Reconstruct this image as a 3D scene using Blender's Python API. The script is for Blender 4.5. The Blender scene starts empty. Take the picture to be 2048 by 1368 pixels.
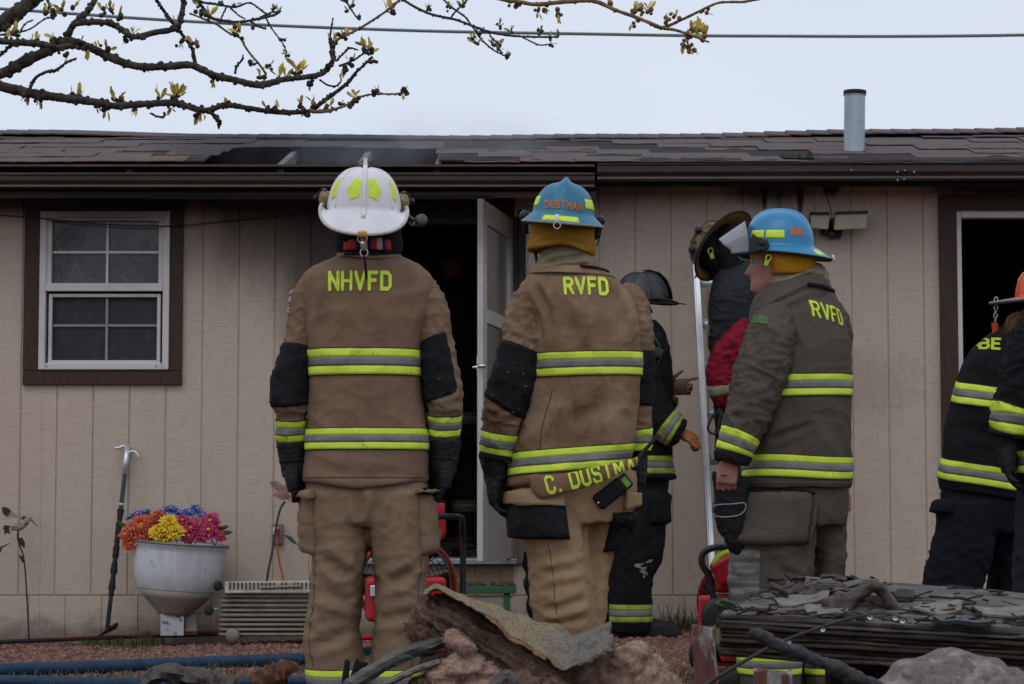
import bpy, math, random
import numpy as np
from mathutils import Vector, Matrix
from mathutils.bvhtree import BVHTree

random.seed(7)
RNG = np.random.default_rng(11)
scene = bpy.context.scene
COL = scene.collection

# ------------------------------------------------------------------ camera, sky, light
F = 4590.0                       # focal length in photo pixels (2048 wide)
PITCH = math.atan(334.0 / F)
CAM_H = 0.705
cam_data = bpy.data.cameras.new('camera')
cam_data.sensor_width = 36.0
cam_data.lens = 36.0 * F / 2048.0
cam_data.clip_start = 0.1
cam_data.clip_end = 2000.0
cam_data.dof.use_dof = True
cam_data.dof.focus_distance = 8.1
cam_data.dof.aperture_fstop = 14.0
cam = bpy.data.objects.new('camera', cam_data)
cam.location = (0, 0, CAM_H)
cam.rotation_euler = (math.pi / 2 + PITCH, 0, 0)
COL.objects.link(cam)
scene.camera = cam

SUN_EL, SUN_AZ = math.radians(52), math.radians(200)   # behind and above the camera, diffused by cloud
world = bpy.data.worlds.new('World')
scene.world = world
world.use_nodes = True
wn, wl = world.node_tree.nodes, world.node_tree.links
wn.clear()
w_out = wn.new('ShaderNodeOutputWorld')
w_bg = wn.new('ShaderNodeBackground')
w_bg.inputs['Strength'].default_value = 0.1
w_sky = wn.new('ShaderNodeTexSky')
w_sky.sky_type = 'NISHITA'
w_sky.sun_disc = False
w_sky.sun_elevation = SUN_EL
w_sky.sun_rotation = SUN_AZ
w_sky.dust_density = 3.0
w_mix = wn.new('ShaderNodeMix')
w_mix.data_type = 'RGBA'
w_mix.inputs['Factor'].default_value = 0.93            # the closed cloud deck
w_mix.inputs['B'].default_value = (7.25, 7.95, 9.45, 1)
w_tc, w_ns = wn.new('ShaderNodeTexCoord'), wn.new('ShaderNodeTexNoise')   # faint unevenness of the clouds
w_ns.inputs['Scale'].default_value = 5.0
w_ns.inputs['Detail'].default_value = 5.0
w_cl = wn.new('ShaderNodeMix')
w_cl.data_type = 'RGBA'
w_cl.inputs['A'].default_value = (6.9, 7.5, 8.8, 1)
w_cl.inputs['B'].default_value = (7.75, 8.35, 9.5, 1)
wl.new(w_tc.outputs['Generated'], w_ns.inputs['Vector'])
wl.new(w_ns.outputs['Fac'], w_cl.inputs['Factor'])
wl.new(w_cl.outputs['Result'], w_mix.inputs['B'])
wl.new(w_sky.outputs[0], w_mix.inputs['A'])
wl.new(w_mix.outputs['Result'], w_bg.inputs['Color'])
wl.new(w_bg.outputs[0], w_out.inputs['Surface'])
sun_data = bpy.data.lights.new('sun', 'SUN')
sun_data.energy = 0.5
sun_data.angle = math.radians(40)
sun_data.color = (1.0, 0.96, 0.9)
sun = bpy.data.objects.new('sun', sun_data)
sun.rotation_euler = (math.pi / 2 - SUN_EL, 0, math.radians(-18))
sun.location = (0, -10, 20)
COL.objects.link(sun)
scene.view_settings.view_transform = 'Standard'
scene.view_settings.look = 'None'
scene.view_settings.exposure = 0.0
scene.view_settings.gamma = 1.0
scene.view_settings.use_curve_mapping = False
scene.render.engine = 'CYCLES'
scene.cycles.use_denoising = True
scene.cycles.max_bounces = 6
scene.cycles.caustics_reflective = False
scene.cycles.caustics_refractive = False

_cp, _sp = math.cos(PITCH), math.sin(PITCH)


def W(px, py, Y):
    """point of the place seen at a photo position, at distance Y"""
    u, v = (px - 1024.0) / F, (684.0 - py) / F
    t = Y / (_cp - v * _sp)
    return np.array([u * t, Y, CAM_H + (_sp + v * _cp) * t])


def PX(n, Y):
    return n * Y / F


# ------------------------------------------------------------------ noise
_perm = RNG.permutation(256)
_perm = np.concatenate([_perm, _perm, _perm])
_grad = RNG.normal(size=(256, 3))
_grad /= np.linalg.norm(_grad, axis=1)[:, None]


def pnoise(P):
    P = np.asarray(P, float)
    i = np.floor(P).astype(int)
    f = P - i
    i &= 255
    u = f * f * f * (f * (f * 6 - 15) + 10)
    out = np.zeros(len(P))
    for dx in (0, 1):
        for dy in (0, 1):
            for dz in (0, 1):
                h = _perm[_perm[_perm[(i[:, 0] + dx) & 255] + ((i[:, 1] + dy) & 255)] + ((i[:, 2] + dz) & 255)]
                g = _grad[h]
                d = g[:, 0] * (f[:, 0] - dx) + g[:, 1] * (f[:, 1] - dy) + g[:, 2] * (f[:, 2] - dz)
                w = (u[:, 0] if dx else 1 - u[:, 0]) * (u[:, 1] if dy else 1 - u[:, 1]) * (u[:, 2] if dz else 1 - u[:, 2])
                out += w * d
    return out * 1.6


def fbm(P, octaves=3):
    P = np.asarray(P, float)
    s = np.zeros(len(P))
    a = 1.0
    for k in range(octaves):
        s += a * pnoise(P * 2 ** k + 17.3 * k)
        a *= 0.5
    return s


def sstep(a, b, x):
    t = np.clip((np.asarray(x, float) - a) / (b - a), 0, 1)
    return t * t * (3 - 2 * t)


# ------------------------------------------------------------------ materials
def lin(c):
    return tuple(((x / 255 / 12.92) if x <= 10 else ((x / 255 + 0.055) / 1.055) ** 2.4) for x in c)


def mat(name, col, rough=0.8, layers=(), bumps=(), metallic=0.0, spec=0.3, world_pos=False, coat=0.0,
        rough_noise=0.0, trans=0.0, sheen=0.0, alpha=1.0, sub=0.0):
    m = bpy.data.materials.new(name)
    m.use_nodes = True
    nt = m.node_tree
    n, l = nt.nodes, nt.links
    b = n['Principled BSDF']
    b.inputs['Base Color'].default_value = (*col, 1)
    b.inputs['Roughness'].default_value = rough
    b.inputs['Metallic'].default_value = metallic
    b.inputs['Specular IOR Level'].default_value = spec
    b.inputs['Coat Weight'].default_value = coat
    b.inputs['Transmission Weight'].default_value = trans
    b.inputs['Sheen Weight'].default_value = sheen
    b.inputs['Alpha'].default_value = alpha
    if sub:
        b.inputs['Subsurface Weight'].default_value = sub
        b.inputs['Subsurface Radius'].default_value = (0.01, 0.004, 0.002)
    if world_pos:
        g = n.new('ShaderNodeNewGeometry')
        vec = g.outputs['Position']
    else:
        g = n.new('ShaderNodeTexCoord')
        vec = g.outputs['Object']

    def noise(scale, detail=4, rgh=0.6, off=0.0, dist=0.0):
        mp = n.new('ShaderNodeMapping')
        mp.inputs['Scale'].default_value = scale if hasattr(scale, '__len__') else (scale,) * 3
        mp.inputs['Location'].default_value = (off, off * 0.7, off * 1.3)
        l.new(vec, mp.inputs['Vector'])
        t = n.new('ShaderNodeTexNoise')
        t.inputs['Scale'].default_value = 1.0
        t.inputs['Detail'].default_value = detail
        t.inputs['Roughness'].default_value = rgh
        t.inputs['Distortion'].default_value = dist
        l.new(mp.outputs[0], t.inputs['Vector'])
        return t.outputs['Fac']

    def maprange(sock, lo, hi, a=0.0, c=1.0):
        r = n.new('ShaderNodeMapRange')
        r.interpolation_type = 'SMOOTHSTEP'
        r.inputs['From Min'].default_value = lo
        r.inputs['From Max'].default_value = hi
        r.inputs['To Min'].default_value = a
        r.inputs['To Max'].default_value = c
        l.new(sock, r.inputs['Value'])
        return r.outputs['Result']

    def mult(a, c):
        q = n.new('ShaderNodeMath')
        q.operation = 'MULTIPLY'
        l.new(a, q.inputs[0])
        if isinstance(c, float):
            q.inputs[1].default_value = c
        else:
            l.new(c, q.inputs[1])
        return q.outputs[0]

    cur = None
    for k, L in enumerate(layers):
        if 'spot' in L:
            (c, s) = L['spot']
            vm = n.new('ShaderNodeVectorMath')
            vm.operation = 'SUBTRACT'
            l.new(vec, vm.inputs[0])
            vm.inputs[1].default_value = c
            v2 = n.new('ShaderNodeVectorMath')
            v2.operation = 'DIVIDE'
            l.new(vm.outputs[0], v2.inputs[0])
            v2.inputs[1].default_value = s
            v3 = n.new('ShaderNodeVectorMath')
            v3.operation = 'LENGTH'
            l.new(v2.outputs[0], v3.inputs[0])
            nz = noise(L.get('scale', 4.0), 4, 0.6, k * 3.1)
            ad = n.new('ShaderNodeMath')
            ad.operation = 'ADD'
            l.new(v3.outputs['Value'], ad.inputs[0])
            nm = n.new('ShaderNodeMath')
            nm.operation = 'MULTIPLY_ADD'
            l.new(nz, nm.inputs[0])
            nm.inputs[1].default_value = L.get('wob', 0.8)
            nm.inputs[2].default_value = -0.5 * L.get('wob', 0.8)
            l.new(nm.outputs[0], ad.inputs[1])
            fac = maprange(ad.outputs[0], L.get('lo', 0.2), L.get('hi', 1.1), L.get('amt', 1.0), 0.0)
        else:
            fac = maprange(noise(L.get('scale', 5.0), L.get('detail', 5), L.get('rgh', 0.6), k * 7.7 + 1.3, L.get('dist', 0.0)),
                           L.get('lo', 0.45), L.get('hi', 0.65), 0.0, L.get('amt', 1.0))
        mx = n.new('ShaderNodeMix')
        mx.data_type = 'RGBA'
        l.new(fac, mx.inputs['Factor'])
        if cur is None:
            mx.inputs['A'].default_value = (*col, 1)
        else:
            l.new(cur, mx.inputs['A'])
        mx.inputs['B'].default_value = (*L['col'], 1)
        cur = mx.outputs['Result']
    if cur is not None:
        l.new(cur, b.inputs['Base Color'])
    if rough_noise:
        l.new(maprange(noise(14.0, 4), 0.3, 0.7, max(0.05, rough - rough_noise), min(1.0, rough + rough_noise)), b.inputs['Roughness'])
    prev = None
    for k, (scale, strength, dist) in enumerate(bumps):
        bp = n.new('ShaderNodeBump')
        bp.inputs['Strength'].default_value = strength
        bp.inputs['Distance'].default_value = dist
        l.new(noise(scale, 5, 0.6, 40 + k * 5), bp.inputs['Height'])
        if prev is not None:
            l.new(prev, bp.inputs['Normal'])
        prev = bp.outputs[0]
    if prev is not None:
        l.new(prev, b.inputs['Normal'])
    return m


def fabric(name, col, dirt=(0.03, 0.025, 0.02), damt=0.5, light=None, lamt=0.35, bump=0.5):
    light = light or tuple(min(1, c * 1.5) for c in col)
    return mat(name, col, 0.88, spec=0.15,
               layers=[dict(scale=7, col=light, lo=0.42, hi=0.75, amt=lamt),
                       dict(scale=(9, 9, 3.5), col=dirt, lo=0.5, hi=0.8, amt=damt),
                       dict(scale=60, col=dirt, lo=0.6, hi=0.8, amt=damt * 0.4),
                       dict(scale=900, col=tuple(c * 0.6 for c in col), lo=0.4, hi=0.7, amt=0.35, detail=1)],
               bumps=[((700, 700, 700), 0.35 * bump, 0.001), ((50, 50, 70), 0.6 * bump, 0.006), ((20, 20, 34), 0.6 * bump, 0.012)])


# ------------------------------------------------------------------ mesh building
class MB:
    def __init__(self):
        self.v, self.f, self.n = [], [], 0

    def add(self, V, Fc):
        V = np.asarray(V, float).reshape(-1, 3)
        o = self.n
        self.v.append(V)
        self.n += len(V)
        for q in Fc:
            self.f.append(tuple(int(i) + o for i in q))
        return self

    def grid(self, P, wrap=False):
        P = np.asarray(P, float)
        a, b = P.shape[:2]
        fs = []
        for i in range(a - 1):
            for j in range(b if wrap else b - 1):
                j2 = (j + 1) % b
                fs.append((i * b + j, i * b + j2, (i + 1) * b + j2, (i + 1) * b + j))
        return self.add(P.reshape(-1, 3), fs)

    def loft(self, rings, cap=True):
        R = np.asarray(rings, float)
        a, b = R.shape[:2]
        fs = []
        for i in range(a - 1):
            for j in range(b):
                j2 = (j + 1) % b
                fs.append((i * b + j, i * b + j2, (i + 1) * b + j2, (i + 1) * b + j))
        if cap:
            fs.append(tuple(range(b - 1, -1, -1)))
            fs.append(tuple((a - 1) * b + j for j in range(b)))
        return self.add(R.reshape(-1, 3), fs)

    def tube(self, pts, rad, n=10, cap=True, flat=1.0):
        pts = np.asarray(pts, float)
        rad = np.broadcast_to(np.asarray(rad, float), (len(pts),))
        return self.loft(tube_rings(pts, rad, n, flat), cap)

    def box(self, c, s, R=None):
        c, s = np.asarray(c, float), np.asarray(s, float) / 2
        V = np.array([[x, y, z] for x in (-1, 1) for y in (-1, 1) for z in (-1, 1)]) * s
        if R is not None:
            V = V @ np.asarray(R, float).T
        return self.add(V + c, [(0, 1, 3, 2), (4, 6, 7, 5), (0, 4, 5, 1), (2, 3, 7, 6), (0, 2, 6, 4), (1, 5, 7, 3)])

    def box2(self, lo, hi):
        lo, hi = np.asarray(lo, float), np.asarray(hi, float)
        return self.box((lo + hi) / 2, np.abs(hi - lo))

    def hexa(self, top4, bot4):
        V = np.array(list(bot4) + list(top4), float)
        return self.add(V, [(3, 2, 1, 0), (4, 5, 6, 7), (0, 1, 5, 4), (1, 2, 6, 5), (2, 3, 7, 6), (3, 0, 4, 7)])

    def lathe(self, prof, c, n=32, ax=(0, 0, 1)):
        ax = np.asarray(ax, float) / np.linalg.norm(ax)
        t = np.array([1.0, 0, 0]) if abs(ax[0]) < 0.9 else np.array([0, 1.0, 0])
        a = np.cross(ax, t)
        a /= np.linalg.norm(a)
        b = np.cross(ax, a)
        th = np.linspace(0, 2 * np.pi, n, endpoint=False)
        rings = [np.asarray(c) + z * ax + max(r, 1e-4) * (np.cos(th)[:, None] * a + np.sin(th)[:, None] * b) for r, z in prof]
        return self.loft(rings)

    def ball(self, c, r, n=12, m=8):
        r = np.broadcast_to(np.asarray(r, float), (3,))
        th = np.linspace(0, 2 * np.pi, n, endpoint=False)
        ph = np.linspace(-np.pi / 2 + 0.12, np.pi / 2 - 0.12, m)
        rings = [np.asarray(c) + np.stack([np.cos(p) * np.cos(th) * r[0], np.cos(p) * np.sin(th) * r[1], np.full(n, np.sin(p)) * r[2]], 1) for p in ph]
        return self.loft(rings)

    def V(self):
        return np.concatenate(self.v) if self.v else np.zeros((0, 3))


def tube_rings(pts, rad, n, flat=1.0):
    t = np.gradient(pts, axis=0)
    t /= np.linalg.norm(t, axis=1)[:, None] + 1e-12
    ref = np.array([0, -1.0, 0]) if abs(t[0][1]) < 0.85 else np.array([0, 0, 1.0])
    th = np.linspace(0, 2 * np.pi, n, endpoint=False)
    rings = []
    a = ref
    for p, tt, r in zip(pts, t, rad):
        a = a - tt * np.dot(a, tt)
        a /= np.linalg.norm(a) + 1e-12
        b = np.cross(tt, a)
        rings.append(p + r * (flat * np.cos(th)[:, None] * a + np.sin(th)[:, None] * b))
    return rings


def smoothpath(P, n):
    """Catmull-Rom through the rows of P (any number of columns)"""
    P = np.asarray(P, float)
    if len(P) == 2:
        return P[0] + np.linspace(0, 1, n)[:, None] * (P[1] - P[0])
    E = np.vstack([2 * P[0] - P[1], P, 2 * P[-1] - P[-2]])
    out = []
    for u in np.linspace(0, len(P) - 1 - 1e-9, n):
        i = int(u)
        f = u - i
        a, b, c, d = E[i], E[i + 1], E[i + 2], E[i + 3]
        out.append(0.5 * (2 * b + (c - a) * f + (2 * a - 5 * b + 4 * c - d) * f * f + (3 * b - a - 3 * c + d) * f ** 3))
    return np.array(out)


ORIGIN = {}


def _origin(o):
    while o.parent is not None:
        o = o.parent
    return ORIGIN[o.name]


def thing(name, label, cat, loc, group=None):
    o = bpy.data.objects.new(name, None)
    o.empty_display_size = 0.1
    COL.objects.link(o)
    o.location = tuple(loc)
    ORIGIN[o.name] = np.asarray(loc, float)
    o['label'] = label
    o['category'] = cat
    if group:
        o['group'] = group
    return o


def tag(o, label=None, cat=None, group=None, kind=None):
    if label:
        o['label'] = label
    if cat:
        o['category'] = cat
    if group:
        o['group'] = group
    if kind:
        o['kind'] = kind
    return o


def obj(name, mb, m, parent=None, smooth=True, bevel=0.0, loc=None, label=None, kind=None, recalc=True, segs=2):
    """one mesh object; children keep their verts relative to their thing's base"""
    if isinstance(mb, bpy.types.Mesh):
        me = mb
        me.name = name
        if parent is not None:
            loc = _origin(parent)
        V = np.empty(len(me.vertices) * 3)
        me.vertices.foreach_get('co', V)
        V = V.reshape(-1, 3)
        if loc is None:
            loc = [(V[:, 0].min() + V[:, 0].max()) / 2, (V[:, 1].min() + V[:, 1].max()) / 2, V[:, 2].min()]
        me.vertices.foreach_set('co', (V - np.asarray(loc)).ravel())
        me.update()
        recalc = False
    else:
        V = mb.V()
        if parent is not None:
            loc = _origin(parent)
        if loc is None:
            loc = [(V[:, 0].min() + V[:, 0].max()) / 2, (V[:, 1].min() + V[:, 1].max()) / 2, V[:, 2].min()]
        me = bpy.data.meshes.new(name)
        me.from_pydata((V - np.asarray(loc)).tolist(), [], mb.f)
        me.update()
        if recalc:
            import bmesh
            bm = bmesh.new()
            bm.from_mesh(me)
            bmesh.ops.recalc_face_normals(bm, faces=bm.faces)
            bm.to_mesh(me)
            bm.free()
    if smooth:
        me.polygons.foreach_set('use_smooth', [True] * len(me.polygons))
    me.materials.clear()
    me.materials.append(m)
    o = bpy.data.objects.new(name, me)
    COL.objects.link(o)
    if parent is not None:
        o.parent = parent
    else:
        o.location = tuple(loc)
        ORIGIN[o.name] = np.asarray(loc, float)
    if bevel:
        b = o.modifiers.new('bevel', 'BEVEL')
        b.width = bevel
        b.segments = segs
        b.limit_method = 'ANGLE'
        b.harden_normals = False
    if label:
        o['label'] = label
    if kind:
        o['kind'] = kind
    return o


def remesh(mb, voxel, smooth=4):
    """union of closed, overlapping shapes as one continuous skin"""
    me = bpy.data.meshes.new('skin')
    me.from_pydata(mb.V().tolist(), [], mb.f)
    import bmesh
    bm = bmesh.new()
    bm.from_mesh(me)
    bmesh.ops.recalc_face_normals(bm, faces=bm.faces)
    bm.to_mesh(me)
    bm.free()
    o = bpy.data.objects.new('skin', me)
    COL.objects.link(o)
    r = o.modifiers.new('r', 'REMESH')
    r.mode = 'VOXEL'
    r.voxel_size = voxel
    if smooth:
        s = o.modifiers.new('s', 'SMOOTH')
        s.factor = 0.5
        s.iterations = smooth
    dg = bpy.context.evaluated_depsgraph_get()
    out = bpy.data.meshes.new_from_object(o.evaluated_get(dg))
    bpy.data.objects.remove(o)
    bpy.data.meshes.remove(me)
    return out


def get_co(me):
    V = np.empty(len(me.vertices) * 3)
    me.vertices.foreach_get('co', V)
    N = np.empty(len(me.vertices) * 3)
    me.vertices.foreach_get('normal', N)
    return V.reshape(-1, 3), N.reshape(-1, 3)


def displace(me, fn):
    V, N = get_co(me)
    d = fn(V)
    me.vertices.foreach_set('co', (V + N * d[:, None]).ravel())
    me.update()
    return me


def bvh_of(me):
    V, _ = get_co(me)
    return BVHTree.FromPolygons([tuple(v) for v in V], [tuple(p.vertices) for p in me.polygons])


def bvh_mb(mb):
    return BVHTree.FromPolygons([tuple(v) for v in mb.V()], mb.f)


# ------------------------------------------------------------------ cloth: limbs, folds, things sewn onto them
class Limb:
    """an axis with radii; par is any growing number along it (photo rows for hanging limbs)"""

    def __init__(self, par, pts, ra, rb=None, ref=(0, -1.0, 0), n=40, level=False):
        par = np.asarray(par, float)
        pts = np.asarray(pts, float)
        ra = np.asarray(ra, float)
        rb = ra if rb is None else np.asarray(rb, float)
        S = smoothpath(np.column_stack([par, pts, ra, rb]), n)
        self.par, self.pts, self.ra, self.rb = S[:, 0], S[:, 1:4], S[:, 4], S[:, 5]
        t = np.gradient(self.pts, axis=0)
        t /= np.linalg.norm(t, axis=1)[:, None]
        ref = np.asarray(ref, float)
        self.a = ref - t * (t @ ref)[:, None]
        self.a /= np.linalg.norm(self.a, axis=1)[:, None]
        self.b = -np.cross(t, self.a)
        if level:
            self.a = np.tile([0, -1.0, 0], (n, 1))
            self.b = np.tile([1.0, 0, 0], (n, 1))
        self.t = t
        self.bvh = None

    def rings(self, n=28, expo=2.0):
        th = np.linspace(0, 2 * np.pi, n, endpoint=False)
        c, s = np.cos(th), np.sin(th)
        k = (np.abs(c) ** expo + np.abs(s) ** expo) ** (-1.0 / expo)
        return [p + (k * c * rb)[:, None] * a + (k * s * ra)[:, None] * b
                for p, ra, rb, a, b in zip(self.pts, self.ra, self.rb, self.a, self.b)]

    def at(self, x):
        f = lambda A: np.array([np.interp(x, self.par, A[:, i]) for i in range(A.shape[1])])
        return f(self.pts), f(self.a), f(self.b), float(np.interp(x, self.par, self.ra)), float(np.interp(x, self.par, self.rb))

    def surf(self, x, th, off=0.0):
        p, a, b, ra, rb = self.at(x)
        d = math.cos(th) * a + math.sin(th) * b
        d /= np.linalg.norm(d)
        r = 1.0 / math.sqrt((math.cos(th) / rb) ** 2 + (math.sin(th) / ra) ** 2)
        if self.bvh is not None:
            h = self.bvh.ray_cast(Vector(p), Vector(d), r * 1.5 + 0.03)
            if h[0] is not None:
                nn = np.array(h[1])
                if nn @ d < 0:
                    nn = -nn
                q = nn * 0.5 + d * 0.5
                return np.array(h[0]) + q / np.linalg.norm(q) * off
        return p + d * (r + off)


def solid_patch(P, mask, Pin):
    """grid P of outer points with a boolean cell mask and a skirt down to Pin"""
    na, nb = P.shape[:2]
    mb = MB()
    idx = -np.ones((na, nb), int)
    vs, fs = [], []

    def vid(i, j):
        if idx[i, j] < 0:
            idx[i, j] = len(vs)
            vs.append(P[i, j])
        return idx[i, j]
    inner = {}

    def vin(i, j):
        if (i, j) not in inner:
            inner[(i, j)] = len(vs)
            vs.append(Pin[i, j])
        return inner[(i, j)]
    for i in range(na - 1):
        for j in range(nb - 1):
            if not mask[i, j]:
                continue
            fs.append((vid(i, j), vid(i, j + 1), vid(i + 1, j + 1), vid(i + 1, j)))
            for (di, dj, e0, e1) in ((-1, 0, (i, j + 1), (i, j)), (1, 0, (i + 1, j), (i + 1, j + 1)),
                                     (0, -1, (i, j), (i + 1, j)), (0, 1, (i + 1, j + 1), (i, j + 1))):
                a, b = i + di, j + dj
                if a < 0 or b < 0 or a >= na - 1 or b >= nb - 1 or not mask[a, b]:
                    fs.append((vid(*e0), vid(*e1), vin(*e1), vin(*e0)))
    if vs:
        mb.add(np.array(vs), fs)
    return mb


def patch(limb, x0, x1, th0, th1, nx=8, nth=24, off=0.004, mask=None, inset=-0.002, skew=0.0, wave=None):
    """cloth sewn round a limb: rows x0..x1, angles th0..th1 (0 faces the camera side, + is to the right)"""
    P = np.zeros((nx + 1, nth + 1, 3))
    Q = np.zeros_like(P)
    for i in range(nx + 1):
        for j in range(nth + 1):
            v, u = i / nx, j / nth
            th = th0 + (th1 - th0) * u
            x = x0 + (x1 - x0) * v + skew * (u - 0.5) + (wave(th) if wave else 0.0)
            o = off(u, v) if callable(off) else off
            P[i, j] = limb.surf(x, th, o)
            Q[i, j] = limb.surf(x, th, inset)
    M = np.ones((nx, nth), bool)
    if mask is not None:
        for i in range(nx):
            for j in range(nth):
                M[i, j] = mask((j + 0.5) / nth, (i + 0.5) / nx)
    return solid_patch(P, M, Q)


def round_rect(r, asp=1.0):
    def f(u, v):
        x, y = abs(u - 0.5) * 2, abs(v - 0.5) * 2
        ax, ay = max(0, x - (1 - r)), max(0, y - (1 - r * asp))
        return (ax / r) ** 2 + (ay / (r * asp)) ** 2 <= 1
    return f


GLY = {
    'N': [[(0, 0), (0, 1), (.62, 0), (.62, 1)]], 'H': [[(0, 0), (0, 1)], [(.62, 0), (.62, 1)], [(0, .5), (.62, .5)]],
    'V': [[(0, 1), (.33, 0), (.66, 1)]], 'F': [[(0, 0), (0, 1), (.56, 1)], [(0, .52), (.46, .52)]],
    'D': [[(0, 0), (0, 1), (.42, 1), (.62, .82), (.62, .18), (.42, 0), (0, 0)]],
    'R': [[(0, 0), (0, 1), (.42, 1), (.6, .86), (.6, .62), (.42, .48), (0, .48)], [(.34, .48), (.62, 0)]],
    'C': [[(.6, .75), (.6, .85), (.44, 1), (.16, 1), (0, .85), (0, .15), (.16, 0), (.44, 0), (.6, .15), (.6, .25)]],
    'U': [[(0, 1), (0, .15), (.16, 0), (.44, 0), (.6, .15), (.6, 1)]],
    'S': [[(.6, .8), (.6, .88), (.46, 1), (.14, 1), (0, .88), (0, .64), (.14, .52), (.46, .5), (.6, .38), (.6, .12), (.46, 0), (.14, 0), (0, .12), (0, .2)]],
    'T': [[(0, 1), (.62, 1)], [(.31, 1), (.31, 0)]], 'M': [[(0, 0), (0, 1), (.36, .4), (.72, 1), (.72, 0)]],
    'A': [[(0, 0), (.33, 1), (.66, 0)], [(.12, .32), (.54, .32)]], '.': [[(.05, .02), (.1, .02)]],
    'W': [[(0, 1), (.2, 0), (.42, .8), (.64, 0), (.84, 1)]], 'I': [[(.05, 0), (.05, 1)]],
    'B': [[(0, 0), (0, 1), (.42, 1), (.56, .88), (.56, .64), (.44, .52), (0, .52)], [(.44, .52), (.6, .38), (.6, .14), (.44, 0), (0, 0)]],
    'E': [[(.56, 1), (0, 1), (0, 0), (.56, 0)], [(0, .52), (.46, .52)]], ' ': [],
}


def word_mask(text, lw=0.2, gap=0.34, ny=26):
    """boolean raster of block lettering; returns mask (rows from top) and width/height"""
    x, segs = 0.0, []
    for ch in text:
        wd = 0.0
        for pl in GLY[ch]:
            for a, b in zip(pl[:-1], pl[1:]):
                segs.append((a[0] + x, a[1], b[0] + x, b[1]))
                wd = max(wd, a[0], b[0])
        x += (wd if GLY[ch] else 0.3) + gap
    wtot = x - gap
    pad = lw / 2
    Wd, Hd = wtot + 2 * pad, 1 + 2 * pad
    nx = int(round(ny * Wd / Hd))
    xs = (np.arange(nx) + 0.5) / nx * Wd - pad
    ys = 1 + pad - (np.arange(ny) + 0.5) / ny * Hd
    X, Yy = np.meshgrid(xs, ys)
    D = np.full(X.shape, 9.0)
    for (ax, ay, bx, by) in segs:
        dx, dy = bx - ax, by - ay
        t = np.clip(((X - ax) * dx + (Yy - ay) * dy) / (dx * dx + dy * dy + 1e-9), 0, 1)
        D = np.minimum(D, np.hypot(X - ax - t * dx, Yy - ay - t * dy))
    return D < lw / 2, Wd / Hd


def decal(mask, corner, ex, ey, d, bvh, off=0.004, maxd=3.0, shear=0.0):
    """flat print pressed onto a surface: corner = top-left, ex to the right, ey downward, d = direction of pressing"""
    ny, nx = mask.shape
    d = np.asarray(d, float) / np.linalg.norm(d)
    P = np.zeros((ny + 1, nx + 1, 3))
    ok = np.zeros((ny + 1, nx + 1), bool)
    for i in range(ny + 1):
        for j in range(nx + 1):
            q = corner + ex * (j / nx) + ey * (i / ny) + shear * ex * (0.5 - i / ny)
            h = bvh.ray_cast(Vector(q - d * 0.6), Vector(d), maxd)
            if h[0] is not None:
                nn = np.array(h[1])
                if nn @ d > 0:
                    nn = -nn
                P[i, j] = np.array(h[0]) + nn * off * 0.4 - d * off * 0.6
                ok[i, j] = True
    M = mask & ok[:-1, :-1] & ok[1:, :-1] & ok[:-1, 1:] & ok[1:, 1:]
    return solid_patch(P, M, P + d * (off + 0.001))


def poly_mask(poly, n=40):
    """raster of a polygon given in 0..1 coordinates (y down)"""
    poly = np.asarray(poly, float)
    M = np.zeros((n, n), bool)
    for i in range(n):
        for j in range(n):
            x, y = (j + .5) / n, (i + .5) / n
            c = False
            k = len(poly) - 1
            for a in range(len(poly)):
                if (poly[a][1] > y) != (poly[k][1] > y) and x < (poly[k][0] - poly[a][0]) * (y - poly[a][1]) / (poly[k][1] - poly[a][1]) + poly[a][0]:
                    c = not c
                k = a
            M[i, j] = c
    return M


def folds(V, amp, fx=(7, 7, 16), seed=0.0, sharp=2.2, warp=0.5):
    """ridged, warped folds of a heavy coat"""
    w = np.stack([pnoise(V * 3.1 + seed + k * 9.1) for k in range(3)], 1)
    P = V * np.asarray(fx) + w * warp * 2 + seed
    r = 1 - np.abs(pnoise(P)) * 2.0
    r = np.clip(r, -0.3, 1) ** 1
    return amp * (np.sign(r) * np.abs(r) ** sharp - 0.3)


def crease(V, a, b, width, depth, lip=0.6):
    """a single fold line from a to b"""
    a, b = np.asarray(a, float), np.asarray(b, float)
    ab = b - a
    t = np.clip(((V - a) @ ab) / (ab @ ab), 0, 1)
    d = np.linalg.norm(V - a - t[:, None] * ab, axis=1) / width
    e = np.sin(np.pi * np.clip(t, 0.02, 0.98)) ** 0.5
    return depth * e * (-np.exp(-d * d) + lip * np.exp(-(d - 1.6) ** 2 * 1.5))
# ------------------------------------------------------------------ palette
M = {}
WALLC = (0.55, 0.46, 0.372)
SOOT = (0.035, 0.026, 0.02)
YW = 12.8                                   # the wall of the house


def wx(px):
    return W(px, 1018, YW)[0]


def wz(py):
    return W(1024, py, YW)[2]


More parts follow.
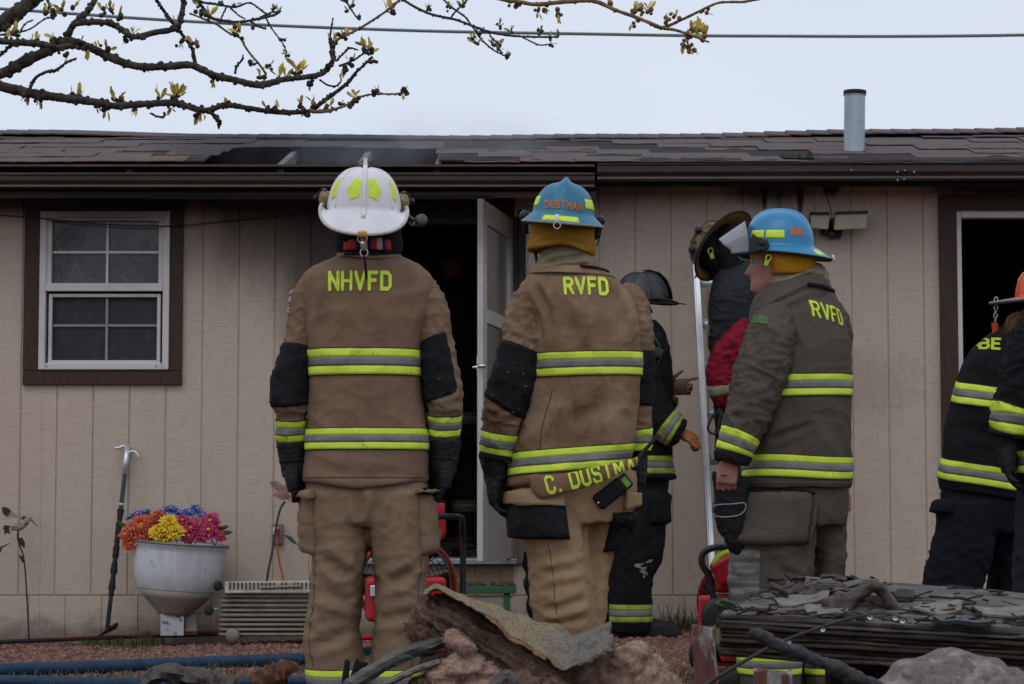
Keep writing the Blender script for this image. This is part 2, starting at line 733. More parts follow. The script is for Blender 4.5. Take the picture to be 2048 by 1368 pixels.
M['siding'] = mat('painted_siding', WALLC, 0.7, spec=0.25, world_pos=True,
                  layers=[dict(scale=(2.2, 2, 0.7), col=(0.485, 0.395, 0.32), lo=0.4, hi=0.7, amt=0.6),
                          dict(scale=(60, 3, 9), col=(0.43, 0.345, 0.28), lo=0.5, hi=0.75, amt=0.5),
                          dict(scale=(7, 3, 170), col=(0.39, 0.31, 0.25), lo=0.48, hi=0.7, amt=0.5, detail=2),
                          dict(scale=(30, 30, 30), col=(0.14, 0.11, 0.09), lo=0.69, hi=0.76, amt=0.5, detail=2),
                          dict(spot=((wx(560), YW, wz(380)), (0.75, 9, 0.62)), col=(0.075, 0.052, 0.04), amt=0.95, lo=0.25, hi=1.35, wob=0.7, scale=(5, 1, 1.2)),
                          dict(spot=((wx(700), YW, wz(420)), (0.42, 9, 1.5)), col=(0.05, 0.036, 0.028), amt=0.9, lo=0.3, hi=1.25, wob=0.8, scale=(5, 1, 1.2)),
                          dict(spot=((wx(150), YW, wz(385)), (3.2, 9, 0.16)), col=SOOT, amt=0.92, lo=0.3, hi=1.3, wob=0.9, scale=(4, 1, 3)),
                          dict(spot=((wx(1540), YW, wz(375)), (0.30, 9, 0.12)), col=SOOT, amt=0.85, lo=0.3, hi=1.2, wob=1.0, scale=(16, 1, 4)),
                          dict(spot=((wx(1606), YW, wz(385)), (0.025, 9, 0.17)), col=(0.015, 0.012, 0.01), amt=0.95, lo=0.5, hi=1.1, wob=0.6, scale=(20, 1, 8)),
                          dict(spot=((wx(1534), YW, wz(385)), (0.02, 9, 0.13)), col=(0.015, 0.012, 0.01), amt=0.95, lo=0.5, hi=1.1, wob=0.6, scale=(20, 1, 8)),
                          dict(spot=((wx(1670), YW, wz(375)), (0.07, 9, 0.06)), col=(0.02, 0.015, 0.012), amt=0.95, lo=0.4, hi=1.1, wob=0.9, scale=(20, 1, 20)),
                          dict(spot=((wx(2000), YW, wz(375)), (0.5, 9, 0.05)), col=(0.02, 0.015, 0.012), amt=0.9, lo=0.4, hi=1.1, wob=0.9, scale=(20, 1, 20)),
                          dict(spot=((wx(1700), YW, wz(770)), (0.5, 9, 0.25)), col=(0.26, 0.21, 0.175), amt=0.35, lo=0.3, hi=1.2, wob=1.8, scale=(25, 1, 18)),
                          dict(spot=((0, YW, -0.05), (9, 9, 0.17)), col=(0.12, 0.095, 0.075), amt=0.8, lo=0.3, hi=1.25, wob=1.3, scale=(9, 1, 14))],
                  bumps=[((14, 14, 210), 0.5, 0.004), ((90, 20, 40), 0.25, 0.004)])
M['groove'] = M['siding']
M['brown_trim'] = mat('brown_trim', (0.052, 0.030, 0.021), 0.6, spec=0.25, world_pos=True,
                      layers=[dict(scale=(30, 30, 5), col=(0.06, 0.041, 0.032), amt=0.6),
                              dict(spot=((wx(300), YW, wz(380)), (1.2, 9, 0.3)), col=(0.008, 0.006, 0.006), amt=0.9, lo=0.2, hi=1.2)],
                      bumps=[((40, 40, 6), 0.25, 0.004)])
M['brown_gutter'] = mat('brown_gutter', (0.04, 0.02, 0.015), 0.38, spec=0.5, world_pos=True,
                        layers=[dict(scale=(3, 5, 20), col=(0.025, 0.014, 0.012), amt=0.8), dict(scale=(18, 9, 40), col=(0.07, 0.05, 0.042), lo=0.56, hi=0.74, amt=0.5)],
                        bumps=[((20, 20, 20), 0.15, 0.003)])
M['charred'] = mat('charred_wood', (0.012, 0.01, 0.009), 0.85, world_pos=True,
                   layers=[dict(scale=(9, 9, 30), col=(0.03, 0.026, 0.024), amt=0.7), dict(scale=4, col=(0.035, 0.018, 0.01), lo=0.55, hi=0.75, amt=0.5)],
                   bumps=[((60, 60, 60), 0.8, 0.01)])
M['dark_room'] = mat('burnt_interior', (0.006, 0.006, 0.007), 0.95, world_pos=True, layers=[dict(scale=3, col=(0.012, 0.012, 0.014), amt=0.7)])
M['rafter'] = mat('ashy_rafter', (0.16, 0.16, 0.16), 0.9, world_pos=True, layers=[dict(scale=12, col=(0.06, 0.06, 0.06), amt=0.8)])
M['white_vinyl'] = mat('white_vinyl', (0.62, 0.60, 0.58), 0.45, spec=0.4, world_pos=True,
                       layers=[dict(scale=6, col=(0.5, 0.48, 0.45), amt=0.6), dict(spot=((wx(205), YW, wz(425)), (0.6, 9, 0.13)), col=(0.16, 0.11, 0.085), amt=0.9, lo=0.2, hi=1.25, wob=0.5)])
M['glass_up'] = mat('old_glass', (0.06, 0.065, 0.065), 0.12, spec=0.35, world_pos=True,
                    layers=[dict(scale=(14, 3, 14), col=(0.12, 0.125, 0.11), lo=0.45, hi=0.72, amt=0.8, dist=1.0), dict(scale=(30, 3, 22), col=(0.02, 0.022, 0.025), lo=0.55, hi=0.7, amt=0.9, dist=2.0)],
                    bumps=[((6, 6, 6), 0.12, 0.02)])
M['screen'] = mat('insect_screen', (0.028, 0.029, 0.032), 0.55, spec=0.3, world_pos=True,
                  layers=[dict(scale=(22, 3, 22), col=(0.055, 0.056, 0.06), lo=0.5, hi=0.72, amt=0.7)])
M['shingle'] = mat('asphalt_shingle', (0.13, 0.10, 0.096), 0.9, spec=0.2, world_pos=True,
                   layers=[dict(scale=(2.2, 2.2, 2), col=(0.15, 0.125, 0.12), amt=0.35), dict(scale=(180, 180, 180), col=(0.07, 0.058, 0.058), amt=0.55, detail=2),
                           dict(scale=(6, 6, 6), col=(0.105, 0.082, 0.079), amt=0.4),
                           dict(spot=((W(590, 300, 12.9)[0], 12.9, 2.6), (0.85, 2.5, 2)), col=(0.035, 0.034, 0.036), amt=0.95, lo=0.5, hi=1.3, wob=0.5),
                           dict(spot=((W(340, 310, 12.6)[0], 12.6, 2.6), (0.28, 0.3, 2)), col=(0.20, 0.12, 0.065), amt=0.6, lo=0.3, hi=1.2, wob=1.8, scale=12)],
                   bumps=[((260, 260, 260), 0.6, 0.004), ((12, 12, 12), 0.3, 0.01)])
M['galv'] = mat('galvanised_steel', (0.36, 0.42, 0.45), 0.42, metallic=0.55, spec=0.5, layers=[dict(scale=(9, 9, 2), col=(0.26, 0.31, 0.34), amt=0.7), dict(scale=(20, 20, 20), col=(0.3, 0.2, 0.12), lo=0.66, hi=0.74, amt=0.5)])
M['alu'] = mat('aluminium', (0.70, 0.72, 0.76), 0.34, metallic=0.6, spec=0.5, layers=[dict(scale=(9, 9, 3), col=(0.5, 0.52, 0.55), amt=0.6), dict(scale=40, col=(0.2, 0.2, 0.2), lo=0.66, hi=0.72, amt=0.7)])
M['chrome'] = mat('bright_metal', (0.6, 0.6, 0.6), 0.22, metallic=1.0)
M['black'] = mat('black_plastic', (0.012, 0.012, 0.014), 0.45, spec=0.4, layers=[dict(scale=12, col=(0.03, 0.03, 0.032), amt=0.5)], bumps=[((50, 50, 50), 0.2, 0.003)])
M['blackrub'] = mat('black_rubber', (0.014, 0.014, 0.014), 0.7, spec=0.3, layers=[dict(scale=14, col=(0.045, 0.04, 0.035), lo=0.5, hi=0.8, amt=0.6)], bumps=[((50, 50, 50), 0.3, 0.004)])
M['red'] = mat('red_enamel', (0.42, 0.008, 0.012), 0.35, spec=0.5, layers=[dict(scale=9, col=(0.22, 0.008, 0.01), amt=0.6), dict(scale=50, col=(0.05, 0.03, 0.03), lo=0.62, hi=0.75, amt=0.5)])
M['limeplastic'] = mat('lime_plastic', (0.40, 0.55, 0.03), 0.4, spec=0.4, layers=[dict(scale=15, col=(0.2, 0.28, 0.03), amt=0.6)])
M['green_paint'] = mat('green_paint', (0.045, 0.125, 0.06), 0.7, layers=[dict(scale=(6, 12, 12), col=(0.025, 0.075, 0.04), amt=0.7), dict(scale=30, col=(0.12, 0.15, 0.11), lo=0.6, hi=0.75, amt=0.5)], bumps=[((8, 60, 60), 0.3, 0.004)])
M['white_paint'] = mat('chipped_white', (0.6, 0.6, 0.62), 0.6, layers=[dict(scale=26, col=(0.07, 0.065, 0.065), lo=0.52, hi=0.62, amt=0.9), dict(scale=6, col=(0.42, 0.42, 0.43), amt=0.6)], bumps=[((30, 30, 30), 0.4, 0.004)])
M['grate_paint'] = M['white_paint']

# ------------------------------------------------------------------ ground
M['soil'] = mat('gravelly_soil', (0.16, 0.085, 0.065), 0.95, spec=0.1, world_pos=True,
                layers=[dict(scale=3, col=(0.10, 0.06, 0.045), amt=0.8), dict(scale=45, col=(0.24, 0.14, 0.11), amt=0.6), dict(scale=120, col=(0.05, 0.032, 0.025), lo=0.5, hi=0.7, amt=0.7)],
                bumps=[((60, 60, 60), 0.9, 0.02)])


def gz(x, y):
    x, y = np.asarray(x, float), np.asarray(y, float)
    near = sstep(9.5, 12.6, y)
    P = np.stack([np.ravel(x) * 1.3, np.ravel(y) * 1.3, np.zeros(x.size)], 1)
    n = fbm(P, 2).reshape(x.shape) * 0.012
    return near * (-0.035 + 0.095 * sstep(-2.4, 1.1, x) - 0.02 * sstep(1.6, 3.2, x)) + n


xs = np.concatenate([np.linspace(-400, -8, 8), np.linspace(-7, 7, 90), np.linspace(8, 400, 8)])
ys = np.concatenate([np.linspace(-200, 2, 7), np.linspace(2.5, 13.2, 90), np.linspace(14, 500, 8)])
GX, GY = np.meshgrid(xs, ys)
ground = obj('ground', MB().grid(np.stack([GX, GY, gz(GX, GY)], 2)), M['soil'], kind='structure', loc=(0, 0, 0), recalc=False)

M['pebble'] = mat('red_gravel', (0.235, 0.12, 0.092), 0.9, spec=0.2, world_pos=True,
                  layers=[dict(scale=35, col=(0.11, 0.06, 0.05), amt=0.9, detail=1), dict(scale=47, col=(0.36, 0.22, 0.18), lo=0.55, hi=0.66, amt=0.8, detail=1)])


def scatter_pebbles(n, ylo, yhi, smin, smax, mb):
    """angular chips lying on the ground"""
    base = np.array([[1, 0, -.3], [.35, .9, -.3], [-.8, .5, -.3], [-.75, -.6, -.3], [.3, -.95, -.3], [.55, .1, .5], [-.1, .5, .55], [-.4, -.3, .5], [.2, -.45, .45]])
    fc = [(0, 1, 5), (1, 6, 5), (1, 2, 6), (2, 7, 6), (2, 3, 7), (3, 4, 7), (4, 8, 7), (4, 0, 8), (0, 5, 8), (5, 6, 7, 8)]
    Y = RNG.uniform(ylo, yhi, n)
    X = RNG.uniform(-1, 1, n) * (Y * 1150 / F)
    S = RNG.uniform(smin, smax, n) * RNG.uniform(0.7, 1.2, n)
    A = RNG.uniform(0, 2 * np.pi, n)
    Z = gz(X, Y)
    V = np.repeat(base[None], n, 0) * (1 + RNG.uniform(-.3, .3, (n, 9, 3)))
    c, s = np.cos(A)[:, None], np.sin(A)[:, None]
    vx = V[..., 0] * c - V[..., 1] * s
    vy = V[..., 0] * s + V[..., 1] * c
    tilt = RNG.uniform(-.4, .4, (n, 1))
    vz = V[..., 2] * 0.8 + vx * tilt
    P = np.stack([vx * S[:, None] + X[:, None], vy * S[:, None] + Y[:, None], vz * S[:, None] + (Z + S * 0.18)[:, None]], 2)
    o = mb.n
    mb.v.append(P.reshape(-1, 3))
    for k in range(n):
        mb.f.extend([tuple(i + o + 9 * k for i in q) for q in fc])
    mb.n += 9 * n


mb = MB()
scatter_pebbles(9000, 9.6, 12.78, 0.007, 0.019, mb)
scatter_pebbles(2500, 8.0, 9.6, 0.006, 0.016, mb)
obj('gravel', mb, M['pebble'], smooth=False, kind='stuff', loc=(0, 0, 0), recalc=False)

M['grass'] = mat('grass_blades', (0.075, 0.085, 0.03), 0.8, world_pos=True, layers=[dict(scale=5, col=(0.13, 0.11, 0.055), amt=0.8), dict(scale=60, col=(0.04, 0.06, 0.02), amt=0.7)])


def blades(mb, spots):
    for (x0, x1, y0, y1, n, h) in spots:
        for _ in range(n):
            x, y = RNG.uniform(x0, x1), RNG.uniform(y0, y1)
            z = float(gz(np.array([x]), np.array([y]))[0])
            a, l = RNG.uniform(0, 6.28), h * RNG.uniform(.4, 1.1)
            d = np.array([math.cos(a), math.sin(a), 0])
            w = np.array([-d[1], d[0], 0]) * 0.0022
            b = np.array([x, y, z - 0.003])
            m = b + np.array([0, 0, l * .6]) + d * l * .2
            t = b + np.array([0, 0, l * .85]) + d * l * RNG.uniform(.4, .8)
            mb.add([b - w, b + w, m + w * .8, m - w * .8, t], [(0, 1, 2, 3), (3, 2, 4)])


mb = MB()
blades(mb, [(wx(180), wx(240), 12.45, 12.72, 120, .07), (wx(250), wx(345), 12.3, 12.62, 260, .07), (wx(300), wx(325), 12.4, 12.6, 120, .12),
            (wx(1310), wx(1400), 12.3, 12.72, 220, .10), (wx(1320), wx(1395), 12.5, 12.74, 40, .2), (wx(1040), wx(1120), 12.3, 12.7, 120, .1),
            (-2.1, -.2, 8.2, 10.4, 2600, .05), (.55, 1.25, 8.0, 9.8, 1400, .05), (1.2, 2.2, 8.0, 9.6, 900, .05)])
obj('grass', mb, M['grass'], smooth=False, kind='stuff', loc=(0, 0, 0), recalc=False)

# ------------------------------------------------------------------ house
HX0, HX1, YB = -5.2, 5.6, 16.6
house = thing('house', 'long beige house with grooved siding, scorched roof and an open front door', 'house', (0, YW, 0))
DOOR = (wx(712), wx(1022), wz(1117), wz(434))
WIN = (wx(82), wx(330), wz(735), wz(428))
WIN2 = (wx(1924), wx(1924) + 1.25, wz(1000), wz(432))
EAVE = wz(372)
SKIRT = wz(1191)
holes = [DOOR, WIN, WIN2]


def rects(x0, x1, z0, z1):
    """what is left of a strip once doors and windows are cut out"""
    ex = sorted({x0, x1, *[h for H in holes for h in H[:2] if x0 < h < x1]})
    out = []
    for a, b in zip(ex[:-1], ex[1:]):
        iv = [(z0, z1)]
        for H in holes:
            if H[0] < (a + b) / 2 < H[1]:
                nv = []
                for (p, q) in iv:
                    if H[2] > p:
                        nv.append((p, min(q, H[2])))
                    if H[3] < q:
                        nv.append((max(p, H[3]), q))
                iv = [(p, q) for p, q in nv if q - p > 0.002]
        out += [(a, b, p, q) for p, q in iv]
    return out


sheet = MB()
for (a, b, p, q) in rects(HX0, HX1, -0.3, EAVE + 0.1):
    sheet.box2((a, YW + 0.004, p), (b, YW + 0.1, q))
sheet.box2((HX0, YB, -0.3), (HX1, YB + 0.1, EAVE + 0.1))
sheet.box2((HX0 - 0.1, YW + 0.012, -0.3), (HX0, YB + 0.1, EAVE + 0.1))
sheet.box2((HX1, YW + 0.012, -0.3), (HX1 + 0.1, YB + 0.1, EAVE + 0.1))
obj('wall_sheathing', sheet, M['groove'], house, smooth=False)

g0 = wx(39.0)
pitch_b = 0.2018
k0 = int((HX0 - g0) / pitch_b) - 1
k = k0
while g0 + k * pitch_b < HX1:
    a, b = max(HX0, g0 + k * pitch_b + 0.0035), min(HX1, g0 + (k + 1) * pitch_b - 0.0035)
    k += 1
    if b - a < 0.02:
        continue
    dy = random.uniform(-0.0012, 0.0012)
    off = 0.062
    for (p, q, r, s) in rects(a, b, SKIRT + 0.004, EAVE):
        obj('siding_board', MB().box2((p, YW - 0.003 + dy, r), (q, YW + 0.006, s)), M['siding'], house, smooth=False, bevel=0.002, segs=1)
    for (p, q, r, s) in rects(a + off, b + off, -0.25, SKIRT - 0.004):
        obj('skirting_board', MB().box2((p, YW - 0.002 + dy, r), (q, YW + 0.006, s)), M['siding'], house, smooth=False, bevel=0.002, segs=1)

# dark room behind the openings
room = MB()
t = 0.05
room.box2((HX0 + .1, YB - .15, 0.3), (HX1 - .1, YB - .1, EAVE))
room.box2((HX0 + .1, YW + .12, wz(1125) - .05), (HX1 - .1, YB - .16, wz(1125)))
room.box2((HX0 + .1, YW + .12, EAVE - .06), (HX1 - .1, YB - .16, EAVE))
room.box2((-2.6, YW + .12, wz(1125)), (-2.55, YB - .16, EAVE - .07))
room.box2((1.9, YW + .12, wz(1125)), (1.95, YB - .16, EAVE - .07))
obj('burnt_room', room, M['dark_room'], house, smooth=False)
deb = MB()
for _ in range(26):
    x, y = RNG.uniform(wx(730), wx(1020)), RNG.uniform(13.1, 14.6)
    r = RNG.uniform(.04, .13)
    deb.box((x, y, wz(1125) + r * .5), (r * 2, r * 1.4, r), Matrix.Rotation(RNG.uniform(0, 3), 3, 'Z') @ Matrix.Rotation(RNG.uniform(-.6, .6), 3, 'X'))
obj('floor_debris', deb, M['charred'], house, smooth=False, kind='stuff')

# ---- eaves
YE = 12.33
mb = MB()
ZS = W(0, 392, 12.45)[2]
XS = wx(1196)
mb.box2((HX0, 12.47, EAVE + 0.004), (XS, YW + .01, EAVE + .03))
mb.box2((XS + .004, 12.5, EAVE + 0.006), (HX1, YW + .01, EAVE + .032))
obj('soffit', mb, M['charred'], house, smooth=False)
mb = MB()
mb.box2((HX0, 12.445, W(0, 393, 12.445)[2]), (XS, 12.465, W(0, 333, 12.445)[2]))
mb.box2((XS + .004, 12.475, W(0, 373, 12.475)[2]), (HX1, 12.495, W(0, 324, 12.475)[2]))
obj('fascia_board', mb, M['charred'], house, smooth=False, bevel=.003)
mb = MB()
mb.box2((HX0, 12.42, W(0, 396, 12.42)[2]), (XS - .02, 12.44, W(0, 383, 12.42)[2]))
obj('frieze_strip', mb, M['brown_trim'], house, smooth=False, bevel=.003)


def gutter(x0, x1, ztop, zbot, y, tilt=0.0):
    h = ztop - zbot
    prof = [(0.0, ztop + .000), (0.0, ztop - .006), (.088, ztop - .006), (.088, ztop - .017), (.080, ztop - .020), (.078, ztop - h * .55),
            (.062, ztop - h * .8), (.066, zbot + .006), (.060, zbot), (0.0, zbot)]
    rings = []
    for x, dz in ((x0, 0), (x1, tilt)):
        rings.append([(x, y - a, z + dz) for a, z in prof])
    return MB().loft(rings)


z1, z2 = W(0, 343, YE)[2], W(0, 374, YE)[2]
g = obj('gutter', gutter(HX0, wx(1185), z1, z2, 12.42), M['brown_gutter'], house, smooth=False, bevel=.002)
z3, z4 = W(0, 322, YE)[2], W(0, 358, YE)[2]
g2 = obj('gutter', gutter(wx(1190), HX1, z3, z4, 12.44, W(0, 322, YE)[2] - W(0, 326, YE)[2] - .0), M['brown_gutter'], house, smooth=False, bevel=.002)
mb = MB()
for dx, dz in ((0, 0), (.04, .008), (0.0, -.045), (.035, -.04), (.09, 0), (-.25, .01)):
    p = W(1795, 344, 12.345) + np.array([dx, -.0, dz])
    mb.ball(p, .006, 8, 5)
obj('rivet', mb, M['galv'], g2)
mb = MB()
mb.box2((HX0, 12.34, W(0, 333, 12.34)[2]), (wx(1185), 12.46, W(0, 330, 12.34)[2] + .004))
obj('drip_edge', mb, mat('weathered_edge', (0.085, 0.05, 0.035), .7, world_pos=True, layers=[dict(scale=(3, 9, 9), col=(.17, .09, .05), lo=.5, hi=.7, amt=.7)]), house, smooth=False)

# ---- roof
EY, EZ = 12.36, W(0, 325, 12.36)[2]
RY, RZ = 13.85, W(0, 280, 13.85)[2]
sl = math.hypot(RY - EY, RZ - EZ)
ud = np.array([0, (RY - EY) / sl, (RZ - EZ) / sl])
un = np.array([0, -ud[2], ud[1]])
RB = np.column_stack([np.array([1.0, 0, 0]), ud, un])


def roofpt(x, s, h=0.0):
    sag = (.046 * sstep(0.0, 3.4, x) + .030 * sstep(-1.0, -3.2, x)) * (s / sl) ** 1.5 if s > 0 else 0
    return np.array([x, EY, EZ + sag]) + ud * s + un * h


HOLE = (W(415, 300, 12.6)[0], W(880, 300, 12.6)[0], -0.05, 0.92)
mb = MB()


def slab(x0, x1, s0, s1, h0, h1):
    c = roofpt((x0 + x1) / 2, (s0 + s1) / 2, (h0 + h1) / 2)
    mb.box(c, (x1 - x0, s1 - s0, h1 - h0), RB)


slab(HX0 - .2, HOLE[0], 0.03, sl, -.016, -.004)
slab(HOLE[1], HX1 + .2, 0.03, sl, -.016, -.004)
slab(HOLE[0] + .001, HOLE[1] - .001, HOLE[3], sl, -.016, -.004)
roof = obj('roof', mb, M['charred'], house, smooth=False)
mb = MB()
c = (roofpt(0, sl)[None] + np.array([[HX0 - .2, 0, -.01], [HX1 + .2, 0, -.01], [HX1 + .2, YB + .3 - RY, -.75], [HX0 - .2, YB + .3 - RY, -.75]]))
mb.hexa(c, c - np.array([0, 0, .02]))
obj('rear_slope', mb, M['shingle'], roof, smooth=False)
mb = MB()
for px in (270, 567, 723, 878):
    x = W(px, 310, 12.6)[0]
    mb = MB()
    mb.box(roofpt(x, .55, -.045), (.036, 1.0, .06), RB)
    obj('rafter', mb, M['rafter'], roof, smooth=False, bevel=.004)
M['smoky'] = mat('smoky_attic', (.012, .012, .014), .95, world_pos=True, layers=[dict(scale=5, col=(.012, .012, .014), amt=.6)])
mb = MB()
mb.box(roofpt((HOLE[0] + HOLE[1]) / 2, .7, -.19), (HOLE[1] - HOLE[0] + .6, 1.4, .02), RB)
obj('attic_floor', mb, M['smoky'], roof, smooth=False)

# shingles: few mesh variants shared between alike tabs
expo = sl / 7.0
sh_meshes = []
for v in range(6):
    mb = MB()
    w_, l_ = 0.300, expo + .05
    n = 5
    P = np.zeros((2, n, 3))
    top, bot = [], []
    for j in range(n):
        x = -w_ / 2 + w_ * j / (n - 1)
        curl = .001 + .0015 * math.sin(j * 2.1 + v * 1.7)
        top.append((x, random.uniform(-.003, .003), curl + .004))
        bot.append((x, l_, .007))
    tv = np.array(top)
    bv = np.array(bot)
    mb.loft([np.vstack([tv, tv[::-1] - (0, 0, .004)]), np.vstack([bv, bv[::-1] - (0, 0, .004)])])
    me = bpy.data.meshes.new('shingle')
    me.from_pydata(mb.V().tolist(), [], mb.f)
    me.materials.append(M['shingle'])
    sh_meshes.append(me)
org = ORIGIN[house.name]
sw = 0.303
for r in range(7):
    s = r * expo - .02
    xo = (r % 3) * sw * .37 + random.uniform(-.02, .02)
    xlo, xhi = W(-130, 300, EY + s)[0], W(2180, 300, EY + s)[0]
    xx = xlo + xo
    while xx < xhi:
        inh = HOLE[0] - .06 < xx < HOLE[1] + .06 and s < HOLE[3] - .12
        if not inh:
            o = bpy.data.objects.new('shingle', random.choice(sh_meshes))
            COL.objects.link(o)
            o.parent = roof
            sag = .010 * math.sin(xx * 2.1 + r) + .008 * math.sin(xx * 5.3 + r * 2)
            o.matrix_local = Matrix.Translation(Vector(roofpt(xx, s, .003 + sag * (.5 if r else .2)) - org)) @ Matrix(RB.tolist()).to_4x4() @ Matrix.Rotation(random.uniform(-.006, .006), 4, 'Z') @ Matrix.Rotation(random.uniform(0, .006), 4, 'X')
        xx += sw
# the roof beyond the frame, both ends, joined
mb = MB()
for (a, b) in ((HX0 - .2, W(-135, 300, 12.4)[0] - .12), (W(2190, 300, 12.4)[0] + .1, HX1 + .2)):
    slab(a, b, -.02, sl, .002, .012)
obj('outer_shingles', mb, M['shingle'], roof, smooth=False)
xx = W(-130, 270, RY)[0]
cap = MB().hexa([(-.07, -.16, -.034), (.07, -.16, -.034), (.07, 0, .012), (-.07, 0, .012)], [(-.07, -.16, -.042), (.07, -.16, -.042), (.07, 0, .003), (-.07, 0, .003)])
cap.hexa([(-.07, 0.0005, .012), (.07, 0.0005, .012), (.07, .16, -.034), (-.07, .16, -.034)], [(-.07, 0.0005, .003), (.07, 0.0005, .003), (.07, .16, -.042), (-.07, .16, -.042)])
cme = bpy.data.meshes.new('ridge_cap')
cme.from_pydata(cap.V().tolist(), [], cap.f)
cme.materials.append(M['shingle'])
while xx < W(2180, 270, RY)[0]:
    o = bpy.data.objects.new('ridge_cap', cme)
    COL.objects.link(o)
    o.parent = roof
    lift = .004 * math.sin(xx * 4)
    o.matrix_local = Matrix.Translation(Vector(roofpt(xx, sl, .02) - org + np.array([0, 0, lift]))) @ Matrix.Rotation(.03, 4, 'Y')
    xx += .128
# torn felt by the vent and along the right eave
mb = MB()
tp = W(1590, 316, 12.5)
n = 14
top = [tp + np.array([PX(q, 12.5), RNG.uniform(-.03, .06), .016 + .02 * math.sin(i * 1.9) + RNG.uniform(0, .012)]) for i, q in enumerate(np.linspace(-28, 40, n))]
bot = [tp + np.array([PX(q, 12.5), -.08, -.012]) for q in np.linspace(-26, 36, n)]
mb.loft([np.vstack([np.array(top), np.array(top)[::-1] + (0, .01, -.01)]), np.vstack([np.array(bot), np.array(bot)[::-1] + (0, .01, -.01)])])
mb2 = MB()
xs_ = np.linspace(wx(1270), wx(2060), 60)
up = np.array([[x, 12.38, W(0, 322, 12.38)[2] + .006 + .012 * pnoise(np.array([[x * 4, 0, 3.3]]))[0]] for x in xs_])
mb.loft([np.vstack([up, up[::-1] - (0, -.03, .02)]), np.vstack([up - (0, .03, .012), up[::-1] - (0, 0, .03)])])
obj('torn_felt', mb, M['charred'], roof, smooth=False)

# vent pipe
vp = W(1708, 330, 12.95)
r = PX(21.5, 12.95)
ztop = W(1714, 182, 12.95)[2]
mb = MB()
mb.lathe([(r * .98, -.15), (r * .98, ztop - vp[2] - .03), (r * 1.05, ztop - vp[2] - .028), (r * 1.05, ztop - vp[2]), (r * .9, ztop - vp[2]), (r * .9, ztop - vp[2] - .1)], vp, 28, (0.022, 0, 1))
pipe = obj('vent_pipe', mb, M['galv'], house, smooth=False)
mb = MB()
mb.lathe([(r * 1.065, ztop - vp[2] - .024), (r * 1.075, ztop - vp[2] - .018), (r * 1.075, ztop - vp[2] - .006), (r * 1.065, ztop - vp[2] + .001)], vp, 28, (0.022, 0, 1))
obj('pipe_band', mb, M['blackrub'], pipe, smooth=False)


# ---- windows
def frame_boxes(x0, x1, z0, z1, w, y0, y1, wt=None, wb=None):
    wt = wt or w
    wb = wb or w
    mb = MB()
    mb.box2((x0, y0, z0), (x0 + w, y1, z1))
    mb.box2((x1 - w, y0, z0), (x1, y1, z1))
    mb.box2((x0 + w + .0005, y0, z1 - wt), (x1 - w - .0005, y1, z1))
    mb.box2((x0 + w + .0005, y0, z0), (x1 - w - .0005, y1, z0 + wb))
    return mb


win = obj('window', frame_boxes(wx(75), wx(336), wz(740), wz(424), PX(13, YW), YW - .045, YW + .03), M['white_vinyl'], house, smooth=False, bevel=.004)
mb = MB()
tx0, tx1, tz0, tz1, tw = wx(43), wx(362), wz(770), wz(393), PX(32, YW)
for (a, b, c_, d_) in ((tx0, tx0 + tw, tz0 + tw * .9, tz1), (tx1 - tw * .82, tx1, tz0 + tw * .9, tz1), (tx0, tx1, tz0, tz0 + tw * .9 - .002), (tx0 + tw + .001, tx1 - tw * .82 - .001, tz1 - tw, tz1)):
    m2 = MB().box2((a, YW - .032, c_), (b, YW - .005, d_))
    obj('trim_board', m2, M['brown_trim'], win, smooth=False, bevel=.003)
obj('upper_sash', frame_boxes(wx(87), wx(324), wz(578), wz(434), PX(11, YW), YW - .03, YW + .01, PX(9, YW), PX(10, YW)), M['white_vinyl'], win, smooth=False, bevel=.003)
obj('meeting_rail', MB().box2((wx(88), YW - .052, wz(584)), (wx(323), YW - .033, wz(568))), M['white_vinyl'], win, smooth=False, bevel=.004)
obj('lower_sash', frame_boxes(wx(93), wx(318), wz(728), wz(588), PX(7, YW), YW - .024, YW + .006), M['white_vinyl'], win, smooth=False, bevel=.003)
mb = MB()
mb.box2((wx(206.5), YW - .016, wz(567)), (wx(211.5), YW - .004, wz(444)))
mb.box2((wx(99), YW - .015, wz(507.5)), (wx(206), YW - .004, wz(502.5)))
mb.box2((wx(212), YW - .015, wz(507.5)), (wx(312), YW - .004, wz(502.5)))
obj('muntin', mb, M['white_vinyl'], win, smooth=False)
mb = MB()
mb.box2((wx(206.5), YW - .004, wz(720)), (wx(211.5), YW + .008, wz(596)))
mb.box2((wx(101), YW - .003, wz(653.5)), (wx(206), YW + .008, wz(648.5)))
mb.box2((wx(212), YW - .003, wz(653.5)), (wx(310), YW + .008, wz(648.5)))
obj('muntin', mb, mat('dim_vinyl', (.26, .27, .27), .6), win, smooth=False)
obj('pane', MB().box2((wx(97), YW + .000, wz(569)), (wx(314), YW + .004, wz(443))), M['glass_up'], win, smooth=False)
obj('insect_screen', MB().box2((wx(99), YW + .0095, wz(722)), (wx(312), YW + .012, wz(594))), M['screen'], win, smooth=False)
mb = MB()
for px in (93, 312):
    mb.ball(W(px, 733, YW - .046), (.005, .003, .003), 8, 5)
obj('weep_hole', mb, M['blackrub'], win)

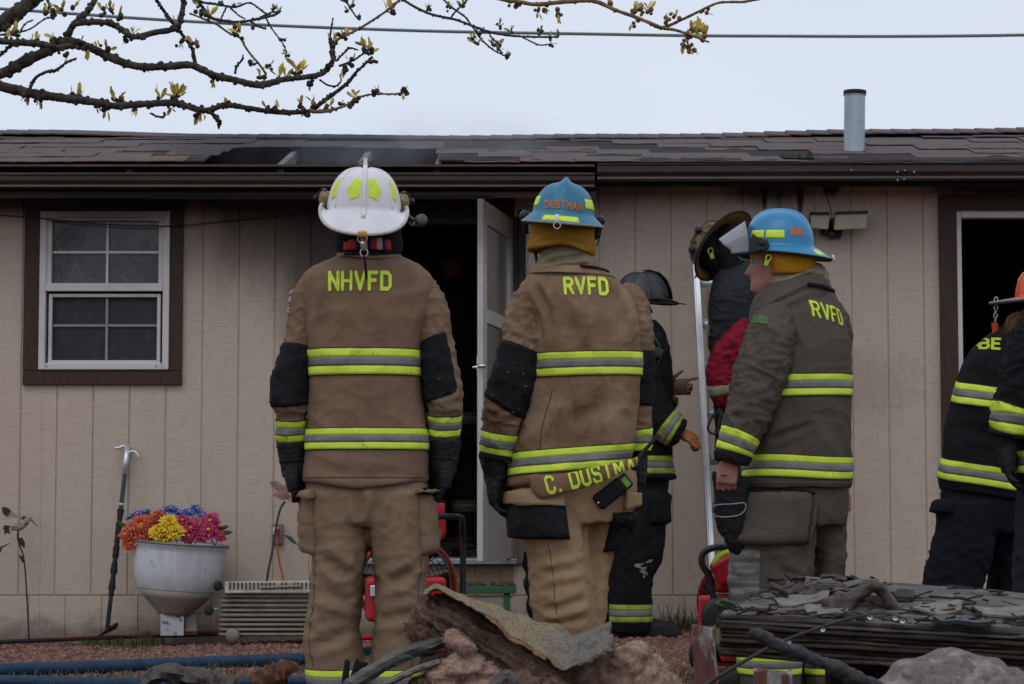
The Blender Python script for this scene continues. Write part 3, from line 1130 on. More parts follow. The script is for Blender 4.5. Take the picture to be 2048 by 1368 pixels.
win2 = obj('window', frame_boxes(WIN2[0] - .02, WIN2[1] + .02, WIN2[2] - .02, WIN2[3] + .02, PX(12, YW), YW - .03, YW + .05), M['white_vinyl'], house, smooth=False, bevel=.004)
tw = PX(36, YW)
ax0, az1 = wx(1884), wz(391)
mb = MB().box2((ax0, YW - .034, WIN2[2] - .13), (ax0 + tw - .002, YW - .005, az1 - tw * .85))
obj('trim_board', mb, M['brown_trim'], win2, smooth=False, bevel=.003)
q = [(ax0, az1), (WIN2[1] + .13, az1), (WIN2[1] + .13, az1 - tw * .85 + .002), (ax0 + tw, az1 - tw * .85 + .002)]
mb = MB().add([(x, YW - .034, z) for x, z in q] + [(x, YW - .005, z) for x, z in q], [(0, 3, 2, 1), (4, 5, 6, 7), (0, 1, 5, 4), (1, 2, 6, 5), (2, 3, 7, 6), (3, 0, 4, 7)])
obj('trim_board', mb, M['brown_trim'], win2, smooth=False, bevel=.002)
obj('trim_board', MB().add([(ax0, YW - .0335, az1 - .001), (ax0 + tw - .002, YW - .0335, az1 - tw * .85 - .000), (ax0, YW - .0335, az1 - tw * .85), (ax0, YW - .005, az1 - .001), (ax0 + tw - .002, YW - .005, az1 - tw * .85), (ax0, YW - .005, az1 - tw * .85)],
                           [(0, 2, 1), (3, 4, 5), (0, 1, 4, 3), (1, 2, 5, 4), (2, 0, 3, 5)]), M['brown_trim'], win2, smooth=False)

# ---- door
dfm = frame_boxes(DOOR[0] - .02, DOOR[1] + .045, DOOR[2] - .04, DOOR[3] + .0, .045, YW - .02, YW + .1)
M['sooty_trim'] = mat('sooty_trim', (.22, .17, .14), .7, world_pos=True,
                      layers=[dict(spot=((wx(1030), YW, wz(470)), (.25, 9, .55)), col=(.02, .015, .012), amt=.95, lo=.3, hi=1.25, wob=.6, scale=5),
                              dict(spot=((wx(800), YW, wz(420)), (.9, 9, .5)), col=(.012, .009, .008), amt=.97, lo=.4, hi=1.4, wob=.5, scale=5)])
df = obj('door_frame', dfm, M['sooty_trim'], house, smooth=False, bevel=.004)
obj('head_board', MB().box2((DOOR[0] - .15, YW - .022, DOOR[3] + .001), (DOOR[1] + .02, YW - .006, wz(396))), M['charred'], house, smooth=False, bevel=.003)
obj('side_trim', MB().box2((wx(1036), YW - .028, wz(1128)), (wx(1052), YW - .006, wz(420))), M['sooty_trim'], house, smooth=False, bevel=.004)
obj('threshold', MB().box2((DOOR[0], YW - .09, wz(1128)), (wx(1034), YW + .12, wz(1117))), M['galv'], house, smooth=False, bevel=.004)
# white storm door swung outward
hx, hy = wx(1026), YW - .03
dl, dth = .86, .032
da = math.radians(99.2)
dd = np.array([math.cos(math.pi + da) * -1 * -1, 0, 0])
dirx = np.array([-(1024 - 966) / F * (YW - dl) - hx, -(dl - .01), 0])
dirx /= np.linalg.norm(dirx)
nrm = np.array([-dirx[1], dirx[0], 0])
if nrm[0] > 0:
    nrm = -nrm
zb, zt = wz(1116), wz(440)
RD = np.column_stack([dirx, nrm, np.array([0, 0, 1.0])])


def dbox(mb, s0, s1, za, zc, n0, n1):
    c = np.array([hx, hy, 0]) + dirx * (s0 + s1) / 2 + nrm * (n0 + n1) / 2 + np.array([0, 0, (za + zc) / 2])
    mb.box(c, (s1 - s0, n1 - n0, zc - za), RD)


H_ = zt - zb
fr = .11
mb = MB()
dbox(mb, 0, fr, zb, zt, 0, dth)
dbox(mb, dl - fr, dl, zb, zt, 0, dth)
dbox(mb, fr + .0005, dl - fr - .0005, zt - .12, zt, 0, dth)
dbox(mb, fr + .0005, dl - fr - .0005, zb + H_ * .66, zb + H_ * .70, 0, dth)
dbox(mb, fr + .0005, dl - fr - .0005, zb, zb + H_ * .38, .002, dth - .004)
M['white_door'] = mat('white_door', (.50, .48, .46), .4, spec=.45, world_pos=True,
                      layers=[dict(scale=5, col=(.4, .38, .36), amt=.6), dict(spot=((wx(1000), YW - .4, wz(430)), (.35, 1.2, .42)), col=(.10, .065, .045), amt=.92, lo=.25, hi=1.25, wob=.6, scale=6),
                              dict(scale=(20, 20, 8), col=(.16, .14, .12), lo=.6, hi=.74, amt=.5)])
door = obj('storm_door', mb, M['white_door'], house, smooth=False, bevel=.004)
mb = MB()
dbox(mb, fr, dl - fr, zb + H_ * .70, zt - .12, .012, .016)
M['door_glass'] = mat('sooty_glass', (.16, .145, .125), .15, spec=.5, world_pos=True, layers=[dict(scale=(3, 3, 1), col=(.07, .06, .05), amt=.7)])
obj('pane', mb, M['door_glass'], door, smooth=False)
mb = MB()
dbox(mb, fr, dl - fr, zb + H_ * .38, zb + H_ * .66, .012, .016)
obj('pane', mb, M['glass_up'], door, smooth=False)
mb = MB()
dbox(mb, .16, dl - .16, zb + .12, zb + H_ * .31, dth - .003, dth + .008)
dbox(mb, .2, dl - .2, zb + .17, zb + H_ * .27, dth + .0085, dth + .014)
obj('kick_panel', mb, M['white_door'], door, smooth=False, bevel=.006)
mb = MB()
p = np.array([hx, hy, zb + H_ * .535]) + dirx * (dl - .045) + nrm * (dth + .0)
mb.tube([p, p + nrm * .03], .007, 8)
mb.tube([p + nrm * .03, p + nrm * .034 - dirx * .05], .006, 8)
mb.box(p + nrm * .004, (.03, .008, .11), RD)
obj('handle', mb, M['chrome'], door, bevel=.001)
mb = MB()
p = np.array([hx, hy, zb + H_ * .535]) + dirx * (dl + .012)
mb.tube([p, p + dirx * .03], .01, 8)
mb.tube([p + dirx * .03 - nrm * .02, p + dirx * .03 + nrm * .02], .012, 8)
obj('latch', mb, M['chrome'], door)
mb = MB()
for zf in (.12, .5, .88):
    dbox(mb, -.012, .028, zb + H_ * zf - .04, zb + H_ * zf + .04, dth + .0005, dth + .005)
obj('hinge', mb, M['chrome'], door, smooth=False, bevel=.001)
# yellowed boards under the door sill
M['yellow_board'] = mat('yellowed_board', (.33, .25, .15), .8, world_pos=True, layers=[dict(scale=(4, 4, 9), col=(.24, .18, .11), amt=.7), dict(scale=40, col=(.12, .09, .06), lo=.6, hi=.72, amt=.6)])
for a, b in ((905, 951), (952, 1001), (1002, 1027)):
    obj('sill_board', MB().box2((wx(a), YW - .012, wz(1192)), (wx(b) - .003, YW - .006, wz(1130))), M['yellow_board'], house, smooth=False, bevel=.002)

# floodlight
fl = thing('floodlight', 'twin-panel floodlight mounted high on the siding above the firefighters', 'floodlight', W(1668, 470, YW - .02))
M['lens'] = mat('frosted_lens', (.36, .35, .24), .45, spec=.4, layers=[dict(scale=8, col=(.29, .28, .2), amt=.6)])
for (pts) in ([(1621, 431), (1660, 431), (1657, 460), (1622, 457)], [(1671, 430), (1737, 428), (1733, 458), (1668, 461)]):
    P0 = [W(x, y, YW - .16) for x, y in pts]
    P1 = [p + np.array([0, .05, .02]) for p in P0]
    obj('lamp_panel', MB().hexa(P0[::-1], P1[::-1]), M['lens'], fl, smooth=False, bevel=.009, segs=3)
    mb = MB()
    a, b = P0[0] + (0, .02, .012), P0[1] + (0, .02, .012)
    for k in range(11):
        c = a + (b - a) * (k + .5) / 11
        mb.box(c + (0, .015, 0), (np.linalg.norm(b - a) / 11 * .55, .07, .018))
    mb.box((a + b) / 2 + (0, .055, -.03), (np.linalg.norm(b - a) * .96, .014, .07))
    obj('heat_sink', mb, M['black'], fl, smooth=False)
mb = MB()
mb.lathe([(.045, 0), (.05, .02), (.03, .05)], W(1666, 462, YW - .005), 16, (0, -1, 0))
mb.tube([W(1666, 462, YW - .04), W(1665, 440, YW - .13)], .014, 8)
mb.tube([W(1663, 466, YW - .04), W(1645, 464, YW - .09)], .022, 10)
mb.ball(W(1663, 468, YW - .1), .022)
mb.tube(smoothpath([W(1668, 472, YW - .1), W(1676, 478, YW - .1), W(1682, 470, YW - .08), W(1678, 460, YW - .05)], 12), .004, 6)
obj('motion_sensor', mb, M['black'], fl)
mb = MB()
mb.tube(smoothpath([W(1664, 430, YW - .13), W(1659, 410, YW - .05), W(1652, 390, YW - .02), W(1648, 376, YW - .012)], 14), .003, 5)
obj('cord', mb, M['black'], fl)

# cable across the left wall, overhead line
mb = MB()
mb.tube(smoothpath([W(-60, 428, YW - .01), W(20, 432, YW - .01), W(55, 434, YW - .05), W(200, 448, YW - .06), W(300, 452, YW - .06), W(372, 450, YW - .05), W(480, 440, YW - .012), W(640, 424, YW - .02), W(720, 412, YW - .03)], 60), .0035, 5)
tag(obj('cable', mb, M['black']), 'thin dark cable drooping across the siding over the white window', 'cable')
mb = MB()
YL = 17.5
pts = [W(x, y, YL) for x, y in ((-900, -30), (-100, 12), (52, 21), (400, 44), (820, 61), (1180, 68), (1500, 72), (2048, 70), (3000, 45))]
mb.tube(smoothpath(pts, 90), .0125, 8)
M['line'] = mat('power_line', (.16, .19, .20), .6)
tag(obj('power_line', mb, M['line']), 'overhead power line crossing the pale sky above the roof', 'power line')
# ------------------------------------------------------------------ people: cloth and skin materials
M['tan_a'] = fabric('tan_turnout', (0.205, 0.133, 0.088), dirt=(0.10, 0.064, 0.043), damt=0.55)
M['tan_ap'] = fabric('tan_turnout_trousers', (0.225, 0.155, 0.10), dirt=(0.12, 0.08, 0.05), damt=0.55)
M['tan_b'] = fabric('weathered_tan_turnout', (0.21, 0.13, 0.08), dirt=(0.07, 0.042, 0.026), damt=1.0, light=(.36, .25, .165), lamt=.9)
M['tan_bp'] = fabric('gold_tan_turnout', (0.33, 0.225, 0.125), dirt=(0.15, 0.10, 0.055), damt=0.5)
M['olive'] = fabric('olive_turnout', (0.098, 0.082, 0.066), dirt=(0.05, 0.042, 0.035), damt=0.5, lamt=.25)
M['blackcloth'] = fabric('black_turnout', (0.0085, 0.0085, 0.010), dirt=(0.006, 0.006, 0.006), damt=0.4, light=(.018, .019, .022), lamt=.6)
M['greycloth'] = fabric('charcoal_turnout', (0.022, 0.023, 0.027), dirt=(0.010, 0.010, 0.012), damt=0.5, light=(.04, .042, .047), lamt=.5)
M['patch_black'] = mat('black_patch', (0.010, 0.010, 0.012), 0.8, spec=.15,
                       layers=[dict(scale=9, col=(.02, .02, .023), amt=.6), dict(scale=(30, 30, 30), col=(.17, .15, .135), lo=.63, hi=.74, amt=.55)], bumps=[((500, 500, 500), .3, .001), ((25, 25, 25), .4, .01)])
M['glove_black'] = mat('black_glove', (0.008, 0.008, 0.009), 0.6, spec=.25, layers=[dict(scale=18, col=(.018, .018, .019), amt=.6), dict(scale=45, col=(.1, .1, .1), lo=.64, hi=.76, amt=.4)], bumps=[((45, 45, 45), .6, .006), ((300, 300, 300), .3, .001)])
M['glove_grey'] = mat('grey_glove', (0.03, 0.03, 0.03), 0.7, layers=[dict(scale=20, col=(.06, .06, .055), amt=.7)], bumps=[((60, 60, 60), .5, .005)])
M['lime'] = mat('lime_tape', (0.66, 0.84, 0.075), 0.6, spec=.2, layers=[dict(scale=14, col=(.42, .58, .02), lo=.5, hi=.8, amt=.5), dict(scale=(70, 70, 70), col=(.22, .26, .05), lo=.58, hi=.72, amt=.6)], bumps=[((60, 60, 18), .5, .005)])
M['lime_dirty'] = mat('soiled_lime_tape', (0.46, 0.60, 0.03), 0.65, spec=.2, layers=[dict(scale=22, col=(.12, .12, .03), lo=.5, hi=.7, amt=.8)], bumps=[((40, 40, 40), .3, .003)])
M['lime_dull'] = mat('dull_lime_tape', (0.33, 0.38, 0.05), 0.7, spec=.2, layers=[dict(scale=22, col=(.18, .2, .05), amt=.7)])
M['silver'] = mat('silver_tape', (0.175, 0.18, 0.18), 0.45, spec=.35, layers=[dict(scale=16, col=(.12, .12, .12), amt=.7), dict(scale=(50, 50, 50), col=(.06, .06, .055), lo=.6, hi=.72, amt=.5)], bumps=[((60, 60, 20), .4, .004)])
M['seam'] = mat('sewn_seam', (0.085, 0.058, 0.04), .9)
M['thread'] = mat('dark_edging', (0.03, 0.03, 0.02), .85)
M['nomex'] = fabric('tan_hood', (0.24, 0.19, 0.125), dirt=(.13, .10, .065), damt=.5)
M['gold'] = fabric('gold_neck_cover', (0.42, 0.20, 0.012), dirt=(.25, .11, .008), damt=.4, lamt=.2)
M['gold_old'] = fabric('worn_gold_neck_cover', (0.30, 0.155, 0.018), dirt=(.13, .065, .01), damt=.5, lamt=.2)
M['flag'] = None
M['skin'] = mat('ruddy_skin', (0.40, 0.205, 0.155), 0.55, spec=.4, sub=.15, layers=[dict(scale=30, col=(.34, .13, .10), amt=.55), dict(scale=160, col=(.25, .12, .09), lo=.6, hi=.75, amt=.4)], bumps=[((220, 220, 220), .25, .001)])
M['skin_dark'] = mat('sooty_skin', (0.24, 0.12, 0.08), 0.6, spec=.35, sub=.1, layers=[dict(scale=60, col=(.10, .05, .035), amt=.7)], bumps=[((120, 120, 120), .3, .002)])
M['orange_glove'] = mat('orange_leather', (0.26, 0.10, 0.035), .75, layers=[dict(scale=25, col=(.12, .05, .02), amt=.7)], bumps=[((60, 60, 60), .5, .005)])
M['hair'] = mat('auburn_hair', (0.11, 0.045, 0.02), .5, spec=.4, layers=[dict(scale=(60, 60, 10), col=(.2, .09, .04), amt=.7)], bumps=[((160, 160, 12), .8, .004)])
M['white_helmet'] = mat('white_helmet', (0.74, 0.73, 0.74), 0.34, spec=.5, layers=[dict(scale=9, col=(.62, .61, .62), amt=.5), dict(scale=60, col=(.3, .27, .24), lo=.63, hi=.76, amt=.55)], bumps=[((40, 40, 40), .06, .003)])
M['white_rim'] = mat('cream_rim', (0.56, 0.53, 0.46), 0.5, layers=[dict(scale=30, col=(.36, .31, .25), amt=.6)])
M['blue_helmet'] = mat('blue_helmet', (0.012, 0.20, 0.40), 0.32, spec=.5, layers=[dict(scale=8, col=(.02, .25, .47), amt=.6), dict(scale=120, col=(.16, .38, .55), lo=.6, hi=.74, amt=.35)], bumps=[((90, 90, 90), .12, .003)])
M['blue_helmet_worn'] = mat('scuffed_blue_helmet', (0.018, 0.155, 0.27), 0.45, spec=.45, layers=[dict(scale=9, col=(.03, .20, .31), amt=.7), dict(scale=110, col=(.22, .36, .44), lo=.58, hi=.74, amt=.5), dict(scale=(40, 40, 8), col=(.01, .07, .12), lo=.6, hi=.75, amt=.5), dict(scale=35, col=(.13, .10, .09), lo=.67, hi=.76, amt=.7)], bumps=[((90, 90, 90), .2, .003)])
M['black_helmet'] = mat('black_helmet', (0.016, 0.016, 0.018), 0.45, spec=.45, layers=[dict(scale=12, col=(.04, .04, .043), amt=.7), dict(scale=40, col=(.09, .085, .08), lo=.62, hi=.76, amt=.5)])
M['tan_helmet'] = mat('smoked_gold_helmet', (0.17, 0.10, 0.035), 0.5, layers=[dict(scale=14, col=(.015, .013, .012), lo=.38, hi=.6, amt=.95), dict(scale=40, col=(.5, .32, .15), lo=.6, hi=.75, amt=.5)])
M['gold_under'] = mat('brim_underside', (0.22, 0.12, 0.035), 0.6, layers=[dict(scale=14, col=(.1, .055, .02), amt=.7)])
M['orange_helmet'] = mat('orange_helmet', (0.56, 0.075, 0.025), 0.35, spec=.5, layers=[dict(scale=12, col=(.6, .09, .02), amt=.5)])
M['greyrim'] = mat('grey_rim', (0.22, 0.24, 0.24), .5)
M['orange_letter'] = mat('orange_letter', (0.52, 0.17, 0.05), .6, layers=[dict(scale=80, col=(.3, .12, .06), amt=.6)])
M['brass'] = mat('brass', (0.45, 0.28, 0.08), .35, metallic=.8)
M['amber'] = mat('amber_lens', (0.22, 0.15, 0.06), .2, spec=.5, layers=[dict(scale=60, col=(.45, .38, .25), lo=.5, hi=.7, amt=.7)])
M['visor'] = mat('clear_visor', (0.86, 0.86, 0.9), .28, trans=.75, spec=.5, layers=[dict(scale=260, col=(.35, .35, .4), amt=.8, lo=.45, hi=.62, detail=2)], bumps=[((240, 240, 240), .9, .004)])
M['orange_tag'] = mat('orange_tag', (0.55, 0.06, 0.02), .5)
M['green_badge'] = mat('green_badge', (0.065, 0.125, 0.05), .8, layers=[dict(scale=(90, 90, 140), col=(.14, .19, .1), lo=.5, hi=.62, amt=.8)])
M['red_bag'] = fabric('red_bag_cloth', (0.19, 0.008, 0.022), dirt=(.06, .004, .008), damt=.7, light=(.28, .014, .035))
M['red_logo'] = mat('red_stitching', (.35, .03, .015), .7)
M['white_piping'] = mat('pale_piping', (.35, .35, .35), .7)
M['eye'] = mat('eye', (.5, .48, .46), .2)
STITCH = 0.0


def word_patch(bvh, text, corner, ex, hgt_dir, d, m, parent, off=.004, shear=0.0, lw=.2, gap=.34, ny=26, name='lettering'):
    mk, asp = word_mask(text, lw, gap, ny)
    return obj(name, decal(mk, corner, ex, hgt_dir, d, bvh, off, shear=shear), m, parent, smooth=False, recalc=False)


def tape(limb, x0, x1, th0, th1, parent, off=.004, nth=40, m=None, skew=0.0, wave=None, mid=None):
    """lime / silver / lime band with dark stitching edges"""
    m = m or M['lime']
    h = x1 - x0
    kw = dict(skew=skew, wave=wave, nth=nth)
    a, b = x0 + h * .33, x0 + h * .67
    obj('reflective_tape', patch(limb, x0, a - h * .004, th0, th1, 3, off=off, **kw), m, parent, recalc=False)
    obj('silver_stripe', patch(limb, a, b, th0, th1, 3, off=off + .0012, **kw), mid or M['silver'], parent, recalc=False)
    obj('reflective_tape', patch(limb, b + h * .004, x1, th0, th1, 3, off=off, **kw), m, parent, recalc=False)
    e = h * .035
    obj('edging', patch(limb, x0 - e, x0, th0, th1, 1, off=off + .001, **kw), M['thread'], parent, recalc=False)
    obj('edging', patch(limb, x1, x1 + e, th0, th1, 1, off=off + .001, **kw), M['thread'], parent, recalc=False)


def hand_mesh(wrist, dirn, palm, thumb, L=.19, fat=1.0, curl=(.35, .4, .45, .5), tcurl=.3, voxel=.0045, smooth=3, lengths=(.40, .46, .43, .34), spread=.03, tout=.75, cuff=None, extra=None):
    """dirn: towards the fingers; palm: the way the palm faces; thumb: the thumb side"""
    dirn, palm, thumb = [np.asarray(v, float) / np.linalg.norm(v) for v in (dirn, palm, thumb)]
    palm = palm - dirn * (palm @ dirn)
    palm /= np.linalg.norm(palm)
    s = np.cross(dirn, palm)
    if s @ thumb < 0:
        s = -s
    thumb = s
    wrist = np.asarray(wrist, float)
    mb = MB()
    th = np.linspace(0, 2 * np.pi, 20, endpoint=False)
    rings = []
    for t, w, d in ((-.12, .155, .125), (0, .165, .125), (.15, .20, .13), (.32, .225, .125), (.48, .225, .105), (.53, .20, .085)):
        k = (np.abs(np.cos(th)) ** 2.6 + np.abs(np.sin(th)) ** 2.6) ** (-1 / 2.6)
        rings.append(wrist + dirn * t * L + (k * np.cos(th))[:, None] * thumb * w * L * fat + (k * np.sin(th))[:, None] * palm * d * L * fat)
    mb.loft(rings)
    for f, (off, ln) in enumerate(zip((.165, .055, -.055, -.155), lengths)):
        p = wrist + dirn * (.46 + (.015 if f in (1, 2) else -.01)) * L + thumb * off * L * fat
        d = dirn + thumb * spread * (1.5 - f)
        d /= np.linalg.norm(d)
        pts = [p - d * .06 * L, p]
        a = 0
        for q, seg in enumerate((.45, .31, .24)):
            a += curl[f] * (1.0 if q else .7)
            dd_ = d * math.cos(a) + palm * math.sin(a)
            pts.append(pts[-1] + dd_ * seg * ln * L)
        r = np.array([.055, .054, .049, .045, .036]) * L * fat
        pp = smoothpath(np.column_stack([pts, r]), 18)
        mb.tube(pp[:, :3], pp[:, 3], 10)
        mb.ball(pp[-1, :3], pp[-1, 3], 10, 6)
    p = wrist + dirn * .10 * L + thumb * .13 * L * fat + palm * .03 * L
    d = dirn * (1 - tout * .45) + thumb * tout + palm * .25
    d /= np.linalg.norm(d)
    e = dirn * math.cos(tcurl) + palm * math.sin(tcurl) * .6 + thumb * .25 * tout
    e /= np.linalg.norm(e)
    pts = [p - d * .04 * L, p + d * .16 * L, p + d * .25 * L + e * .12 * L, p + d * .27 * L + e * .28 * L]
    pp = smoothpath(np.column_stack([pts, np.array([.075, .066, .052, .042]) * L * fat]), 14)
    mb.tube(pp[:, :3], pp[:, 3], 10)
    mb.ball(pp[-1, :3], pp[-1, 3], 10, 6)
    if cuff is not None:
        pts, r = cuff
        mb.tube(pts, r, 16)
    if extra is not None:
        extra(mb)
    me = remesh(mb, voxel, smooth)
    if fat > 1.05:
        displace(me, lambda V: folds(V, .0022, (38, 38, 60), 3.1) + .0012 * fbm(V * 70, 2))
    return me


def head_shape(mb, c, fwd, up=(0, 0, 1), s=1.0):
    """a head with brow, nose, lips, chin and ears; c is the head's centre"""
    up = np.asarray(up, float) / np.linalg.norm(up)
    fwd = np.asarray(fwd, float)
    fwd = fwd - up * (fwd @ up)
    fwd /= np.linalg.norm(fwd)
    side = np.cross(fwd, up)
    n = 40
    th = np.linspace(0, 2 * np.pi, n, endpoint=False)          # 0 = face
    g = lambda x, w: np.exp(-(x / w) ** 2)
    # finer rows so that the profile survives
    zz = np.linspace(-.125, .127, 70)
    z0 = np.array([-.125, -.118, -.1, -.08, -.06, -.045, -.025, 0, .025, .05, .075, .1, .118, .127])
    base = dict(fr=[.050, .078, .089, .088, .086, .088, .090, .090, .090, .094, .088, .072, .05, .02], bk=[-.01, .01, .035, .06, .075, .083, .09, .095, .099, .1, .098, .086, .06, .025], w=[.036, .045, .056, .064, .068, .07, .071, .073, .076, .077, .075, .064, .045, .02])
    rings = []
    ang = np.abs(np.angle(np.exp(1j * th)))
    for z in zz:
        fr, bk, w = [np.interp(z, z0, base[k]) for k in ('fr', 'bk', 'w')]
        cf = np.cos(th)
        x = cf * np.where(cf > 0, fr, bk)
        y = np.sin(th) * w
        nose = (.026 * np.exp(-((z + .040) / .011) ** 2) + .018 * np.exp(-((z + .022) / .02) ** 2)) * g(ang, .17)
        brow = .006 * g(z - .030, .012) * g(ang - .35, .35)
        eye = -.011 * g(z - .008, .012) * g(ang - .42, .2)
        lips = (.006 * g(z + .063, .006) + .007 * g(z + .079, .006) - .005 * g(z + .071, .003)) * g(ang, .3)
        chin = .007 * g(z + .103, .013) * g(ang, .35)
        x = x + nose + brow + eye + lips + chin
        rings.append(c + s * (x[:, None] * fwd + y[:, None] * side) + s * z * up)
    mb.loft(rings)
    for sg in (-1, 1):
        e = c + s * (side * sg * .076 - fwd * .008 - up * .018)
        mb.ball(e, (.02 * s, .014 * s, .032 * s), 10, 8)
    return fwd, up, side


def helmet(parent, c, up, fwd, m, kind='modern', a=.112, b=.138, h=.15, back=.075, drop=.05, rim=None, under=None, sidebrim=.018, front=.05, comb=.016, sdrop=.004, name='helmet', curl=0.0):
    """c: centre of the head opening. Shell = dome + brim in one sheet with thickness; returns (object, function)"""
    up = np.asarray(up, float) / np.linalg.norm(up)
    fwd = np.asarray(fwd, float)
    fwd = fwd - up * (fwd @ up)
    fwd /= np.linalg.norm(fwd)
    rt = np.cross(fwd, up)

    def pt(phi, t, o=0.0):
        """phi 0 = front, pi = back; t in [-1,0] brim, [0,1] dome"""
        cf, sf = math.cos(phi), math.sin(phi)
        R = 1 / math.sqrt((cf / b) ** 2 + (sf / a) ** 2)
        if t >= 0:
            q = t * math.pi / 2
            rr = R * math.cos(q) ** (.72 if kind == 'modern' else .66) * (1 - .05 * t)
            z = h * math.sin(q) ** (1.02 if kind == 'modern' else 1.0)
            if kind == 'modern':
                z += comb * math.exp(-((rr * sf) / .014) ** 2) * sstep(.12, .6, t)
            nr = max(math.cos(q), .05)
            rr += o * nr
            z += o * math.sin(q)
        else:
            u = -t
            bk = .5 - .5 * cf
            wb = bk ** (2.2 if kind == 'modern' else 4.0)
            wf = (1 - bk) ** 3
            ln = sidebrim + (back - sidebrim) * wb + (front - sidebrim) * wf
            dr = sdrop + (drop - sdrop) * wb + .006 * wf
            rr = R + ln * u
            z = -dr * u ** 1.25 - .006 * u + o
            if curl:
                z += curl * abs(sf) ** 3 * u ** 2
        return c + (rr * cf) * fwd + (rr * sf) * rt + z * up
    n = 64
    ts = np.concatenate([np.linspace(-1, 0, 9), np.linspace(0, 1, 20)[1:] * .985])
    ph = np.linspace(0, 2 * np.pi, n, endpoint=False)
    outer = np.array([[pt(p, t) for p in ph] for t in ts])
    inner = np.array([[pt(p, t, -.005) for p in ph] for t in ts])
    mb = MB()
    mb.loft(np.concatenate([outer[::-1], inner]), cap=False)
    tp = len(ts) * n * 2
    # close crown
    V = mb.V()
    mb.f.append(tuple(range(n)))
    o = obj(name, mb, m, parent)
    bv = bvh_mb(mb)
    edge = np.array([pt(p, -1, -.0025) for p in np.linspace(0, 2 * np.pi, 73)])
    r = MB()
    r.tube(edge, .0045 if kind == 'modern' else .006, 8, cap=False)
    obj('rim', r, rim or M['blackrub'], o)
    # suspension band and lining that close the shell from below
    u = MB()
    u.grid(np.array([[pt(p, .05, -.012) for p in ph], [c + (pt(p, .05, -.012) - c) * .75 + up * .03 for p in ph], [c + (pt(p, .05, -.012) - c) * .1 + up * .05 for p in ph]]), wrap=True)
    obj('liner', u, under or M['blackrub'], o)
    if under is not None:
        u = MB()
        u.grid(np.array([[pt(p, t, -.0068) for p in ph] for t in (-.96, -.6, -.3, 0.0)]), wrap=True)
        obj('brim_lining', u, under, o)
    return o, pt, bv, (up, fwd, rt)


def ptpatch(pt, p0, p1, t0, t1, o=.0025, n=14, m=6, mask=None, skew=0.0):
    P = np.zeros((m + 1, n + 1, 3))
    Q = P.copy()
    for i in range(m + 1):
        for j in range(n + 1):
            u, v = j / n, i / m
            t = t1 + (t0 - t1) * v
            p = p0 + (p1 - p0) * u
            P[i, j] = pt(p, t + skew * (u - .5), o)
            Q[i, j] = pt(p, t + skew * (u - .5), -.001)
    K = np.ones((m, n), bool) if mask is None else np.array([[mask((j + .5) / n, (i + .5) / m) for j in range(n)] for i in range(m)])
    return solid_patch(P, K, Q)


class Person:
    def __init__(self, label, Y, feet, group=None):
        self.Y = Y
        self.s = F / Y
        self.root = thing('person', label, 'firefighter', W(feet[0], feet[1], Y), group)

    def p(self, px, py, dy=0.0):
        return W(px, py, self.Y + dy)

    def m(self, n):
        return n / self.s

    def torso(self, rows):
        """rows: (py, xl, xr, dy, depth)"""
        rows = np.asarray(rows, float)
        return Limb(rows[:, 0], [self.p((r[1] + r[2]) / 2, r[0], r[3]) for r in rows], [self.m((r[2] - r[1]) / 2) for r in rows], rows[:, 4], n=48, level=True)

    def arm(self, rows, par=None, flat=1.0):
        """rows: (px, py, dy, r_px)"""
        rows = np.asarray(rows, float)
        par = rows[:, 1] if par is None else par
        r = rows[:, 3] / self.s
        return Limb(par, [self.p(*r_[:3]) for r_ in rows], r, r * flat, n=40)


def cloth(limbs, voxel=.008, seed=2.0, amp=.009, kind='coat', creases=(), warp=None, expo=2.4, smooth=4, extra=None):
    mb = MB()
    for L in limbs:
        mb.loft(L.rings(36, expo))
    if extra is not None:
        extra(mb)
    me = remesh(mb, voxel, smooth)

    def fn(V):
        if kind == 'coat':
            d = folds(V, amp * .6, (3.0, 3.0, 4.2), seed, 1.2) + folds(V, amp * .3, (9, 8, 13), seed + 7) + .003 * fbm(V * 8 + seed, 2)
        elif kind == 'sleeve':
            Q = V @ np.array([[.9, 0, .42], [0, 1, 0], [-.42, 0, .9]])
            d = folds(Q, amp * .55, (7, 7, 15), seed, 2.2) + folds(V, amp * .5, (12, 10, 30), seed + 7, 3.0) + .002 * fbm(V * 14 + seed, 2)
        else:
            k = .3 + .7 * np.exp(-((V[:, 2] - .46) / .24) ** 2)           # folds gather round the knee
            Q = V @ np.array([[.86, 0, .5], [0, 1, 0], [-.5, 0, .86]])
            R = V @ np.array([[.86, 0, -.5], [0, 1, 0], [.5, 0, .86]])
            d = k * (folds(V, amp * .4, (4, 4, 7), seed) + folds(Q, amp * .36, (5, 5, 15), seed + 5, 3.0) + folds(R, amp * .36, (5, 5, 15), seed + 9, 3.0)) + .0012 * fbm(V * 14, 2)
        for c in creases:
            d = d + crease(V, *c)
        return d
    displace(me, fn)
    if warp is not None:
        V, _ = get_co(me)
        me.vertices.foreach_set('co', warp(V).ravel())
        me.update()
    b = bvh_of(me)
    for L in limbs:
        L.bvh = b
    return me, b


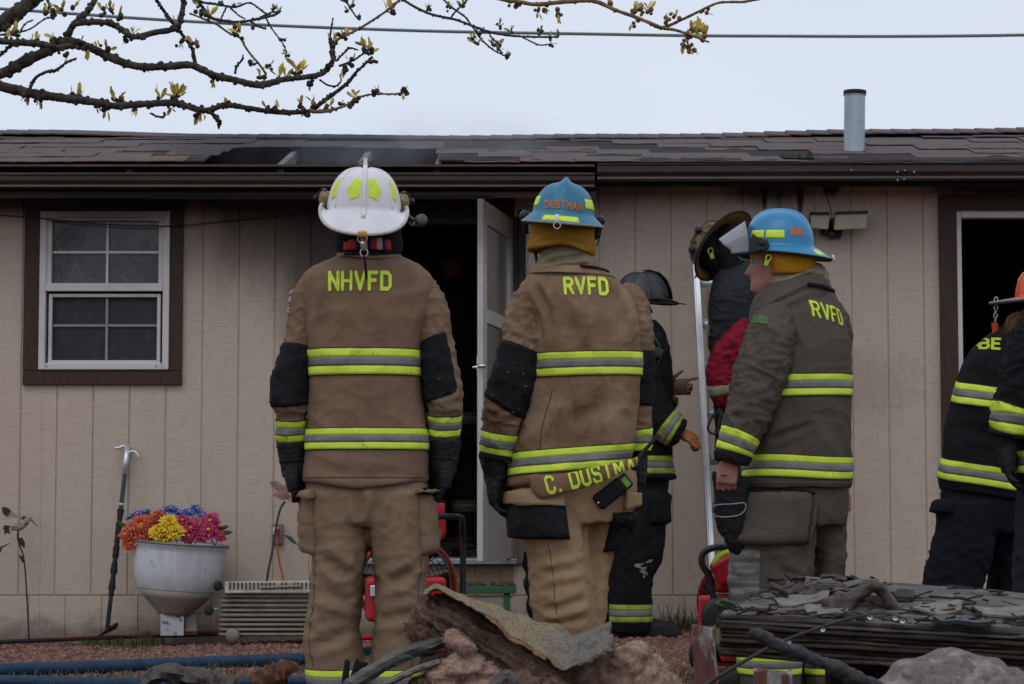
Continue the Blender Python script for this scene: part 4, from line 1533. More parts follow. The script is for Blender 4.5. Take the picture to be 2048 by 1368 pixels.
def body(P, head_c, fwd, limbs, shrink=.78, m=None, up=(0, 0, 1), hs=1.0, neck_to=None, extra=None, voxel=.0085, eyes=(-1, 1)):
    """the wearer: head, neck, trunk and limbs as one continuous figure"""
    mb = MB()
    fr = head_shape(mb, head_c, fwd, up, hs)
    for L in limbs:
        c = L.pts
        R = np.array(L.rings(18, 2.0))
        mb.loft(c[:, None] + (R - c[:, None]) * shrink)
    nt = limbs[0].pts[0] if neck_to is None else neck_to
    mb.tube(smoothpath([head_c - np.asarray(up) * .05 - np.asarray(fr[0]) * .02, (head_c + nt) / 2 - fr[0] * .01, nt - np.array([0, 0, .06])], 10), .058, 18)
    if extra is not None:
        extra(mb)
    me = remesh(mb, voxel, 1 if voxel < .006 else 2)
    o = obj('body', me, m or M['skin'], P.root)
    for sg in eyes:
        e = head_c + hs * (fr[0] * .078 + fr[2] * sg * .031 + fr[1] * .008)
        k = MB().ball(e, .0095 * hs, 10, 8)
        obj('eye', k, M['eye'], o)
    return o


def boot(P, ankle, fwd, L=.31, w=.052, h=.16, zsole=None, m=None):
    fwd = np.asarray(fwd, float) / np.linalg.norm(fwd)
    side = np.array([-fwd[1], fwd[0], 0])
    th = np.linspace(0, 2 * np.pi, 22, endpoint=False)
    z0 = zsole
    mb = MB()
    rings = []
    for t, hw, top in ((-.30, .6, .07), (-.27, .85, .10), (-.15, .95, .12), (0, .9, .125), (.18, .9, .11), (.38, 1.0, .085), (.55, 1.0, .07), (.66, .75, .055), (.70, .4, .035)):
        cx = ankle + fwd * t * L
        zz = np.where(np.sin(th) > 0, np.sin(th) ** .8 if False else np.abs(np.sin(th)) ** .8, -np.abs(np.sin(th)) ** .35)
        zz = z0 + top * (.5 + .5 * zz) * (1.0)
        R = np.stack([cx[0] + side[0] * np.cos(th) * w * hw, cx[1] + side[1] * np.cos(th) * w * hw, zz], 1)
        rings.append(R)
    mb.loft(rings)
    mb.tube([[ankle[0], ankle[1], z0 + .05], [ankle[0], ankle[1], z0 + h + .1]], .06, 18)
    me = remesh(mb, .008, 4)
    displace(me, lambda V: .004 * fbm(V * 22, 2))
    o = obj('boot', me, m or M['blackrub'], P.root)
    s = MB()
    pr = [(-.31, .62), (-.2, .95), (0, .98), (.2, .95), (.4, 1.06), (.58, 1.02), (.68, .7), (.72, .3)]
    up_ = [ankle[:2] + fwd[:2] * t * L + side[:2] * w * k for t, k in pr] + [ankle[:2] + fwd[:2] * t * L - side[:2] * w * k for t, k in pr[::-1]]
    s.loft([[(q[0], q[1], z0 - .0) for q in up_], [(q[0], q[1], z0 + .028) for q in up_]])
    obj('sole', s, M['blackrub'], o, smooth=False, bevel=.004)
    return o
UP = np.array([0, 0, 1.0])


def ring(mb, c, r, nrm, t=.0022, n=24, sq=1.0):
    nrm = np.asarray(nrm, float) / np.linalg.norm(nrm)
    a = np.cross(nrm, [.3, .2, .9])
    a /= np.linalg.norm(a)
    b = np.cross(nrm, a)
    th = np.linspace(0, 2 * np.pi, n + 1)
    mb.tube(np.asarray(c) + r * (np.cos(th)[:, None] * a + sq * np.sin(th)[:, None] * b), t, 7, cap=False)


def puff(h, e=.18, grow=0.0):
    def f(u, v):
        a = min(1, u / e, (1 - u) / e)
        b = min(1, v / e, (1 - v) / e)
        a, b = max(a, 0), max(b, 0)
        return .004 + h * math.sqrt(a * (2 - a)) * math.sqrt(b * (2 - b)) * (1 - grow + grow * v)
    return f


def sleeve_of(P, arm, m, seed, amp=.011, par=None, tape_rows=None, patch_rows=None, cuff_rows=None, th=(-math.pi, math.pi), tm=None, pth=(-1.5, 1.5), creases=(), pm=None, soil=None, pskew=0.0):
    me, b = cloth([arm], .007, seed, amp, 'sleeve', creases, expo=2.1, smooth=3)
    s = obj('sleeve', me, m, P.root)
    if tape_rows:
        tape(arm, tape_rows[0], tape_rows[1], th[0], th[1], s, nth=44, m=tm)
    if patch_rows:
        obj('elbow_patch', patch(arm, patch_rows[0], patch_rows[1], pth[0], pth[1], 22, 30, .0035, mask=round_rect(.16), skew=pskew), pm or M['patch_black'], s, recalc=False)
        k = patch_rows[1] - patch_rows[0]
        obj('stitching', patch(arm, patch_rows[0] + k * .045, patch_rows[0] + k * .06, pth[0] * .93, pth[1] * .93, 1, 30, .0048, skew=pskew * .93), M['greycloth'], s, recalc=False)
        obj('stitching', patch(arm, patch_rows[0] + k * .935, patch_rows[0] + k * .95, pth[0] * .9, pth[1] * .9, 1, 30, .0048, skew=pskew * .9), M['greycloth'], s, recalc=False)
    if cuff_rows:
        obj('cuff', patch(arm, cuff_rows[0], cuff_rows[1], -math.pi, math.pi, 4, 36, .005), M['patch_black'], s, recalc=False)
    return s


def limb_rows(P, rows):
    """rows (py, xl, xr, dy, depth)"""
    return P.torso(rows)


# ================================================================== person A: white helmet
A = Person('firefighter seen from behind in tan turnout gear with a white traditional helmet', 7.85, (725, 1434))
tA = A.torso([(500, 700, 776, 0, .065), (508, 684, 788, 0, .08), (518, 660, 812, 0, .098), (530, 634, 838, 0, .112), (544, 614, 856, 0, .122), (565, 602, 868, 0, .13), (600, 602, 866, 0, .138), (660, 609, 850, 0, .145),
              (720, 614, 844, 0, .15), (800, 615, 847, 0, .152), (870, 614, 855, 0, .158), (920, 611, 858, 0, .165), (964, 606, 854, 0, .17)])
me, bA = cloth([tA], .008, 2.0, .010, 'coat', [(A.p(828, 610, -.12), A.p(838, 700, -.14), .018, .012), (A.p(640, 600, -.12), A.p(625, 680, -.13), .02, .008),
                                            (A.p(640, 935, -.16), A.p(830, 950, -.16), .02, .006), (A.p(690, 560, -.12), A.p(650, 640, -.14), .03, .006)],
               warp=lambda V: np.column_stack([V[:, 0], V[:, 1], V[:, 2] - .02 * sstep(A.p(0, 900)[2], A.p(0, 966)[2], V[:, 2]) * sstep(7.95, 7.7, V[:, 1]) * (1 - sstep(.0, .2, np.abs(V[:, 0] - A.p(735, 0)[0])))]))
jA = obj('jacket', me, M['tan_a'], A.root)
tape(tA, 702, 753, -1.62, 1.62, jA, nth=60)
tape(tA, 859, 900, -1.75, 1.75, jA, nth=60)
tape(tA, 702, 753, 1.64, math.tau - 1.64, jA, nth=40)
word_patch(bA, 'NHVFD', A.p(656, 541, -.13), A.p(783, 541, -.13) - A.p(656, 541, -.13), A.p(656, 582, -.13) - A.p(656, 541, -.13), (0, 1, 0), M['lime'], jA, lw=.22)
# collar flap
cA = A.torso([(494, 690, 786, -.005, .07), (504, 682, 792, -.005, .08), (516, 676, 800, -.005, .092), (524, 672, 806, -.005, .098)])
obj('collar', patch(cA, 496, 521, -1.7, 1.7, 6, 40, lambda u, v: .004 + .012 * v, wave=lambda th: 3 * math.sin(th * 3 + 1)), M['tan_a'], jA, recalc=False)
obj('hanger_loop', patch(cA, 511, 516, -.75, .4, 2, 16, .022), M['patch_black'], jA, recalc=False)
obj('hem_seam', patch(tA, 955, 957, -1.3, 1.3, 1, 50, .0015), M['seam'], jA, recalc=False)
aAl = A.arm([(650, 552, .0, 10), (638, 562, 0, 26), (622, 586, 0, 36), (613, 620, 0, 36), (607, 655, 0, 33), (600, 692, -.01, 33), (590, 735, -.02, 37), (583, 768, -.02, 39), (580, 800, -.02, 40), (583, 828, -.01, 32), (584, 860, 0, 31), (586, 890, .01, 31)])
aAr = A.arm([(822, 552, .0, 10), (832, 564, 0, 26), (846, 590, 0, 36), (859, 626, 0, 38), (867, 668, 0, 37), (875, 712, -.01, 37), (882, 752, -.02, 38), (888, 795, -.02, 40), (889, 828, -.01, 33), (889, 856, 0, 32), (889, 884, .01, 31)])
sl_ = sleeve_of(A, aAl, M['tan_a'], 4.0, tape_rows=(839, 880), patch_rows=(694, 808), cuff_rows=(883, 892), pth=(-1.5, 1.75), tm=M['lime_dirty'], creases=[(A.p(560, 808, -.06), A.p(615, 815, -.06), .012, .012)])
obj('flag_patch', patch(aAl, 592, 634, -1.75, -1.05, 8, 10, .003), mat('stitched_flag', (.45, .40, .38), .8, layers=[dict(scale=(5, 5, 90), col=(.30, .04, .04), lo=.48, hi=.52, amt=.9, detail=0)]), sl_, recalc=False)
sleeve_of(A, aAr, M['tan_a'], 9.0, tape_rows=(829, 869), patch_rows=(682, 797), cuff_rows=(874, 885), pth=(-1.85, .75), pskew=-22, tm=M['lime'], creases=[(A.p(860, 812, -.06), A.p(925, 800, -.06), .012, .012), (A.p(862, 640, -.05), A.p(880, 672, -.05), .012, .008)])
# trousers
pA = A.torso([(925, 622, 848, 0, .13), (970, 612, 856, 0, .15), (1010, 612, 860, 0, .155), (1046, 622, 852, 0, .15)])
lA = A.torso([(985, 612, 742, 0, .145), (1050, 616, 740, 0, .145), (1110, 624, 734, 0, .14), (1160, 621, 727, 0, .135), (1205, 617, 722, -.01, .13), (1255, 611, 719, 0, .13), (1300, 609, 727, 0, .135), (1330, 613, 734, 0, .13), (1368, 615, 738, 0, .13), (1405, 616, 738, 0, .13)])
rA = A.torso([(985, 728, 860, 0, .145), (1050, 732, 860, 0, .145), (1110, 745, 857, 0, .14), (1160, 750, 853, 0, .135), (1205, 750, 850, -.01, .13), (1255, 748, 845, 0, .13), (1300, 743, 840, 0, .135), (1330, 740, 838, 0, .13), (1368, 738, 838, 0, .13), (1405, 738, 838, 0, .13)])
me, bTA = cloth([pA, lA, rA], .0085, 6.0, .016, 'legs', [(A.p(640, 1118, -.14), A.p(728, 1165, -.14), .022, .016), (A.p(845, 1140, -.14), A.p(755, 1175, -.14), .022, .016),
                                                        (A.p(636, 1180, -.14), A.p(720, 1215, -.13), .02, .011), (A.p(625, 1290, -.13), A.p(718, 1262, -.13), .022, .012), (A.p(750, 1240, -.13), A.p(838, 1225, -.13), .02, .011),
                                                        (A.p(715, 985, -.15), A.p(737, 1075, -.15), .02, .014), (A.p(760, 985, -.15), A.p(740, 1075, -.15), .02, .014), (A.p(668, 990, -.15), A.p(670, 1090, -.15), .012, .006), (A.p(805, 990, -.15), A.p(803, 1090, -.15), .012, .006)], expo=2.3)
trA = obj('trousers', me, M['tan_ap'], A.root)
obj('cargo_pocket', patch(lA, 978, 1108, -2.5, -.62, 18, 24, puff(.038, .16, .6), mask=round_rect(.12)), M['tan_ap'], trA, recalc=False)
obj('cargo_pocket', patch(rA, 985, 1110, .62, 2.5, 18, 24, puff(.036, .16, .6), mask=round_rect(.12)), M['tan_ap'], trA, recalc=False)
obj('pocket_flap', patch(lA, 955, 990, -2.2, -.5, 6, 20, lambda u, v: .012 + .03 * v, skew=14), M['tan_ap'], trA, recalc=False)
obj('pocket_flap', patch(rA, 962, 985, .5, 2.2, 6, 20, lambda u, v: .014 + .03 * v, skew=-8), M['tan_ap'], trA, recalc=False)
obj('pocket_lining', patch(lA, 984, 1004, -1.7, -.75, 4, 12, .048, mask=lambda u, v: v < 1 - abs(u - .45) * 2.1), M['patch_black'], trA, recalc=False)
obj('pocket_lining', patch(rA, 980, 990, .55, 1.0, 2, 8, .04), M['patch_black'], trA, recalc=False)
for L, s0 in ((lA, 0), (rA, 1)):
    tape(L, 1336, 1380, -math.pi, math.pi, trA, nth=40)
    obj('side_seam', patch(L, 1112, 1330, -.62 if s0 == 0 else .60, -.605 if s0 == 0 else .615, 20, 1, .002), M['seam'], trA, recalc=False)
# helmet
hA, ptA, bvA, frA = helmet(A.root, A.p(728, 421, 0), (.035, -.10, 1), (-.06, 1, 0), M['white_helmet'], 'trad', a=.124, b=.152, h=.146, back=.10, drop=.078, rim=M['white_rim'], under=M['blackrub'], sidebrim=.014, front=.035, comb=0, sdrop=.01, curl=.04)
mb = MB()
mb.tube([ptA(math.pi, t, .003) for t in np.linspace(-.45, .99, 22)] + [ptA(0, t, .003) for t in (.95, .8, .6)], [.0075] * 25, 10)
obj('ridge', mb, M['white_helmet'], hA)
for ph in (.25, .5, .75, 1.25, 1.5, 1.75):
    mb = MB()
    mb.tube([ptA(ph * math.pi, t, .0006) for t in np.linspace(.02, .96, 18)], .0032, 8)
    obj('rib', mb, M['white_helmet'], hA)
penta_l = poly_mask([(.45, 0), (1, .04), (1, .84), (.38, 1), (0, .6)], 18)
penta_r = penta_l[:, ::-1]
for c_, hw, mk in ((math.pi + .27, .17, penta_l), (math.pi - .27, .17, penta_r), (math.pi + .98, .17, penta_l), (math.pi - .98, .17, penta_r)):
    P_ = np.array([[ptA(c_ + hw * (1 - 2 * j / 18), .50 - .36 * i / 18, .003) for j in range(19)] for i in range(19)])
    Q_ = np.array([[ptA(c_ + hw * (1 - 2 * j / 18), .50 - .36 * i / 18, -.001) for j in range(19)] for i in range(19)])
    obj('reflective_sticker', solid_patch(P_, mk, Q_), M['lime'], hA, smooth=False, recalc=False)
top = ptA(0, .97)
mb = MB()
mb.tube(smoothpath([ptA(math.pi, .9, 0), top + UP * .012, top + UP * .026 + frA[1] * .03, top + UP * .020 + frA[1] * .07], 12), np.linspace(.009, .006, 12), 10)
mb.ball(top + UP * .03 + frA[1] * .03, .009, 10, 7)
obj('finial', mb, M['white_rim'], hA)
mb = MB()
for s in (-1, 1):
    e = ptA(math.pi - s * 1.1, .55, .012) + frA[1] * .05
    mb.tube(smoothpath([top + UP * .03 + frA[1] * .03, (top + e) / 2 + UP * .018, e], 10), .0018, 6)
obj('strap', mb, M['greycloth'], hA)
for s in (-1, 1):
    g = MB()
    base = frA[2] * s
    c_ = A.p(728, 400, 0) + base * .132 + frA[1] * .05
    pts = [c_ + frA[1] * (-.03 + .02 * i) + base * (.006 * math.sin(i * 1.1)) for i in range(6)]
    g.loft([[p + base * (.02 * math.cos(q)) + UP * (.030 * math.sin(q)) for q in np.linspace(0, 2 * np.pi, 14, endpoint=False)] for p in pts])
    gg = obj('goggle', g, M['amber'], hA)
    st = MB()
    st.tube(smoothpath([c_ + UP * .028 - frA[1] * .03, c_ + UP * .034 + base * .01, c_ + UP * .01 + base * .028, c_ - UP * .02 + base * .018], 12), .007, 8, flat=.5)
    st.ball(c_ + base * .034 + UP * .004, .010, 8, 6)
    obj('goggle_strap', st, M['black'], hA)
mb = MB()
fc = A.p(838, 441, -.02)
mb.lathe([(.009, -.05), (.011, -.02), (.019, 0), (.021, .012), (.021, .03), (.017, .034)], fc + np.array([-.0, .02, 0]), 18, (.35, -1, .05))
mb.tube(smoothpath([fc + np.array([-.012, .02, .004]), fc + np.array([-.028, .02, .010]), A.p(815, 430, .01)], 8), .006, 8)
mb.tube(smoothpath([fc + np.array([-.014, 0, -.012]), fc + np.array([-.028, .0, -.016]), fc + np.array([-.034, 0, -.004])], 8), .004, 8)
obj('helmet_torch', mb, mat('torch_grey', (.09, .095, .1), .4, metallic=.4), hA)
bk = ptA(math.pi, -1)
mb = MB()
mb.box(bk + np.array([0, -.004, -.002]), (.028, .016, .022))
obj('ring_tab', mb, M['brass'], hA, smooth=False, bevel=.004)
mb = MB()
ring(mb, bk + np.array([0, -.012, -.018]), .016, (.2, 1, .1), .002)
obj('d_ring', mb, M['brass'], hA)
mb = MB()
q0 = bk + np.array([.0, -.016, -.032])
q1 = np.array([A.p(736, 512)[0], bk[1] + .03, A.p(736, 512)[2]])
mb.tube([q0, q0 * .7 + q1 * .3, q1], [.006, .0075, .006], 10)
ring(mb, q1 + np.array([0, 0, -.012]), .013, (.2, 1, .1), .002)
obj('clip', mb, M['alu'], hA)
mb = MB()
q2 = np.array([A.p(738, 566)[0], 7.85 - .155, A.p(738, 566)[2]])
mb.tube(smoothpath([q1 + np.array([0, 0, -.024]), (q1 + q2) / 2 + np.array([.002, -.03, 0]), q2], 10), .004, 8)
obj('lanyard', mb, M['greycloth'], hA)
# black hood under the helmet with the striped kerchief
nA = A.torso([(418, 660, 796, .02, .11), (440, 672, 796, .01, .105), (470, 669, 802, .0, .105), (500, 671, 805, 0, .105), (522, 690, 796, 0, .10)])
me, _ = cloth([nA], .007, 12.0, .008, 'coat')
hd = obj('hood', me, M['blackcloth'], A.root)
kA = A.torso([(470, 676, 798, 0, .112), (488, 674, 802, 0, .115), (506, 672, 806, 0, .115)])
stripes = [(-1.25, -.95, 'r'), (-.95, -.55, 'r'), (-.55, -.30, 'b'), (-.30, .02, 'w'), (.02, .18, 'b'), (.18, .45, 'r'), (.45, .72, 'w'), (.72, .9, 'b'), (.9, 1.2, 'r')]
kc = {'r': mat('kerchief_red', (.42, .03, .025), .85), 'w': mat('kerchief_white', (.45, .40, .34), .85), 'b': mat('kerchief_blue', (.012, .02, .10), .85)}
for a_, b_, k in stripes:
    obj('kerchief_stripe', patch(kA, 482 + 8 * abs(a_ * .8) ** 2, 506, a_ * .62, b_ * .62, 3, 5, .004), kc[k], hd, recalc=False)
# gloves
for (wr, dn, pm_, tb, arm, cu, sd) in ((A.p(586, 905, .0), (.10, .02, -1), (1, -.15, 0), (.2, 1, 0), aAl, (.3, .35, .35, .4), 1), (A.p(889, 900, .0), (-.06, .02, -1), (-1, -.2, 0), (-.2, 1, 0), aAr, (.35, .4, .45, .45), 2)):
    d_ = np.array(dn) / np.linalg.norm(dn)
    g = hand_mesh(wr + d_ * .03, dn, pm_, tb, L=.195, fat=1.32, curl=cu, tcurl=.35, tout=.55, cuff=(smoothpath([wr - d_ * .035, wr, wr + d_ * .04, wr + d_ * .08], 8), np.interp(np.arange(8), [0, 3, 7], [.056, .05, .044])))
    gl = obj('glove', g, M['glove_black'], A.root)
    b = MB()
    ring(b, wr + d_ * .028, .047, d_, .005, 24)
    obj('wrist_strap', b, M['patch_black'], gl)
body(A, A.p(730, 424, .0), (-.06, 1, .05), [tA, aAl, aAr, pA, lA, rA], neck_to=A.p(738, 520))
for L in (lA, rA):
    boot(A, np.array([L.pts[-1][0], 7.87, 0]), (0 if L is lA else .15, 1, 0), zsole=float(gz(np.array([0.]), np.array([7.9]))[0]) + .002)

# ================================================================== person B: scuffed blue helmet
B = Person('firefighter from behind in tan gear, scuffed blue helmet and gold neck cover', 8.2, (1135, 1412))
tB = B.torso([(526, 1084, 1188, 0, .08), (538, 1072, 1202, 0, .095), (552, 1058, 1222, 0, .11), (568, 1046, 1244, 0, .12), (584, 1040, 1260, 0, .13), (612, 1042, 1270, 0, .138), (660, 1054, 1277, 0, .145), (720, 1058, 1281, 0, .15),
              (770, 1056, 1279, 0, .152), (830, 1046, 1274, 0, .158), (890, 1030, 1266, 0, .165), (935, 1016, 1258, 0, .17), (956, 1013, 1254, 0, .17)])
zB0, zB1 = B.p(0, 850)[2], B.p(0, 950)[2]
xB = B.p(1135, 0)[0]


def warpB(V):
    w = sstep(zB0, zB1, V[:, 2])
    return np.column_stack([V[:, 0], V[:, 1], V[:, 2] + w * (V[:, 0] - xB) * .14])


me, bB = cloth([tB], .008, 21.0, .013, 'coat', [(B.p(1062, 560, -.10), B.p(1100, 625, -.14), .016, .020), (B.p(1100, 625, -.14), B.p(1098, 700, -.15), .016, .012), (B.p(1078, 588, -.13), B.p(1108, 660, -.14), .014, .010),
                                              (B.p(1262, 640, -.12), B.p(1276, 700, -.13), .014, .010), (B.p(1245, 760, -.15), B.p(1268, 830, -.14), .014, .010), (B.p(1265, 735, -.13), B.p(1255, 800, -.15), .012, .008),
                                              (B.p(1083, 830, -.16), B.p(1078, 900, -.17), .012, .006), (B.p(1120, 850, -.16), B.p(1240, 800, -.16), .03, .008), (B.p(1130, 620, -.14), B.p(1190, 700, -.15), .05, .006)], warp=warpB)
jB = obj('jacket', me, M['tan_b'], B.root)
tape(tB, 708, 754, -1.6, 1.6, jB, nth=64, skew=-6)
tape(tB, 897, 942, -1.75, 1.75, jB, nth=64, skew=-26)
word_patch(bB, 'RVFD', B.p(1127, 552, -.13), B.p(1217, 553, -.13) - B.p(1127, 552, -.13), B.p(1127, 590, -.13) - B.p(1127, 552, -.13), (0, 1, 0), M['lime'], jB, lw=.22, shear=-.03)
obj('back_seam', patch(tB, 780, 950, -.72, -.705, 16, 1, .0018), M['seam'], jB, recalc=False)
aBl = B.arm([(1090, 562, 0, 8), (1080, 574, 0, 26), (1065, 602, -.01, 40), (1052, 640, -.02, 42), (1046, 680, -.03, 42), (1037, 725, -.04, 45), (1024, 770, -.05, 47), (1012, 808, -.05, 45), (1005, 834, -.04, 40), (1000, 868, -.03, 37), (994, 905, -.02, 33), (991, 922, -.02, 32)])
aBr = B.arm([(1248, 568, .03, 8), (1258, 582, .04, 22), (1268, 612, .05, 31), (1272, 650, .05, 33), (1274, 690, .06, 34), (1274, 740, .06, 35), (1274, 790, .06, 33), (1274, 828, .06, 30), (1276, 870, .07, 26), (1277, 905, .07, 24)])
sleeve_of(B, aBl, M['tan_b'], 24.0, .013, tape_rows=(864, 908), patch_rows=(699, 814), cuff_rows=(910, 926), pth=(-1.5, 1.6), pskew=26, creases=[(B.p(965, 825, -.1), B.p(1045, 838, -.1), .012, .014), (B.p(1030, 640, -.08), B.p(1062, 690, -.08), .014, .012)])
sleeve_of(B, aBr, M['tan_b'], 31.0, .010, tape_rows=(856, 902), patch_rows=(702, 812), cuff_rows=(902, 908), pth=(-1.2, 1.8))
# high collar and hood round the neck
nB = B.torso([(488, 1090, 1178, .0, .075), (500, 1082, 1188, 0, .085), (518, 1076, 1192, 0, .092), (536, 1068, 1196, 0, .098), (552, 1066, 1204, 0, .10)])
me, _ = cloth([nB], .006, 40.0, .010, 'sleeve', [(B.p(1072, 530, -.09), B.p(1190, 505, -.09), .010, .012), (B.p(1085, 545, -.09), B.p(1195, 528, -.09), .010, .012)])
hb = obj('hood', me, M['nomex'], B.root)
cB = B.torso([(528, 1076, 1196, 0, .10), (545, 1064, 1212, 0, .112), (560, 1052, 1232, 0, .122)])
obj('collar', patch(cB, 536, 552, -1.6, 1.5, 5, 44, lambda u, v: .004 + .006 * v, skew=8), M['tan_b'], jB, recalc=False)
obj('collar_gap_shade', patch(cB, 538, 543, .35, 1.45, 2, 16, .016, skew=6), M['patch_black'], jB, recalc=False)  # black strip standing in for the shade inside the open collar
gB = B.torso([(436, 1064, 1190, 0, .112), (452, 1060, 1192, 0, .112), (470, 1058, 1190, 0, .112), (484, 1056, 1192, 0, .114), (500, 1054, 1192, 0, .118), (508, 1055, 1190, 0, .118)])
zg = B.p(0, 508)[2]
me, _ = cloth([gB], .006, 43.0, .006, 'coat', [(B.p(1062, 490, -.1), B.p(1123, 478, -.12), .012, .006), (B.p(1123, 478, -.12), B.p(1186, 490, -.1), .012, .006)],
              warp=lambda V: np.column_stack([V[:, 0], V[:, 1], V[:, 2] + .022 * sstep(.12, .0, np.abs(V[:, 0] - B.p(1123, 0)[0])) * sstep(zg + .04, zg, V[:, 2]) - (V[:, 0] - B.p(1123, 0)[0]) * .10 * sstep(zg + .06, zg, V[:, 2])]))
hBn = obj('neck_cover', me, M['gold_old'], B.root)
mb = MB()
mb.tube(smoothpath([B.p(1070, 500, .03), B.p(1072, 514, .03), B.p(1074, 526, .02)], 6), .006, 8, flat=.4)
mb.tube(smoothpath([B.p(1182, 500, .03), B.p(1184, 514, .03), B.p(1182, 524, .02)], 6), .006, 8, flat=.4)
obj('chin_strap', mb, M['black'], hBn)
hB, ptB, bvB, frB = helmet(B.root, B.p(1127, 430, 0), (.085, -.05, 1), (.04, 1, 0), M['blue_helmet_worn'], 'modern', a=.112, b=.14, h=.116, back=.05, drop=.036, sidebrim=.028, front=.03, comb=.02, sdrop=.020, rim=M['greyrim'])
obj('reflective_sticker', ptpatch(ptB, math.pi + .42, math.pi - .36, -.88, -.50, .002, 16, 4), M['lime'], hB, recalc=False)
obj('reflective_sticker', ptpatch(ptB, math.pi + 1.35, math.pi + .88, .12, .32, .002, 10, 5), M['lime'], hB, recalc=False)
obj('reflective_sticker', ptpatch(ptB, math.pi - .70, math.pi - 1.3, .12, .32, .002, 10, 5), M['lime'], hB, recalc=False)
word_patch(bvB, 'DUSTMAN', B.p(1090, 399, -.12), B.p(1165, 406, -.12) - B.p(1090, 399, -.12), B.p(1090, 416, -.12) - B.p(1090, 399, -.12), (0, 1, 0), M['orange_letter'], hB, off=.0025, lw=.24, gap=.36, ny=22)
bk = ptB(math.pi + .08, -1)
mb = MB()
mb.box(bk + np.array([0, -.006, .012]), (.014, .006, .03))
ring(mb, bk + np.array([0, -.006, -.012]), .012, (.1, 1, .1), .0018)
obj('d_ring', mb, M['alu'], hB, bevel=.0008)
for s in (-1, 1):
    kn = MB()
    c_ = B.p(1048 if s < 0 else 1202, 431 if s < 0 else 441, .04)
    kn.lathe([(.012, -.035), (.014, -.012), (.019, -.006), (.021, .004), (.014, .007), (.012, .014)], c_, 16, (s, -.25, .05))
    kn.tube(smoothpath([c_ + np.array([s * .004, .0, .004]), c_ + np.array([s * -.004, .05, -.02]), c_ + np.array([-s * .01, .08, -.055])], 8), .009, 8, flat=.5)
    obj('visor_knob', kn, M['black'], hB)
    v = MB()
    e0 = [c_ + np.array([-s * .012, .02 + .018 * i, -.012]) for i in range(5)]
    v.grid(np.array([[p + np.array([s * .0, 0, -.028 * k]) + np.array([-s * .004 * k, .006 * k, 0]) for p in e0] for k in range(4)]))
    so = obj('visor', v, M['visor'], hB, recalc=False)
    sm_ = so.modifiers.new('t', 'SOLIDIFY')
    sm_.thickness = .002
eb = MB()
eb.tube(smoothpath([B.p(1195, 452, .02), B.p(1192, 468, .03), B.p(1184, 478, .04)], 8), [.012, .014, .016, .018, .018, .016, .014, .01], 8)
eb.tube(smoothpath([B.p(1203, 455, .02), B.p(1199, 476, .02), B.p(1193, 492, .02)], 6), .0025, 6)
obj('earflap', eb, M['black'], hB)
# trousers
pB = B.torso([(925, 1030, 1272, 0, .14), (970, 1024, 1274, 0, .155), (1010, 1024, 1268, 0, .155), (1045, 1034, 1258, .01, .15)])
lB = B.torso([(985, 1024, 1170, -.02, .145), (1050, 1036, 1174, -.02, .145), (1100, 1049, 1180, -.02, .14), (1150, 1055, 1188, -.02, .135), (1200, 1060, 1190, -.03, .13), (1245, 1066, 1194, -.02, .13), (1300, 1070, 1198, 0, .13), (1385, 1072, 1196, 0, .13)])
rB = B.torso([(985, 1150, 1270, .08, .14), (1050, 1158, 1258, .09, .135), (1100, 1165, 1230, .10, .125), (1140, 1166, 1220, .10, .12), (1200, 1168, 1216, .09, .12), (1260, 1165, 1212, .1, .12), (1385, 1165, 1216, .1, .12)])
cr = [(B.p(1065, 1120, -.15), B.p(1160, 1095, -.15), .018, .006), (B.p(1068, 1150, -.15), B.p(1180, 1130, -.15), .018, .007), (B.p(1075, 1185, -.15), B.p(1170, 1165, -.15), .014, .005), (B.p(1080, 1225, -.15), B.p(1185, 1195, -.15), .016, .012),
      (B.p(1160, 985, -.1), B.p(1172, 1100, -.1), .018, .012), (B.p(1110, 1100, -.15), B.p(1125, 1230, -.15), .012, .005), (B.p(1085, 1250, -.14), B.p(1180, 1235, -.14), .014, .010)]
me, bTB = cloth([pB, lB, rB], .0085, 51.0, .013, 'legs', cr, expo=2.3)
trB = obj('trousers', me, M['tan_bp'], B.root)
obj('cargo_pocket', patch(lB, 1004, 1078, -1.95, .36, 12, 26, puff(.045, .12, .45), mask=round_rect(.12)), M['patch_black'], trB, label='black reinforced pocket', recalc=False)
obj('cargo_pocket', patch(rB, 1022, 1100, .1, 1.75, 12, 18, puff(.04, .14, .4), mask=round_rect(.12), skew=-6), M['patch_black'], trB, label='black reinforced pocket', recalc=False)
obj('pocket_flap', patch(lB, 958, 1008, -1.9, .3, 8, 26, lambda u, v: .012 + .026 * v, skew=8), M['tan_bp'], trB, recalc=False)
obj('pocket_flap', patch(rB, 966, 1010, .30, 1.0, 8, 16, lambda u, v: .012 + .016 * v, skew=-14), M['tan_bp'], trB, recalc=False)
obj('knee_patch', patch(lB, 1104, 1236, -2.3, -1.28, 18, 12, lambda u, v: .006 + .01 * math.sin(v * 9) ** 2), M['patch_black'], trB, recalc=False)
obj('side_seam', patch(lB, 1085, 1300, -.22, -.205, 20, 1, .002), M['seam'], trB, recalc=False)
for L in (lB, rB):
    tape(L, 1315, 1360, -math.pi, math.pi, trB, nth=36)
